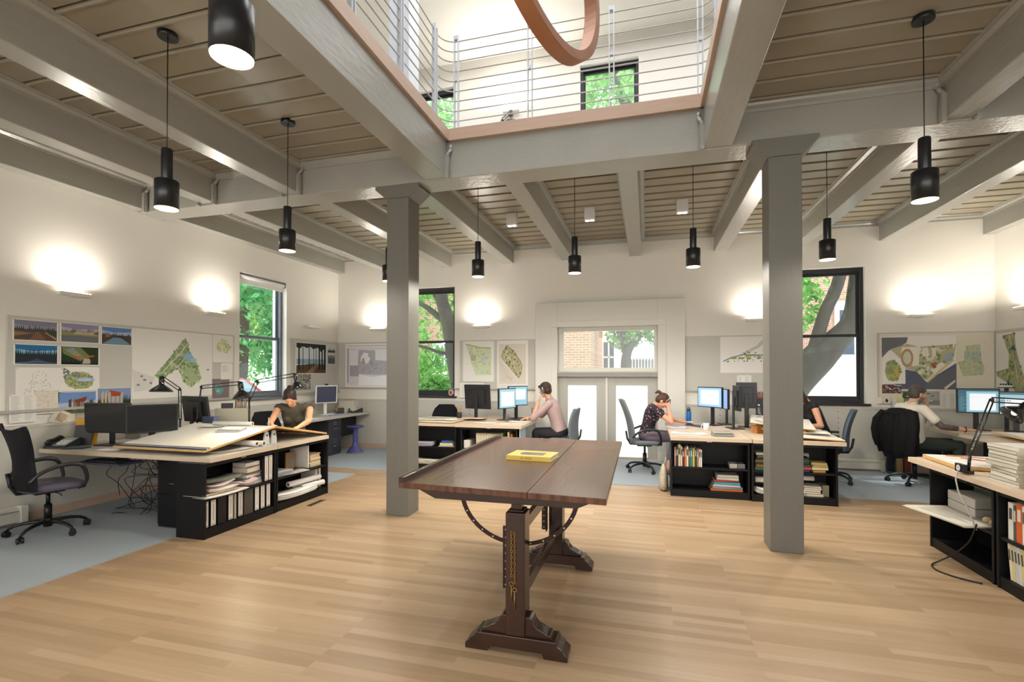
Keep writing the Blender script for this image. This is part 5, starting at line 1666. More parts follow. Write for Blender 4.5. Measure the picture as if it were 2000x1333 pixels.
rl = desk_lamp('black and chrome desk lamp clamped to the right edge worktop', (2.46, 4.72, .76), (2.47, 4.72, .90), (2.66, 4.80, 1.33), (2.98, 4.92, 1.31), (-.75, .0, -.65), .085, clamp_h=.06)
box = thing('power_outlet_box', 'black clip-on power socket box at the foot of the right desk lamp', 'socket', (2.385, 4.70, .79), R(-90))
MB().box(-.055, .055, 0, .03, -.03, .035).obj('box', BLACK, box, bev=.004)
mb = MB().cyl((-.005, -.003, .002), (-.005, 0, .002), .024, n=18)
for a, b in ((-.014, .008), (.003, .008), (-.006, -.01)):
    mb.box(a, a + .004, -.0045, -.003, b - .005, b + .005, 1)
mb.obj('socket_face', [WHITEP, DARKP], box)
mb = MB()
pts = [(2.375, 4.70, .76), (2.36, 4.69, .70), (2.35, 4.64, .62), (2.37, 4.58, .52), (2.385, 4.53, .42), (2.39, 4.50, .36)]
tag(mb.tube(pts, .0055, 8).obj('electric_flex', mat('pale_cord', '#b4b0a2', .5)), 'pale flex hanging from the power socket box at the right', 'cord')
pts = [(2.36, 4.44, .42), (2.37, 4.50, .33), (2.36, 4.55, .24), (2.33, 4.66, .12), (2.27, 4.74, .03), (2.2, 4.70, .007), (2.18, 4.58, .007), (2.25, 4.46, .007), (2.36, 4.38, .007)]
sp_ = []
for i in range(len(pts) - 1):
    a, b = Vector(pts[i]), Vector(pts[i + 1])
    pa = Vector(pts[i - 1]) if i else a
    pb = Vector(pts[i + 2]) if i + 2 < len(pts) else b
    for q in range(6):
        u = q / 6
        sp_.append(.5 * ((2 * a) + (b - pa) * u + (2 * pa - 5 * a + 4 * b - pb) * u * u + (3 * a - pa - 3 * b + pb) * u ** 3))
sp_.append(Vector(pts[-1]))
tag(MB().tube(sp_, .006, 8).obj('electric_flex', BLACK), 'black flex looping onto the floor before the right bookcases', 'cord')

# upstairs desk lamp heads
desk_lamp('desk lamp on a desk upstairs, seen just above the wooden edge of the opening', (-1.95, 6.45, 4.80), (-1.95, 6.45, 4.85), (-1.9, 6.45, 5.02), (-1.78, 6.45, 5.12), (0, 0, -1), .1, m=mat('bronze_enamel', '#4a4036', .3), glow=False)
tag(MB().box(-2.6, -1.2, 6.2, 7.0, 4.70, 4.74).box(-2.55, -2.5, 6.25, 6.95, ZU, 4.70).box(-1.3, -1.25, 6.25, 6.95, ZU, 4.70).obj('desk', LAM), 'desk upstairs that carries the bronze lamp', 'desk')

# ---- left worktop items
ph = thing('desk_phone', 'grey office telephone with white keys at the left end of the left worktop', 'telephone', (-6.04, 3.82, ZD), R(18))
MB().prism([(-.11, 0), (.11, 0), (.11, .09), (.09, .095), (-.11, .025)], -.11, .11, 'x').obj('base', mat('phone_slate', '#2e3338', .4), ph, bev=.004)
mb = MB()
mb.T = Matrix.Translation((0.02, 0, .062)) @ Euler((R(18.5), 0, 0)).to_matrix().to_4x4()
mb.box(-.05, .08, -.095, .09, -.002, .004)
mb.box(-.04, .07, .045, .082, .004, .007, 2)
for i in range(4):
    for j in range(4):
        mb.box(-.04 + i * .028, -.02 + i * .028, -.085 + j * .028, -.07 + j * .028, .004, .010, 3 if (i == 0 and j == 0) else 1)
mb.obj('keypad', [mat('phone_grey', '#9aa6ac', .4), WHITEP, mat('lcd_grey', '#a4ac8c', .3), mat('red_key', '#b05050', .4)], ph)
MB().tube([(-.085, -.09, .045), (-.085, -.07, .075), (-.085, 0, .085), (-.085, .07, .105), (-.085, .09, .09)], [.024, .02, .016, .02, .024], 10).obj('handset', DARKP, ph)
yf_ = thing('envelope', 'yellow envelope standing behind a black notebook, left of the wide dark monitor', 'envelope', (-6.02, 4.02, ZD), R(30))
mb = MB(); mb.T = Euler((R(-12), 0, 0)).to_matrix().to_4x4()
mb.box(-.11, .11, 0, .006, 0, .30).obj('sheet', mat('manila_yellow', '#d09a34', .6), yf_)
nb = thing('notebook', 'black notebook leaning on the yellow envelope', 'notebook', (-5.98, 3.965, ZD), R(30))
mb = MB(); mb.T = Euler((R(-12), 0, 0)).to_matrix().to_4x4()
mb.box(-.085, .085, 0, .014, 0, .225).obj('cover', DARKP, nb, bev=.002)
sheets('scattered notes lying on the left worktop in front of the wide monitor', -5.35, 3.84, ZD, R(12), .26, .13, 3, 3, .006, .001)
mb = MB().tube([(.03 * math.cos(a / 3), .028 * math.sin(a / 3), .004 + .0004 * a) for a in range(60)], .0022, 5)
tag(mb.obj('earphone_cable', WHITEP, loc=(-5.32, 3.97, ZD)), 'coiled white cable lying before the wide dark monitor', 'cable')
sheets('dark folder lying beside the telephone on the left worktop', -5.80, 3.80, ZD, R(20), .20, .12, 3, 3, .0, .004, mat('slate_folder', '#4a5660', .6))
for k, (x, y, c, lb) in enumerate(((-6.12, 4.1, '#a83030', 'red pen in the pen cluster left of the yellow envelope'), (-6.14, 4.07, '#2c78b8', 'blue pen in the pen cluster left of the yellow envelope'), (-6.16, 4.1, '#24406c', 'dark blue pen in the pen cluster left of the yellow envelope'))):
    mb = MB().cyl((0, 0, 0), (.02 * (k - 1), .01, .16), .006, n=8)
    tag(mb.obj('pen', mat('pen_' + c.strip('#'), c, .4), loc=(x, y, ZD + .06)), lb, 'pen')
tag(MB().lathe([(.028, 0), (.034, .002), (.036, .1), (.033, .1), (.031, .006)], n=18).obj('pen_cup', DARKP, loc=(-6.14, 4.09, ZD)), 'dark pen cup left of the yellow envelope', 'pen cup')
tag(MB().lathe([(.04, 0), (.05, .005), (.11, .045), (.115, .05), (.108, .05), (.05, .012)], n=24).obj('bowl', mat('cream_ceramic', '#cfc6b0', .4), loc=(-5.98, 4.62, ZD + .06)), 'shallow cream bowl on the left worktop below the ruin picture', 'bowl')
tag(MB().box(-.12, .12, -.1, .1, 0, .058).obj('box', mat('grey_archive_box', '#8f8c84', .7), loc=(-5.98, 4.62, ZD), bev=.003), 'grey flat box under the cream bowl on the left worktop', 'box')
tag(MB().prism([(-.09, 0), (.10, 0), (.07, .07), (.0, .1), (-.07, .06)], -.07, .07, 'y').obj('paper_bag', mat('kraft_bag', '#a89c88', .9), loc=(-5.0, 4.33, ZD), rot=(0, 0, R(30)), bev=.01), 'crumpled kraft paper bag at the back of the white drawing board', 'bag')
tag(MB().box(-.09, .09, -.04, .04, 0, .25).obj('pencil_box', mat('blue_grey_box', '#54607c', .5), loc=(-5.30, 4.98, ZD), bev=.004), 'blue-grey box behind the ridge of the drawing boards', 'box')
mb = MB()
for i in range(4):
    a0 = i * 1.3
    mb.tube([(.05 * math.cos(a0 + a * .3) * (1 + .1 * i), .04 * math.sin(a0 + a * .3), .006 + .007 * i) for a in range(21)], .004, 6)
mb.box(-.05, .04, -.05, .0, 0, .05)
tag(mb.obj('adapter_coil', BLACK, loc=(-5.32, 4.62, ZD + .02)), 'black power adapter with coiled lead at the foot of the left desk lamps', 'power adapter')
# tall display boxes behind ridge (grey-beige partition with pencils)
bx_ = thing('desk_organizer', 'beige upright organizer box with pencils behind the ridge of the drawing boards', 'organizer', (-5.24, 5.25, 0), R(30))
MB().box(-.19, .19, -.03, .06, ZD, 1.08).obj('panel', mat('beige_metal', '#aaa693', .5), bx_, bev=.003)
MB().box(-.12, .0, -.03, .05, 1.08, 1.145).obj('dark_bin', DARKP, bx_)
mb = MB()
for i in range(14):
    mb.cyl((.04 + .02 * (i % 7), .0 + .02 * (i // 7), 1.08), (.04 + .021 * (i % 7) + RG.uniform(-.01, .01), .01 + .02 * (i // 7), 1.08 + RG.uniform(.10, .15)), .004, n=6, m=i % 4)
mb.obj('pencils', [mat('pencil_green', '#2f5a3c', .5), mat('pencil_tan', '#b48a5c', .5), mat('pencil_red', '#8c3a30', .5), DARKP], bx_)
# cable tangle under the left worktop
def cable(pts, r, m, label):
    sp = []
    for i in range(len(pts) - 1):
        a, b = Vector(pts[i]), Vector(pts[i + 1])
        pa = Vector(pts[i - 1]) if i else a
        pb = Vector(pts[i + 2]) if i + 2 < len(pts) else b
        for q in range(6):
            u = q / 6
            sp.append(.5 * ((2 * a) + (b - pa) * u + (2 * pa - 5 * a + 4 * b - pb) * u * u + (3 * a - pa - 3 * b + pb) * u ** 3))
    sp.append(Vector(pts[-1]))
    return sp
mb = MB()
g = random.Random(5)
for i in range(26):
    x0 = g.uniform(-5.7, -4.75)
    y0 = g.uniform(4.15, 4.5)
    pts = [(x0, y0, .69)]
    for k in range(g.randint(3, 7)):
        pts.append((min(-4.8, max(-5.75, x0 + g.uniform(-.35, .35))), y0 + g.uniform(-.15, .12), max(.02, .6 - k * .11 + g.uniform(-.12, .12))))
    if i % 3 == 0:
        pts.append((x0 + g.uniform(-.3, .3), y0 - .1, .014))
        pts.append((x0 + g.uniform(-.5, .4), y0 - g.uniform(0, .2), .014))
    mb.tube(cable(pts, 0, 0, ''),   .0036, 5, 1 if i % 11 == 3 else 0)
o = mb.obj('cable_tangle', [BLACK, mat('grey_cable', '#8c8c88', .5)])
tag(o, 'tangle of black cables hanging under the left worktop', 'cables', kind='stuff')
kt = thing('keyboard_tray', 'blue-grey keyboard tray slung under the left worktop before the mesh chair', 'keyboard tray', (-5.42, 3.85, .60))
MB().box(-.30, .30, -.12, .14, 0, .02).obj('tray', mat('slate_tray', '#4a4f66', .4), kt, bev=.006)
MB().box(-.05, .05, .10, .3, .02, .095).obj('arm', BLACK, kt)
tag(MB().box(-.21, .21, -.07, .07, 0, .02).obj('keyboard', mat('keyboard_dark', '#2b2d34', .5), loc=(-5.42, 3.84, .62), bev=.003), 'dark keyboard on the tray under the left worktop', 'keyboard')
# baseboard heaters
def heater(label, loc, rz, L):
    t = thing('baseboard_heater', label, 'heater', loc, rz, 'cream baseboard heaters')
    MB().prism([(0, .02), (-.07, .03), (-.075, .12), (-.06, .165), (-.02, .18), (0, .18)], -L / 2, L / 2, 'x').obj('cover', mat('cream_enamel', '#cfccbf', .4), t, bev=.003)
    MB().box(-L / 2 + .05, L / 2 - .05, -.079, -.074, .135, .145).obj('louvre', mat('heater_shadow_grey', '#9a978c', .5), t)
    for s in (-1, 1):
        MB().box(s * L / 2 - .03, s * L / 2 + .03, -.085, .0, .0, .185).obj('end_cap', MATS['cream_enamel'], t, bev=.003)
    return t
heater('cream baseboard heater on the back wall beside the right pillar', (3.0, YB - .064, .008), 0, 1.05)
heater('cream baseboard heater at the left picture edge beside the mesh chair', (XL + .064, 2.98, .008), R(90), 1.1)
# door mat label / green tape
ot = thing('floor_outlet', 'small green and black floor outlet plate beside the far left bookcase', 'floor plate', (-3.78, 5.02, 0.0), R(92))
MB().box(-.14, .14, -.035, .035, 0, .003).obj('plate', mat('olive_plate', '#5c5a34', .5), ot)
mb = MB()
for i in range(9):
    mb.box(-.12 + i * .027, -.105 + i * .027, -.02, .02, .003, .005)
mb.obj('slots', DARKP, ot)

# ---- back left corner desk items
books_stack((-5.75, 8.62, R(-50)), 0, 0, ZD, [(.20, .16, .02, '#3d3a38', 'dark booklet under the telephone in')], None, ' the back left corner')
f2 = (-5.86, 8.30, R(-35))
books_row(f2, [(.02, .12, '#8a2c34', 'short red book on the desk in'), (.025, .13, '#1f6a5c', 'green book on the desk in'), (.02, .12, '#c4602c', 'orange book on the desk in'), (.022, .13, '#b08a38', 'ochre book on the desk in'), (.03, .12, '#2c2a2c', 'black book on the desk in'), (.02, .12, '#3c3a34', 'dark grey book on the desk in')], d=.12, z=ZD, group='small books under the corner monitor', place=' the back left corner')
tag(MB().box(-.17, .17, -.1, .1, 0, .24).obj('document_box', mat('cream_box', '#c8c4b8', .7), loc=(-5.80, 8.72, ZD), rot=(0, 0, R(5)), bev=.003), 'cream document box in the back left corner with papers in it', 'box')
sheets('orange clipboard lying on top of the cream document box', -5.80, 8.70, ZD + .241, R(25), .2, .13, 2, 2, 0, .004, mat('orange_board', '#c88a3c', .5))
p2 = dup(ph, (-5.62, 8.66, ZD), R(-30), 'black office telephone in the back left corner beside the cream document box')
tag(MB().box(-.16, .16, -.05, .05, 0, .018).obj('keyboard', mat('keyboard_blue', '#8ca0c4', .5), loc=(-5.60, 8.05, ZD), rot=(0, 0, R(70)), bev=.004), 'pale blue keyboard on the back left worktop before the corner monitor', 'keyboard')
sheets('white drawing sheet on the back left worktop nearest the viewer', -5.72, 7.0, ZD, R(85), .9, .45, 2, 2, 0, .001)

# ---- middle island items
f = local(-3.33, 7.19, 0)
px, py = f(-.15, .15); sheets('magazine pile on the shelf right of the left pillar', px, py, .371, R(8), .34, .24, 14, 4, .004, .0025, mat('lavender_cover', '#b8b4c0', .6))
books_stack((-3.33, 7.19, 0), .27, .04, .371, [(.26, .2, .014, '#d4d0c6', 'white booklet under the cream book near'), (.22, .19, .045, '#dcd29c', 'thick cream book with a dark title near'), (.15, .15, .028, '#3460b4', 'blue notebook on top of the cream book near')], 'books beside the magazine pile', ' the left pillar')
px, py = f(.0, .16); sheets('sheaf of papers on the bottom of the bookcase right of the left pillar', px, py, .088, R(0), .6, .24, 12, 6, .006, .003, PAPER2)
for k in range(9):
    px, py = local(-2.33, 7.16, 0)(-.20 + k * .042, .05)
    binder(('first', 'second', 'third', 'fourth', 'fifth', 'sixth', 'seventh', 'eighth', 'last')[k] + ' cream magazine file from the left in the row behind the drafting table', px, py, .371, 0, .04, .235, .24, '#c9bda2', None, False, 'cream magazine files behind the drafting table', name='magazine_file', cat='magazine file')
px, py = local(-2.33, 7.16, 0)(-.37, .05)
binder('white document box left of the cream magazine files', px, py, .371, 0, .10, .12, .24, '#dcd6cc', None, False, None, name='document_box', cat='box')
for k, (c, h_) in enumerate((('#7a9a4c', .25), ('#b8502c', .2), ('#dcd8c8', .27), ('#c46a30', .24))):
    px, py = local(-2.33, 7.16, 0)(.20 + k * .05, .05)
    binder(('green', 'red-brown', 'white', 'orange')[k] + ' book right of the cream magazine files behind the drafting table', px, py, .371, 0, .03, h_, .2, c, None, False, 'coloured books behind the drafting table', name='book', cat='book')
sheets('large drawing sheets spread over the board beside the left pillar', -3.38, 7.55, .778, R(4), .82, .5, 3, 5, .002, .0014, PAPER2, print_=1)
sheets('drawing sheet overlapping the two middle worktops', -2.85, 7.85, ZD + .033, R(8), .5, .4, 2, 7, .003, .0012, mat('tan_sheet', '#cdb89c', .8))
cup = thing('pencil_cup', 'dark cup full of wooden pencils before the black monitor back', 'pencil cup', (-3.02, 7.70, ZD + .035), 0)
MB().lathe([(.036, 0), (.04, .002), (.042, .1), (.038, .1), (.036, .006)], n=20).obj('cup', DARKP, cup)
for i in range(12):
    a = i * .9
    MB().cyl((.012 * math.cos(a), .012 * math.sin(a), .01), (.035 * math.cos(a), .035 * math.sin(a), .17 + .02 * (i % 3)), .004, n=6).obj('pencil', mat('pencil_wood', '#b08a5c', .6), cup)
for k, (x, y, w_, d_, a) in enumerate(((-2.5, 7.5, .34, .22, 3), (-2.15, 7.42, .16, .13, 14), (-1.98, 7.45, .14, .12, -8), (-2.0, 7.85, .30, .21, 5))):
    sheets(('white sheet on the headphone person\'s worktop, left of the glass', 'small white card on the headphone person\'s worktop', 'small white card nearest the worktop corner by the headphone person', 'white sheet under the headphone person\'s forearm')[k], x, y, ZD, R(a), w_, d_, 1, k, 0, .001)
gl = MB().lathe([(.028, 0), (.030, .002), (.036, .13), (.033, .13), (.028, .008), (.001, .008)], n=24, cap=False)
tag(gl.obj('drinking_glass', glass_mat('clear_glass', (.9, .93, .93), .12), loc=(-2.17, 7.62, ZD)), 'clear drinking glass on the headphone person\'s worktop', 'glass')
MBk = MB().box(-.2, .2, -.07, .07, 0, .018)
tag(MBk.obj('keyboard', mat('keyboard_dark', '#2b2d34', .5), loc=(-2.02, 8.08, ZD), rot=(0, 0, R(70)), bev=.004), 'dark keyboard in front of the person with headphones', 'keyboard')
for k, (x, c) in enumerate(((-1.98, '#2f2c2c'), (-1.955, '#9a2c4c'), (-1.93, '#3c7a3c'), (-1.90, '#c8a43c'))):
    tag(MB().cyl((0, 0, 0), (.01 * (k - 1), .0, .17), .006, n=8).obj('marker_pen', mat('pen_' + c.strip('#'), c, .4), loc=(x, 8.62, ZD)), ('black', 'magenta', 'green', 'yellow')[k] + ' marker pen standing behind the headphone person\'s arm', 'pen')
mb = MB()
for i in range(5):
    mb.tube([(.045 * math.cos(a * .35 + i) * (1 - .1 * i), .02 * math.sin(a * .9 + i), .06 + .05 * math.sin(a * .35 + i)) for a in range(19)], .012, 7)
tag(mb.obj('rope_knot', mat('pink_rope', '#d8a8a0', .7), loc=(-3.72, YB + .04, 1.085)), 'knotted pink rope ornament on the sill of the window right of the left pillar', 'ornament')

# ---- right island items
BR1 = (.745, 6.485, 0)
books_row(BR1, [(.02, .235, '#b08c84', 'dusty pink slim book, leftmost in'), (.022, .245, '#2c2c30', 'black slim book, second in'), (.026, .27, '#d8c4a4', 'tall cream book in'), (.018, .25, '#e0d8c8', 'white slim book before the dark ones in'), (.02, .22, '#3a2c2a', 'dark brown book in'), (.022, .235, '#d0682c', 'orange book in'), (.02, .25, '#e4e0d8', 'tall white book past the orange one in'), (.018, .23, '#5c5450', 'grey-brown book in'), (.026, .235, '#2c8a7a', 'teal book in'), (.022, .23, '#c4b43c', 'yellow-green book in'), (.02, .24, '#4a2c2c', 'maroon book in'), (.018, .225, '#8c8478', 'taupe book in'), (.02, .22, '#d8ccc0', 'pale book near the right end of'), (.016, .215, '#e8e4dc', 'white leaning book, rightmost in')],
          z=.371, group='slim books on the upper shelf', place=' the slim book row by the right pillar', x0=-.41, lean=0, gap=.003)
books_stack(BR1, .21, .05, .086, [(.36, .24, .022, '#d8682c', 'orange-spined thick book, lowest of'), (.34, .24, .03, '#8c9098', 'grey book second from the bottom of'), (.31, .23, .024, '#d0c8bc', 'pale book in the lower half of'), (.29, .22, .03, '#3c9ab4', 'light blue and white book inside'), (.28, .22, .026, '#a8382c', 'red-labelled black book in'), (.25, .22, .034, '#dcd8d0', 'white book near the top of'), (.24, .21, .028, '#e4e0da', 'white book with red title topping')], 'thick books in a stack on the bottom shelf', ' the thick book stack by the right pillar', 3)
for k, dx in enumerate((.28, .37)):
    px, py = local(*BR1)(dx, .05)
    tag(MB().box(-.042, .042, 0, .16, 0, .055).obj('small_box', mat(('pale_card', 'grey_card')[k], ('#a8a49c', '#6c6c70')[k], .5), loc=(px, py, .371), bev=.003), ('pale', 'grey')[k] + ' small box on the shelf just left of the bookcase seam by the right pillar', 'box')
sheets('report pile with a clipped cover on the floral-blouse woman\'s worktop', .52, 6.66, ZD, R(-3), .40, .24, 10, 3, .0, .0022, PAPER, print_=1)
sheets('newsprint booklet pile beside the report pile on the floral-blouse woman\'s worktop', .92, 6.70, ZD, R(2), .22, .24, 12, 8, .0, .0028, mat('newsprint', '#a8a8a0', .7), print_=1)
sheets('white sheet between the floral-blouse woman\'s elbow and the report pile', .50, 6.95, ZD, R(-6), .36, .2, 1, 8, 0, .001)
sheets('open notebook in front of the woman in the floral blouse', .42, 7.55, ZD, R(10), .26, .3, 4, 8, .006, .0015, mat('lilac_paper', '#ccc6d6', .8), print_=1)
mg = thing('mug', 'white coffee mug on the floral-blouse woman\'s worktop', 'mug', (.80, 7.32, ZD), R(190))
MB().lathe([(.036, 0), (.04, .003), (.041, .095), (.038, .095), (.037, .008), (.001, .008)], n=28, cap=False).obj('cup', WHITEP, mg)
MB().tube([(.039, 0, .078), (.062, 0, .075), (.068, 0, .05), (.060, 0, .028), (.038, 0, .022)], .005, 8).obj('handle', WHITEP, mg)
bt = thing('water_bottle', 'blue translucent sports bottle with a black cap on the floral-blouse woman\'s worktop', 'bottle', (.63, 8.10, ZD), 0)
MB().lathe([(.034, 0), (.038, .006), (.038, .15), (.036, .165), (.038, .18), (.032, .2), (.026, .205)], n=24).obj('body', mat('bright_blue_bottle', '#1f66b4', .2), bt)
MB().lathe([(.03, .205), (.031, .215), (.026, .235), (.014, .24)], n=20).obj('cap', DARKP, bt)
MB().tube([(-.02, 0, .24), (-.012, 0, .255), (.012, 0, .255), (.02, 0, .235)], .006, 8).obj('carry_loop', DARKP, bt)
tag(MB().box(-.18, .18, -.06, .06, 0, .018).obj('keyboard', mat('keyboard_slate', '#44485c', .5), loc=(.72, 7.78, ZD), rot=(0, 0, R(-52)), bev=.004), 'slate keyboard beyond the white mug', 'keyboard')
bg = thing('bag', 'cream macrame shoulder bag on the floor against the bookcase under the floral-blouse woman', 'bag', (.215, 6.80, .008), R(90))
mb = MB()
n = 18
rings = []
for s, z in ((.6, 0), (1.0, .02), (1.08, .10), (.95, .2), (.65, .28), (.3, .33)):
    rings.append([mb._v((.13 * s * math.cos(2 * PI * i / n), .055 * s * math.sin(2 * PI * i / n), z)) for i in range(n)])
for A, B in zip(rings, rings[1:]):
    for i in range(n):
        mb._f([A[i], A[(i + 1) % n], B[(i + 1) % n], B[i]], 0, True)
mb._f(rings[0][::-1]); mb._f(rings[-1])
mb.obj('pouch', mat('cream_macrame', '#c8bca6', .9, vary=.25, vscale=60, bump=1.0, bscale=90), bg)
MB().tube([(-.03, 0, .32), (-.05, -.02, .38), (.0, -.03, .42), (.05, -.02, .37), (.03, 0, .32)], .006, 6).obj('strap', MATS['cream_macrame'], bg)
# papers in the bookcase cut by the pillar
BR2 = (1.67, 6.46, 0)
books_stack(BR2, -.30, .06, .371, [(.20, .2, .035, '#3a6a50', 'green book at the bottom of'), (.2, .2, .03, '#a06a34', 'brown book low in'), (.19, .2, .025, '#2c3a30', 'dark green book in'), (.2, .19, .03, '#8c6c38', 'ochre book in'), (.19, .19, .025, '#2c2c2a', 'black book in'), (.18, .18, .03, '#5c6a58', 'grey-green book in'), (.19, .19, .03, '#dcd8cc', 'white document on top of')], 'books left of the right pillar in the cut bookcase', ' the stack just left of the right pillar', 4)
books_stack(BR2, .08, .06, .371, [(.22, .2, .03, '#5c4a8c', 'violet magazine lowest in'), (.22, .2, .025, '#b84830', 'red magazine in'), (.22, .19, .03, '#4c3a30', 'brown magazine in'), (.21, .19, .03, '#2a4434', 'dark green magazine in'), (.20, .19, .03, '#3a5c48', 'green magazine in'), (.19, .18, .02, '#1c2420', 'black magazine on top of')], 'magazines right of the right pillar', ' the magazine stack just right of the right pillar', 6)
books_stack(BR2, .29, .06, .371, [(.13, .15, .03, '#c48a34', 'amber box lowest of'), (.17, .16, .028, '#d8cfae', 'cream bundle second from the bottom of'), (.16, .16, .026, '#d2bc7c', 'straw-coloured bundle in'), (.16, .15, .03, '#cdb676', 'straw-coloured bundle on top of')], 'straw-coloured bundles', ' the small yellowish pile right of the right pillar', 7, name='paper_bundle', cat='bundle')
books_stack(BR2, .21, .06, .086, [(.22, .2, .03, '#dcd4c4', 'cream bundle lowest of'), (.18, .2, .025, '#d4ccbc', 'cream bundle second in'), (.18, .2, .022, '#dad2c4', 'cream bundle in the middle of'), (.18, .2, .022, '#d0c8b6', 'cream bundle above the middle of'), (.18, .19, .02, '#dcd6c8', 'cream bundle on top of')], 'cream bundles on the bottom shelf', ' the bottom shelf stack right of the pillar', 5, name='paper_bundle', cat='bundle')
px, py = local(*BR2)(.36, .10)
tag(MB().box(-.035, .035, 0, .18, 0, .13).obj('small_box', mat('olive_card', '#9c967c', .7), loc=(px, py, .086), bev=.003), 'olive-grey box at the right end of the cream bundle stack', 'box')
for k, (x0, x1, y, z, r) in enumerate(((-.05, .22, .25, .54, .03), (-.10, .24, .12, .29, .028), (-.08, .04, .09, .235, .032), (-.40, -.20, .10, .25, .034))):
    p0, p1 = local(*BR2)(x0, y), local(*BR2)(x1, y)
    roll(('rolled drawing behind the magazines right of the right pillar', 'long rolled drawing above the cream bundles right of the pillar', 'short rolled drawing cut by the right pillar on the bottom shelf', 'crumpled rolled drawing on the bottom shelf left of the right pillar')[k], (p0[0], p0[1], z), (p1[0], p1[1], z), r)
px, py = local(*BR2)(-.27, .14); sheets('crumpled papers filling the bottom shelf left of the right pillar', px, py, .088, R(5), .28, .24, 9, 12, .03, .004, PAPER)
px, py = local(*BR2)(.05, .12); sheets('loose papers on the bottom shelf right of the right pillar', px, py, .088, R(-12), .2, .2, 6, 13, .03, .003, mat('pinkish_paper', '#cfc2bc', .8))
sheets('white sheets on the raised board behind the right pillar', 1.62, 7.1, .90, R(15), .42, .3, 3, 3, .012, .0012)
sheets('white sheets on the black-edged board at the end of the right pillar worktop', 1.93, 6.86, .81, R(-10), .45, .34, 3, 9, .006, .0012)
wb = thing('plastic_bottle', 'clear plastic water bottle on the raised board just left of the right pillar', 'bottle', (1.53, 7.62, .915), 0)
MB().lathe([(.028, 0), (.032, .004), (.032, .11), (.03, .12), (.012, .15), (.012, .165)], n=20).obj('body', glass_mat('pet_plastic', (.85, .88, .9), .15), wb)
MB().lathe([(.014, .165), (.014, .18), (.001, .18)], n=14).obj('cap', WHITEP, wb)
pc = thing('pencil_holder', 'dark wire pencil holder bristling with red pencils beside the right pillar', 'pencil holder', (1.68, 8.2, ZD), 0)
MB().box(-.07, .07, -.06, .06, .0, .40).obj('crate', mat('dark_violet_crate', '#2c2a3a', .5), pc, bev=.004)
for i in range(12):
    MB().cyl((-.05 + .009 * i, 0, .40), (-.07 + .012 * i, .01 * (i % 3), .50), .004, n=6).obj('pencil', mat('pencil_red', '#8c3a30', .5), pc)
# ---- right back corner
for k, (x, c, h_, lb) in enumerate(((3.60, '#15192a', .885, 'dark blue poster tube with a bright blue band, standing against the wainscot'), (3.71, '#a88a64', .905, 'kraft cardboard tube standing between the blue tube and the brown tube'), (3.81, '#7c3c28', .89, 'reddish brown tube standing behind the jacket-draped chair'))):
    t = thing('poster_tube', lb, 'tube', (x, 8.80, .008), 0, 'poster tubes in the right back corner')
    MB().lathe([(.048, 0), (.05, .002), (.05, h_ - .02), (.048, h_), (.001, h_)], n=24).obj('tube', mat('tube_' + c.strip('#'), c, .55), t)
    if k == 0:
        MB().lathe([(.0505, h_ - .045), (.0512, h_ - .045), (.0512, h_ - .03), (.0505, h_ - .03)], n=24).obj('band', mat('blue_band', '#2c78b8', .5), t)
        MB().lathe([(.0505, .01), (.0512, .01), (.0512, .025), (.0505, .025)], n=24).obj('band', MATS['blue_band'], t)
sheets('large white drawing sheet on the board before the twin lit monitors', 4.45, 6.9, .803, R(80), 1.2, .6, 2, 3, 0, .001)
sheets('notebook pages by the seated person\'s wrist at the right', 4.22, 7.78, ZD, R(10), .26, .18, 4, 5, 0, .002)
rack = thing('bottle_rack', 'row of small black-capped vials standing behind the right lit monitor', 'vials', (4.85, 8.45, 1.34), R(-10))
for i in range(5):
    MB().cyl((-.06 + i * .028, 0, 0), (-.06 + i * .028, 0, .03), .009, n=10).obj('vial', WHITEP, rack)
    MB().cyl((-.06 + i * .028, 0, .03), (-.06 + i * .028, 0, .05), .0105, n=10).obj('cap', DARKP, rack)
MB().box(-.09, .09, -.02, .02, -.012, 0).box(-.02, .02, -.015, .015, -.60, -.012).obj('tray', DARKP, rack)
# ---- right edge worktop
pcl = MB().cyl((0, 0, 0), (.17, 0, 0), .004, n=6).cyl((.17, 0, 0), (.185, 0, 0), .004, .001, n=6, m=1)
tag(pcl.obj('pencil', [mat('pencil_crimson', '#b0303a', .4), mat('pencil_tip', '#d8b88c', .6)], loc=(2.80, 5.14, .7875), rot=(0, 0, R(128))), 'red pencil lying on the cream-edged drawing board', 'pencil')
sheets('sheet of tracing paper on the cream-edged drawing board', 2.78, 5.12, .7835, R(5), .5, .42, 1, 2, 0, .0008)
tag(MB().prism([(-.02, 0), (.30, -.12), (.33, -.10), (.02, .05)], 0, .004, 'z').obj('set_square', mat('orange_plastic', '#d08030', .3), loc=(2.66, 5.40, .7835), rot=(0, 0, R(0))), 'orange drafting set square lying at the far edge of the cream-edged board', 'set square')
books_stack((2.47, 4.36, R(-90)), 0, 0, ZD, [(.30, .23, .021 + .004 * (k % 3), ('#d8d4c8', '#cfcabc', '#e0dcd2', '#c8c4b6')[k % 4], ('lowest', 'second', 'third', 'fourth', 'fifth', 'sixth', 'seventh', 'eighth', 'ninth', 'tenth', 'topmost')[k] + ' magazine, counted upwards, of') for k in range(11)], 'white magazines stacked on the right edge worktop', ' the tall white stack behind the right desk lamp', 5, name='magazine', cat='magazine')
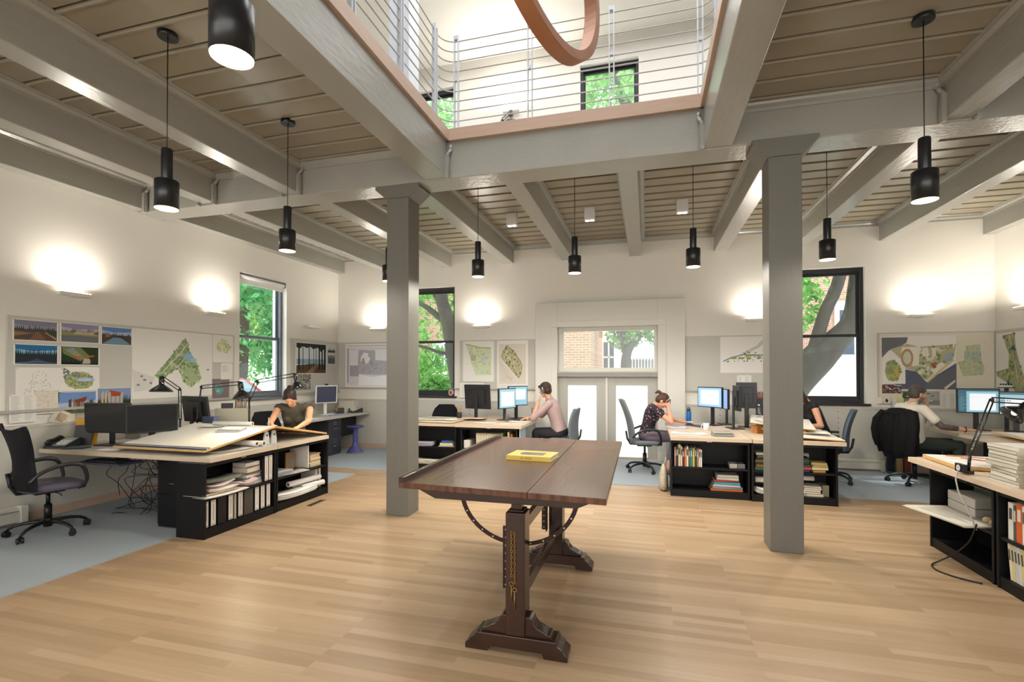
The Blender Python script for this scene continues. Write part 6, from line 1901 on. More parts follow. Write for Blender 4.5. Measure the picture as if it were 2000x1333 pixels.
books_stack((2.455, 3.98, R(-90)), 0, 0, ZD, [(.30, .22, .03, '#d86a30', 'orange book, lowest of'), (.28, .22, .03, '#6c6c60', 'grey book above the orange one in'), (.28, .22, .025, '#2c3a5c', 'navy book with a white mark in'), (.27, .22, .03, '#9c9484', 'taupe book in'), (.29, .22, .03, '#2c9ab0', 'turquoise book in'), (.26, .21, .035, '#2a2450', 'dark violet book in'), (.27, .21, .02, '#a8b490', 'pale green book in'), (.27, .21, .028, '#e0dcd4', 'white book near the top of'), (.24, .2, .02, '#b08c4c', 'tan book on top of')], 'coloured books stacked at the right picture edge', ' the coloured stack at the right picture edge', 3)
# clear boxes and garden book in the right bookcase
BRR = (2.44, 4.82, R(-90))
f = local(*BRR)
px, py = f(-.18, .10)
cb = thing('storage_box', 'frosted clear plastic storage box on the shelf of the right bookcase', 'storage box', (px, py, .371), R(-90))
FRP = mat('frosted_plastic', '#a9a39c', .35)
MB().box(-.17, .20, 0, .18, 0, .075).obj('lower_box', FRP, cb, bev=.006)
MB().box(-.17, .20, 0, .18, .079, .155).obj('upper_box', FRP, cb, bev=.006)
px, py = f(-.10, .286)
gb = thing('large_book', 'large book with GARDEN on its cover, standing behind the clear box', 'book', (px, py, .371), R(-90))
MB().box(-.24, .12, 0, .016, 0, .27).obj('cover', mat('cream_cover', '#cfc4b4', .6), gb)
text_mesh('GARDEN', .06, mat('rust_ink', '#a0603c', .6), gb, (-.06, -.001, .235), (R(90), 0, 0))
MB().box(-.24, .12, -.001, 0, .12, .19).obj('cover_picture', mat('garden_picture', '#4a5044', .6, vary=.5, vscale=30), gb)
for k, dx in enumerate((.14, .22)):
    px, py = f(dx, .12)
    tag(MB().ell((0, 0, .026), (.035, .03, .026)).obj('pebble', mat('pale_pebble', '#b4a078', .6), loc=(px, py, .371)), ('round tan pebble next to the clear box in the right bookcase', 'round tan pebble, second from the clear box in the right bookcase')[k], 'stone')
px, py = f(-.02, -.02)
sheets('large drawing sheets sticking out over the shelf edge of the right bookcase', px, py, .3715, R(-76), .62, .34, 3, 3, .0, .003, mat('plan_sheet', '#c8c2b4', .7), print_=1)
BRE = (2.44, 3.94, R(-90))
books_row(BRE, [(.05, .26, '#d8d8d4', 'white book with a coloured dot in'), (.026, .25, '#4a5048', 'grey-green patterned book in'), (.055, .27, '#c85c28', 'orange double volume in'), (.02, .265, '#dcdcd8', 'white slim book beside the orange volume in'), (.022, .24, '#2a2a2c', 'black slim book in'), (.03, .24, '#c88a3c', 'amber book in'), (.04, .26, '#26242a', 'black book in'), (.03, .25, '#d0ccc0', 'pale book in'), (.03, .26, '#5c6c8c', 'blue-grey book in'), (.03, .25, '#c8c0b0', 'cream book in')], z=.371, group='books on the upper shelf at the right picture edge', place=' the upper row at right picture edge', x0=-.36)
books_row(BRE, [(.024, .25, '#d4ccbc', 'cream leaning book in'), (.03, .25, '#c8bc78', 'yellow leaning journal in'), (.028, .25, '#b8b8c0', 'grey leaning journal in'), (.028, .25, '#c4c4c8', 'pale grey leaning journal in'), (.03, .25, '#c8bc70', 'second yellow leaning journal in'), (.03, .25, '#b0a890', 'beige leaning journal in'), (.03, .25, '#8c8c94', 'slate leaning journal in')], z=.088, group='leaning journals on the bottom shelf at the right', place=' the bottom row at the right picture edge', x0=-.34, lean=-7)
# ================================================================== PEOPLE
def V(*a):
    return Vector(a)
class Blob:
    """a body surface: overlapping tapered limbs and ellipsoids fused into one continuous skin"""
    def __init__(s, origin):
        s.mb = MB()
        s.o = Vector(origin)
    def cap(s, p0, p1, r0, r1=None, n=14):
        r1 = r0 if r1 is None else r1
        s.mb.T = Matrix.Identity(4)
        a, b = Vector(p0) - s.o, Vector(p1) - s.o
        s.mb.cyl(a, b, r0, r1, n)
        s.mb.ell(a, r0 * .995, n=14)
        s.mb.ell(b, r1 * .995, n=14)
        return s
    def chain(s, pts, rs):
        for i in range(len(pts) - 1):
            s.cap(pts[i], pts[i + 1], rs[i], rs[i + 1])
        return s
    def eo(s, c, r, x, y, z):
        """oriented ellipsoid: radii r along the unit axes x, y, z"""
        M = Matrix((x, y, z)).transposed().to_4x4()
        s.mb.T = Matrix.Translation(Vector(c) - s.o) @ M
        s.mb.ell((0, 0, 0), r, n=18)
        s.mb.T = Matrix.Identity(4)
        return s
    def make(s, name, mats, parent, voxel=.007, smooth=3, fac=.45):
        o = s.mb.obj(name, mats, parent)
        m = o.modifiers.new('remesh', 'REMESH')
        m.mode = 'VOXEL'
        m.voxel_size = voxel
        m.use_smooth_shade = True
        sm = o.modifiers.new('smooth', 'SMOOTH')
        sm.iterations = smooth
        sm.factor = fac
        bpy.context.view_layer.update()
        me = bpy.data.meshes.new_from_object(o.evaluated_get(bpy.context.evaluated_depsgraph_get()))
        o.modifiers.clear()
        o.data = me
        for p in me.polygons:
            p.use_smooth = True
        return o
def basis(f, u):
    f = Vector(f).normalized()
    u = Vector(u)
    u = (u - f * u.dot(f)).normalized()
    return f.cross(u), f, u      # right, forward, up
def hand(b, wrist, d, n, curl=.5, side=1, spread=.0, sc=1.0):
    """palm + four unequal bent fingers + thumb; d = direction of the hand, n = palm normal, side = where the thumb is"""
    d = Vector(d).normalized()
    n = Vector(n)
    n = (n - d * n.dot(d)).normalized()
    s = d.cross(n) * side
    w = Vector(wrist)
    pc = w + d * .048 * sc
    b.eo(pc, (.040 * sc, .050 * sc, .016 * sc), s, d, n)
    b.cap(w, w + d * .03 * sc, .021 * sc, .02 * sc)
    for k, (off, ln) in enumerate(((.027, .068), (.0095, .076), (-.0085, .070), (-.026, .055))):
        p = w + d * .082 * sc + s * off * sc
        dd = (d + s * off * spread * 8).normalized()
        for q, fr in enumerate((.45, .32, .25)):
            a = curl * (.5 + q * .55)
            e = (dd * math.cos(a) + n * math.sin(a)).normalized()
            p2 = p + e * ln * fr * sc
            b.cap(p, p2, (.0088 - q * .0006) * sc, (.0084 - q * .0008) * sc, 10)
            p = p2
    p = w + d * .018 * sc + s * .030 * sc
    p1 = p + (d * .6 + s * .62 + n * .35).normalized() * .034 * sc
    p2 = p1 + (d * .9 + s * .15 + n * .45).normalized() * .030 * sc
    b.cap(p, p1, .0115 * sc, .0105 * sc, 10)
    b.cap(p1, p2, .0105 * sc, .009 * sc, 10)
def person(label, J, skin, hairm, top, bottom, shoe='#2a2a2c', hair='short', sleeve=1.4, female=False, plen=1.0, curl=(.5, .5), hd=(None, None), stubble=None, tattoo=None, bust=0):
    """J: joints in world coordinates. sleeve: 0 none .. 1 elbow .. 2 wrist"""
    base = (J['pelvis'][0], J['pelvis'][1], .008)
    t = thing('person', label, 'person', base)
    c = lambda k: Vector(J[k])
    SK = mat('skin_' + skin.strip('#'), skin, .5, spec=.35, vary=.03, vscale=30)
    g = .92 if female else 1.0
    rt, fw, up = basis(c('shR') - c('shL'), V(0, 0, 1))[1], None, None
    spine = (c('neck') - c('pelvis')).normalized()
    rt = (c('shR') - c('shL')).normalized()
    fwd = spine.cross(rt).normalized() * 1.0
    if fwd.dot((c('kneeL') + c('kneeR')) / 2 - c('pelvis')) < 0:
        fwd = -fwd
    rt2 = fwd.cross(spine).normalized()
    def torso(b, k=0., limbs=True):
        P_, N = c('pelvis'), c('neck')
        L = (N - P_)
        key = ((.0, (.165, .125, .12)), (.18, (.150, .112, .11)), (.36, (.138 if female else .148, .102, .11)), (.54, (.146 if female else .16, .106, .11)), (.72, (.158 if female else .175, .112, .11)), (.86, (.150 if female else .17, .095, .085)))
        seq = []
        for (f0, a0), (f1, a1) in zip(key, key[1:]):
            for q in range(4):
                u = q / 4
                seq.append((f0 + (f1 - f0) * u, tuple(x + (y - x) * u for x, y in zip(a0, a1))))
        for f_, (a, d_, h) in seq + [key[-1]]:
            bulge = fwd * (.02 * math.sin(f_ * PI))
            b.eo(P_ + L * f_ - bulge * .6 + V(0, 0, 0), (a * g + k, d_ * g + k, h + k), rt2, fwd, spine)
        if bust:
            for s_ in (-1, 1):
                b.eo(P_ + L * .66 + fwd * (.070 * g) + rt2 * s_ * .065, (.062 + k, .045 + k, .062 + k), rt2, fwd, spine)
        for s_ in ('L', 'R'):
            b.cap(c('neck') - spine * .045 + (c('sh' + s_) - c('neck')) * .35, c('sh' + s_), .052 * g + k, .052 * g + k)
    B = Blob(base)
    torso(B)
    # neck and head
    hf, hu = Vector(J['face']).normalized(), Vector(J['top']).normalized()
    r_, f_, u_ = basis(hf, hu)
    H = c('head')
    B.cap(c('neck') - spine * .02, H - u_ * .05 - f_ * .02, .056 * g, .052 * g)
    def hp(x, y, z):
        return H + r_ * x + f_ * y + u_ * z
    B.eo(hp(0, -.012, .028), (.073, .092, .083), r_, f_, u_)
    B.eo(hp(0, .018, -.028), (.057, .068, .078), r_, f_, u_)
    B.eo(hp(0, .052, -.088), (.026, .026, .020), r_, f_, u_)
    B.cap(hp(-.03, .074, .026), hp(.03, .074, .026), .014, .014, 10)
    B.cap(hp(0, .084, .014), hp(0, .102, -.018), .008, .0125, 10)
    B.eo(hp(-.011, .093, -.021), (.008, .009, .007), r_, f_, u_).eo(hp(.011, .093, -.021), (.008, .009, .007), r_, f_, u_)
    B.cap(hp(-.016, .082, -.047), hp(.016, .082, -.047), .0085, .0085, 10).cap(hp(-.012, .08, -.058), hp(.012, .08, -.058), .009, .009, 10)
    for s_ in (-1, 1):
        B.eo(hp(s_ * .045, .055, -.015), (.02, .02, .022), r_, f_, u_)
        B.eo(hp(s_ * .074, -.008, -.008), (.010, .019, .031), r_, (f_ + u_ * .0).normalized(), u_)
    # arms and legs
    for i, s_ in enumerate(('L', 'R')):
        S, E, W_ = c('sh' + s_), c('el' + s_), c('wr' + s_)
        m1 = S.lerp(E, .45)
        B.chain([S, m1, E], [.050 * g, .046 * g, .038 * g])
        m2 = E.lerp(W_, .3)
        B.chain([E, m2, W_], [.039 * g, .040 * g, .026 * g])
        dh = hd[i] or ((W_ - E).normalized(), V(0, 0, -1), 1)
        hand(B, W_, dh[0], dh[1], curl[i], dh[2], sc=.95 if female else 1.03)
        Hp, K, A = c('hip' + s_), c('knee' + s_), c('ank' + s_)
        B.chain([Hp, Hp.lerp(K, .5), K], [.085, .074, .056])
        B.chain([K, K.lerp(A, .3), A], [.056, .057, .037])
    body = B.make('body', [SK, mat('skin_dark_print', '#5a4a44', .6, vary=.5, vscale=45), mat('skin_stubble', '#8d7468', .7)], t, .0068, 2, .4)
    if tattoo or stubble:
        me = body.data
        o_ = Vector(base)
        for p in me.polygons:
            q = p.center + o_
            if tattoo:
                a, b_ = c('el' + tattoo), c('wr' + tattoo)
                dd = b_ - a
                s0 = (q - a).dot(dd) / dd.length_squared
                if -.45 < s0 < .62 and (q - (a + dd * max(-.1, s0))).length < .075:
                    p.material_index = 1
            if stubble:
                l = q - H
                y_, z_, x_ = l.dot(f_), l.dot(u_), l.dot(r_)
                if min((q - c('wrL')).length, (q - c('wrR')).length, (q - c('elL').lerp(c('wrL'), .8)).length) > .085 and abs(x_) < .075 and z_ < -.035 and y_ > .0 and z_ > -.125 and not (abs(x_) < .025 and z_ > -.062 and y_ > .06):
                    p.material_index = 2
    # eyes, lips
    for s_ in (-1, 1):
        eb = MB()
        eb.ell(tuple(hp(s_ * .030, .0655, .006) - Vector(base)), .0115, n=12)
        eb.ell(tuple(hp(s_ * .030, .0725, .005) - Vector(base)), .0058, m=1, n=10)
        eb.obj('eye', [mat('eye_white', '#e6e2dc', .3), mat('eye_dark', '#2a2018', .2)], t)
    lb = MB()
    lb.tube([hp(-.017, .0865, -.052) - Vector(base), hp(0, .0935, -.0515) - Vector(base), hp(.017, .0865, -.052) - Vector(base)], [.003, .0055, .003], 8)
    lb.obj('lips', mat('lips', '#a8665c', .45), t)
    # hair
    hm = mat('hair_' + hairm.strip('#'), hairm, .45, spec=.4, vary=.25, vscale=60, bump=.6, bscale=160, stretch=(1, .2, .3))
    hb = Blob(base)
    hb.eo(hp(0, -.026, .038), (.083, .094, .089), r_, f_, u_)
    hb.eo(hp(0, -.045, -.005), (.079, .07, .08), r_, f_, u_)
    hb.eo(hp(0, .036, .088), (.054, .036, .024), r_, f_, u_)
    for s_ in (-1, 1):
        hb.cap(hp(s_ * .058, .045, .062), hp(s_ * .073, .01, .02), .018, .013, 10)
    if hair == 'bun':
        hb.eo(hp(0, -.10, .085), (.036, .034, .034), r_, f_, u_)
        for s_ in (-1, 1):
            hb.chain([hp(s_ * .012, .066, .088), hp(s_ * .052, .058, .05), hp(s_ * .074, .03, .0), hp(s_ * .076, .005, -.045)], [.017, .017, .014, .008])
    elif hair == 'pony':
        hb.chain([hp(0, -.11, .06), hp(0, -.15, .05), hp(0, -.165, .0)], [.022, .026, .012])
        hb.cap(hp(-.03, .08, .07), hp(.045, .075, .05), .017, .015, 10)
    elif hair == 'long':
        for k in range(-4, 5):
            a = k * .26
            x, y = .07 * math.sin(a * 1.5), -.07 * math.cos(a) - .01
            s0 = hp(x, y, .0)
            hb.chain([s0, s0 + V(.02, 0, -.12) - f_ * .03, s0 + V(.07, 0, -.24) - f_ * .04], [.03, .032, .014])
    elif hair == 'thick':
        hb.eo(hp(0, -.02, .052), (.089, .10, .088), r_, f_, u_)
        hb.cap(hp(-.04, .07, .075), hp(.04, .07, .078), .024, .024, 10)
    hb.make('hair', hm, t, .006, 2, .5)
    # top
    T = Blob(base)
    torso(T, .011)
    for s_ in ('L', 'R'):
        S, E, W_ = c('sh' + s_), c('el' + s_), c('wr' + s_)
        if sleeve > 0:
            q = min(1, sleeve)
            T.chain([S, S.lerp(E, q * .5), S.lerp(E, q)], [.062 * g, .058 * g, (.058 if sleeve < 1 else .049) * g])
            if sleeve > 1:
                T.chain([E, E.lerp(W_, sleeve - 1)], [.050 * g, .046 * g])
        else:
            T.cap(S + (c('neck') - S) * .25, S + (E - S) * .06, .06 * g, .056 * g)
    T.make('top' if not female else 'blouse', top, t, .0075, 3, .5)
    if sleeve > 0 and not female:
        cl = MB()
        n_ = c('neck') + spine * .015 - Vector(base)
        cl.tube([n_ + (rt2 * math.cos(a) * .062 + fwd * math.sin(a) * .058) + V(0, 0, .008 * math.cos(2 * a)) for a in [2 * PI * i / 20 for i in range(20)]], .013, 8, closed=True)
        cl.obj('collar', top, t)
    # trousers
    Tr = Blob(base)
    Tr.eo(c('pelvis'), (.180 * g, .140 * g, .125), rt2, fwd, spine)
    for s_ in ('L', 'R'):
        Hp, K, A = c('hip' + s_), c('knee' + s_), c('ank' + s_)
        Tr.chain([Hp, Hp.lerp(K, .5), K], [.098, .086, .069])
        Tr.chain([K, K.lerp(A, .4 * plen), K.lerp(A, plen * .95)], [.069, .066, .056])
    Tr.make('trousers', bottom, t, .008, 3, .5)
    for s_ in ('L', 'R'):
        A = c('ank' + s_)
        fd_ = V(fwd.x, fwd.y, 0).normalized()
        sb = Blob(base)
        z0 = max(.035, A.z - .055)
        sb.cap(V(A.x, A.y, z0) - fd_ * .04, V(A.x, A.y, z0) + fd_ * .05, .034, .036)
        sb.cap(V(A.x, A.y, z0) + fd_ * .05, V(A.x, A.y, z0 - .004) + fd_ * .15, .038, .028)
        sb.make('shoe', mat('shoe_' + shoe.strip('#'), shoe, .5), t, .008, 2, .5)
    return t, hp

def floral():
    m = bpy.data.materials.new('navy_floral_fabric')
    m.use_nodes = True
    nt = m.node_tree
    b = nt.nodes['Principled BSDF']
    tc = nt.nodes.new('ShaderNodeTexCoord')
    v = nt.nodes.new('ShaderNodeTexVoronoi')
    v.inputs['Scale'].default_value = 26
    nt.links.new(tc.outputs['Object'], v.inputs['Vector'])
    c = ramp(nt, v.outputs['Distance'], [(.0, '#e0c0a4'), (.27, '#c07060'), (.33, '#262434'), (1, '#23212f')])
    nt.links.new(c, b.inputs['Base Color'])
    b.inputs['Roughness'].default_value = .8
    return m

# woman drawing at the left island
person('person in a sleeveless olive top bowed over the left drawing board, drawing', dict(
    head=(-4.60, 5.56, 1.215), face=(.38, -.52, -.76), top=(.42, -.60, .68), neck=(-4.69, 5.72, 1.115), pelvis=(-4.86, 6.00, .57),
    shL=(-4.50, 5.84, 1.065), shR=(-4.83, 5.62, 1.065), elL=(-4.33, 5.60, .90), elR=(-4.76, 5.38, .875), wrL=(-4.23, 5.28, .862), wrR=(-4.50, 5.13, .885),
    hipL=(-4.78, 6.03, .55), hipR=(-4.92, 5.94, .55), kneeL=(-4.58, 5.66, .55), kneeR=(-4.76, 5.56, .55), ankL=(-4.66, 5.78, .09), ankR=(-4.84, 5.68, .09)),
    '#d9a283', '#2b1d17', mat('olive_charcoal_cotton', '#47443a', .85, bump=.5, bscale=30), mat('dark_denim', '#23262e', .85), hair='bun', sleeve=0, female=True, bust=1,
    curl=(.35, .9), hd=(((.2, -.9, -.1), (0, 0, -1), -1), ((.75, -.55, -.12), (.1, 0, -1), 1)))
tag(MB().cyl((-4.475, 5.045, .868), (-4.53, 5.10, .985), .004, n=8).obj('pen', WHITEP), 'white pen held upright by the person bowed over the left drawing board', 'pen')

# man with headphones
_, hp_ = person('person in a pinkish check shirt and headphones resting the head on one hand', dict(
    head=(-1.60, 7.90, 1.255), face=(-.93, .28, -.20), top=(-.15, .0, 1), neck=(-1.53, 7.92, 1.10), pelvis=(-1.36, 7.95, .57),
    shL=(-1.51, 7.75, 1.04), shR=(-1.49, 8.10, 1.04), elL=(-1.76, 7.72, .805), elR=(-1.70, 8.16, .83), wrL=(-1.69, 7.78, 1.06), wrR=(-1.90, 7.98, .79),
    hipL=(-1.38, 7.87, .55), hipR=(-1.38, 8.03, .55), kneeL=(-1.74, 7.84, .56), kneeR=(-1.76, 8.03, .56), ankL=(-1.72, 7.84, .09), ankR=(-1.76, 8.02, .09)),
    '#d3a084', '#3a2820', mat('pink_check_shirt', '#b39a98', .8, vary=.18, vscale=90), mat('black_trousers', '#1b1c22', .8), hair='thick', sleeve=1.15,
    curl=(.9, .3), hd=(((.25, .15, .95), (.9, .3, -.1), 1), None))
hpn = thing('headphones', 'white-banded grey headphones worn by the person in the pinkish check shirt', 'headphones', tuple(hp_(0, 0, 0)))
o_ = hp_(0, 0, 0)
MB().tube([hp_(math.cos(a) * .088, -.004, math.sin(a) * .108 + .01) - o_ for a in [PI * (-.02) + i * PI * 1.04 / 16 for i in range(17)]], .008, 8).obj('headband', WHITEP, hpn)
for s_ in (-1, 1):
    MB().cyl(hp_(s_ * .083, -.006, -.008) - o_, hp_(s_ * .104, -.006, -.008) - o_, .034, .03, 18).obj('ear_cup', mat('slate_earcup', '#4a5a64', .4), hpn)

# woman in the floral blouse
person('person in a navy floral blouse reading with forehead in hand', dict(
    head=(.235, 7.86, 1.105), face=(.62, -.06, -.78), top=(.76, -.05, .62), neck=(.12, 7.90, 1.045), pelvis=(.0, 7.96, .575),
    shL=(.12, 8.06, .995), shR=(.10, 7.74, .995), elL=(.34, 8.10, .83), elR=(.355, 7.70, .805), wrL=(.54, 7.92, .79), wrR=(.315, 7.80, 1.03),
    hipL=(.02, 8.04, .56), hipR=(.02, 7.87, .56), kneeL=(.42, 8.0, .565), kneeR=(.42, 7.84, .565), ankL=(.38, 8.0, .09), ankR=(.315, 7.78, .105)),
    '#d9a088', '#4a2f22', floral(), mat('mauve_trousers', '#6f6470', .85), '#6a6258', hair='pony', sleeve=.45, female=True, plen=.72, bust=1,
    curl=(.3, 1.2), hd=(((.9, -.35, .0), (0, 0, -1), -1), ((-.1, .12, .95), (.25, .9, .1), 1)))
sheets('folded white leaflet held up by the person in the floral blouse', .60, 7.86, .80, R(20), .10, .16, 2, 3, .004, .001, name='leaflet')
tag(MB().cyl((.275, 7.76, 1.10), (.36, 7.74, 1.18), .004, n=8).obj('pen', WHITEP), 'white pen in the raised hand of the person in the floral blouse', 'pen')

# long-haired woman behind the right pillar
person('person with long dark hair and bare arms half hidden behind the right pillar', dict(
    head=(2.05, 7.86, 1.25), face=(-.8, -.1, -.55), top=(-.45, 0, .8), neck=(2.20, 7.86, 1.13), pelvis=(2.44, 7.92, .57),
    shL=(2.245, 7.70, 1.08), shR=(2.24, 8.04, 1.08), elL=(2.30, 7.60, .815), elR=(2.05, 8.08, .83), wrL=(2.04, 7.56, .80), wrR=(1.86, 7.92, .80),
    hipL=(2.42, 7.84, .55), hipR=(2.42, 8.0, .55), kneeL=(2.02, 7.82, .56), kneeR=(2.02, 8.0, .56), ankL=(2.06, 7.82, .09), ankR=(2.06, 8.0, .09)),
    '#d09a7e', '#33201a', mat('black_vest_top', '#141418', .8), MATS['dark_denim'], hair='long', sleeve=0, female=True, bust=1)

# man at the right
person('person in a white polo with a tattooed forearm, hand on mouth, by the lit monitors', dict(
    head=(3.60, 8.00, 1.25), face=(.95, .18, -.18), top=(.12, 0, 1), neck=(3.52, 7.99, 1.11), pelvis=(3.56, 8.06, .57),
    shL=(3.46, 8.17, 1.06), shR=(3.58, 7.81, 1.05), elL=(3.76, 8.22, .86), elR=(3.74, 7.72, .835), wrL=(3.735, 8.06, 1.10), wrR=(4.02, 7.74, .80),
    hipL=(3.60, 8.14, .55), hipR=(3.60, 7.98, .55), kneeL=(4.02, 8.12, .57), kneeR=(4.02, 7.90, .57), ankL=(4.0, 8.12, .09), ankR=(3.98, 7.92, .09)),
    '#c99a80', '#4a443f', mat('white_polo_cotton', '#dcd4c6', .85), mat('dark_green_trousers', '#252c26', .85), hair='short', sleeve=.62, stubble=True, tattoo='R',
    curl=(1.0, .25), hd=(((-.15, -.1, .95), (-.3, .2, 0), -1), ((.95, .1, .0), (0, 0, -1), 1)))
tag(MB().tube([(4.0 + 0, 7.74 + .031 * math.cos(a), .80 + .028 * math.sin(a)) for a in [2 * PI * i / 18 for i in range(18)]], .007, 8, closed=True).box(3.988, 4.012, 7.725, 7.755, .825, .838).obj('wristwatch', DARKP), 'dark watch on the wrist of the person in the white polo', 'watch')

# black jacket over that chair's back
jk = thing('jacket', 'black jacket draped over the chair back of the person in the white polo', 'jacket', (3.60, 8.06, 0), R(-68))
mb = MB()
nu, nv = 26, 20
F, Bk = [], []
gj = random.Random(4)
for j in range(nv + 1):
    v = j / nv
    z = 1.06 - v * .60
    wd = .20 + .11 * math.sin(min(1, v * 2.2) * PI / 2) - .06 * max(0, v - .7) / .3
    rf, rb = [], []
    for i in range(nu + 1):
        u = 2 * i / nu - 1
        fold = .018 * math.sin(u * 11 + v * 2.5) * (.3 + v) + .012 * math.sin(u * 23 + 1)
        y = -.30 - .05 * math.sin(v * PI) + .075 * u * u * (1 - .4 * v) + fold - .05 * v
        zz = z - .05 * u * u * (1 - v) - (.09 * abs(math.sin(u * 4.2 + .6)) if j == nv else 0)
        rf.append(mb._v((u * wd, y + .05 + .02 * (1 - v), zz)))
        rb.append(mb._v((u * wd * 1.02, y - .012, zz)))
    F.append(rf)
    Bk.append(rb)
for j in range(nv):
    for i in range(nu):
        mb._f([F[j][i], F[j][i + 1], F[j + 1][i + 1], F[j + 1][i]], 0, True)
        mb._f([Bk[j][i], Bk[j + 1][i], Bk[j + 1][i + 1], Bk[j][i + 1]], 0, True)
    mb._f([F[j][0], F[j + 1][0], Bk[j + 1][0], Bk[j][0]], 0, True)
    mb._f([F[j][-1], Bk[j][-1], Bk[j + 1][-1], F[j + 1][-1]], 0, True)
for i in range(nu):
    mb._f([F[0][i], Bk[0][i], Bk[0][i + 1], F[0][i + 1]], 0, True)
    mb._f([F[-1][i], F[-1][i + 1], Bk[-1][i + 1], Bk[-1][i]], 0, True)
JK = mat('black_jacket_cloth', '#121215', .8, spec=.25, bump=.3, bscale=40)
mb.obj('shell', JK, jk)
MB().tube([(-.23, -.27, 1.0), (-.30, -.31, .88), (-.31, -.33, .74), (-.27, -.35, .62), (-.24, -.34, .52)], [.04, .055, .055, .05, .045], 12).obj('sleeve', JK, jk)
# ================================================================== TREES AND CAR OUTSIDE
tree('broad tree with a leaning forked trunk right outside the back right window', (3.2, 12, -.05), [
    ([(-.7, 0, 0), (-.5, 0, .7), (-.12, 0, 1.35), (.42, 0, 1.95), (.98, .05, 2.6), (1.15, .1, 3.4), (1.3, .1, 5.2)], [.46, .40, .38, .33, .20, .17, .13]),
    ([(.18, 0, 1.5), (.30, -.05, 2.1), (.48, -.1, 2.85), (.76, -.1, 3.6), (1.0, -.1, 5.0)], [.24, .14, .125, .12, .1]),
    ([(.85, .05, 2.3), (1.15, .2, 2.75), (1.5, .3, 3.5), (1.7, .3, 4.6)], [.16, .13, .11, .08])],
    [((-.1, .6, 3.2), .8), ((-.8, .5, 4.2), 1.3), ((1.6, .6, 4.6), 1.5), ((.4, .8, 5.2), 1.6), ((1.5, -.3, 2.75), .28), ((-.35, -.2, 3.45), .45)], 5200, .085, LEAF, 3)
tree('tall tree with a forked grey trunk outside the window right of the left pillar', (-4.9, 11.5, -.05), [
    ([(.75, 0, 0), (.45, 0, 1.0), (.24, 0, 2.0), (.15, 0, 2.65), (.02, 0, 3.1), (-.10, 0, 3.6), (-.15, 0, 5.2)], [.26, .22, .19, .20, .17, .15, .11]),
    ([(.10, 0, 2.8), (-.22, 0, 3.05), (-.62, 0, 3.33), (-1.2, .1, 3.6), (-2.0, .2, 4.2)], [.11, .075, .062, .05, .03]),
    ([(.25, -.1, 2.05), (-.1, -.12, 2.1), (-.45, -.12, 2.22), (-.9, -.1, 2.32)], [.05, .042, .036, .03]),
    ([(-.1, 0, 3.3), (-.35, 0, 3.7), (-.5, 0, 4.3)], [.06, .045, .03])],
    [((-.7, 1.2, 3.2), 1.1), ((-1.6, .9, 2.6), 1.2), ((-.3, 1.0, 4.2), 1.2), ((-.9, 1.6, 1.0), .5), ((.3, 1.2, 3.6), .7), ((-1.3, 1.6, 1.5), .8)], 8500, .08, LEAF, 5)
tree('leafy tree behind the left wall window', (-12.2, 12.4, -.05), [
    ([(0, 0, 0), (.1, .1, 1.8), (.0, .3, 3.6), (.2, .2, 6)], [.2, .17, .13, .08]),
    ([(.05, .2, 2.4), (.6, -.6, 3.6), (.9, -1.2, 4.8)], [.09, .06, .04])],
    [((0, 0, 3.6), 1.9), ((.5, -1.2, 4.9), 1.8), ((.2, 1.4, 4.8), 1.9), ((.3, 1.9, 2.6), 1.3), ((-.6, -1.8, 3.0), 1.2)], 14000, .11, LEAF2, 7)
tree('second leafy tree farther behind the left wall window', (-17.5, 17.5, -.05), [
    ([(0, 0, 0), (.1, .1, 2), (.0, .3, 5)], [.22, .18, .1])],
    [((0, 0, 3.0), 2.2), ((.5, -1.6, 5.0), 2.2), ((.2, 1.8, 5.4), 2.2), ((.9, -2.6, 2.4), 1.4)], 10000, .15, LEAF, 9)
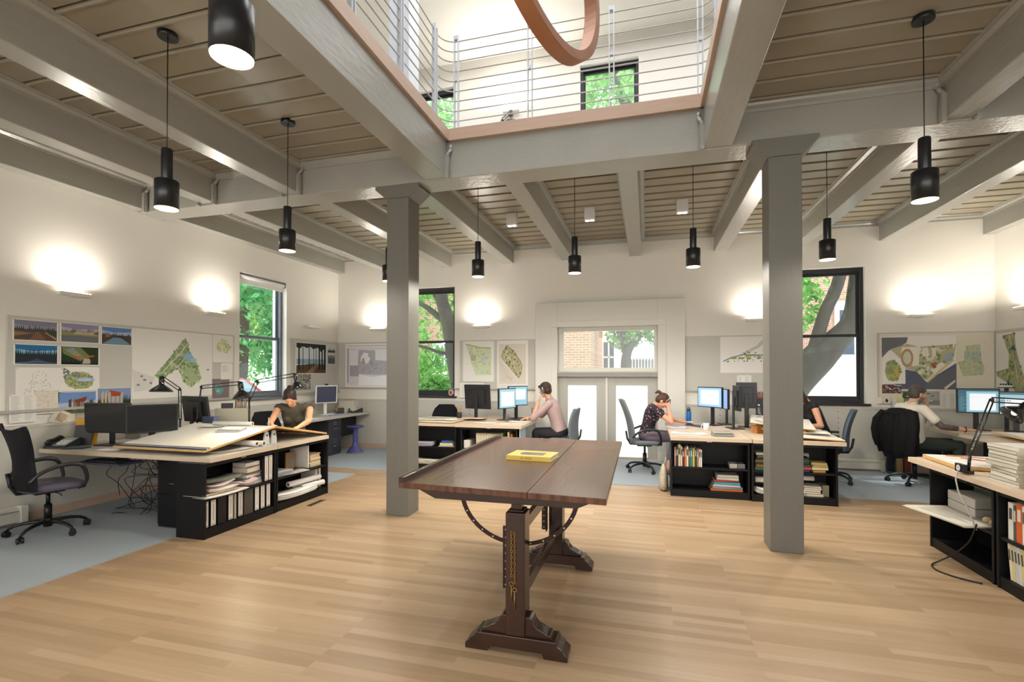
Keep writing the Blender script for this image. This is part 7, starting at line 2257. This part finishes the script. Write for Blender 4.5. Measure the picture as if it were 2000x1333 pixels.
tree('tree with a dark fork over the picket fence beyond the doors', (-.62, 16.2, -.05), [
    ([(-.05, 0, 0), (-.03, 0, 1.2), (0, 0, 2.1), (.22, 0, 2.55), (.6, 0, 2.9), (1.2, .1, 3.3)], [.2, .17, .15, .11, .08, .05]),
    ([(0, 0, 2.1), (-.12, .05, 2.7), (-.1, .1, 3.6), (.1, .1, 5)], [.1, .08, .07, .05])],
    [((.3, .2, 3.4), .9), ((1.1, .2, 2.9), .55), ((-.1, .3, 2.9), .6), ((.2, .3, 4.4), 1.2), ((1.2, .3, 3.9), 1.0)], 6000, .075, LEAF, 11)
tree('tall tree whose crown fills the upstairs windows', (-1.0, 13.5, -.05), [
    ([(3.6, .4, 0), (3.3, .2, 4), (1.8, 0, 7), (.4, 0, 9), (.1, 0, 11)], [.28, .24, .17, .12, .08]),
    ([(1.5, .1, 7.3), (-1.5, 0, 8.6), (-3, 0, 9.6)], [.1, .08, .05])],
    [((0, 0, 9.4), 1.5), ((-1.2, .2, 10.5), 1.5), ((1, .2, 10.6), 1.6), ((-4.8, .2, 9.8), 1.7), ((-6.2, .2, 9.2), 1.6), ((-3, .4, 10.6), 1.4)], 14000, .11, LEAF, 13)
cr = thing('car', 'red car parked outside, seen low through the left wall window', 'car', (-11.6, 11.2, -.05), R(60))
CRED = mat('car_red', '#b8463c', .25, spec=.6)
MB().prism([(-1.9, .25), (-1.95, .62), (-1.5, .82), (-1.0, .88), (.9, .88), (1.7, .78), (2.0, .6), (2.0, .25)], -.8, .8, 'y').obj('body', CRED, cr, bev=.06)
MB().prism([(-1.3, .86), (-.85, 1.36), (.45, 1.40), (1.05, .86)], -.68, .68, 'y').obj('windows', mat('car_glass', '#8fa4b0', .1), cr, bev=.04)
mb = MB().prism([(-.88, 1.36), (.46, 1.39), (.40, 1.44), (-.8, 1.42)], -.66, .66, 'y')
for s_ in (-.69, .69):
    mb.tube([(-1.32, s_, .88), (-.86, s_ * .97, 1.38)], .03, 6).tube([(1.08, s_, .88), (.46, s_ * .97, 1.40)], .03, 6).tube([(-.2, s_, .88), (-.2, s_ * .97, 1.4)], .03, 6)
mb.obj('roof', CRED, cr)
for x in (-1.2, 1.3):
    for y in (-.78, .78):
        MB().cyl((x, y - .1, .32), (x, y + .1, .32), .32, n=24).cyl((x, y - .105, .32), (x, y + .105, .32), .17, n=16, m=1).obj('wheel', [DARKP, CHROME], cr)
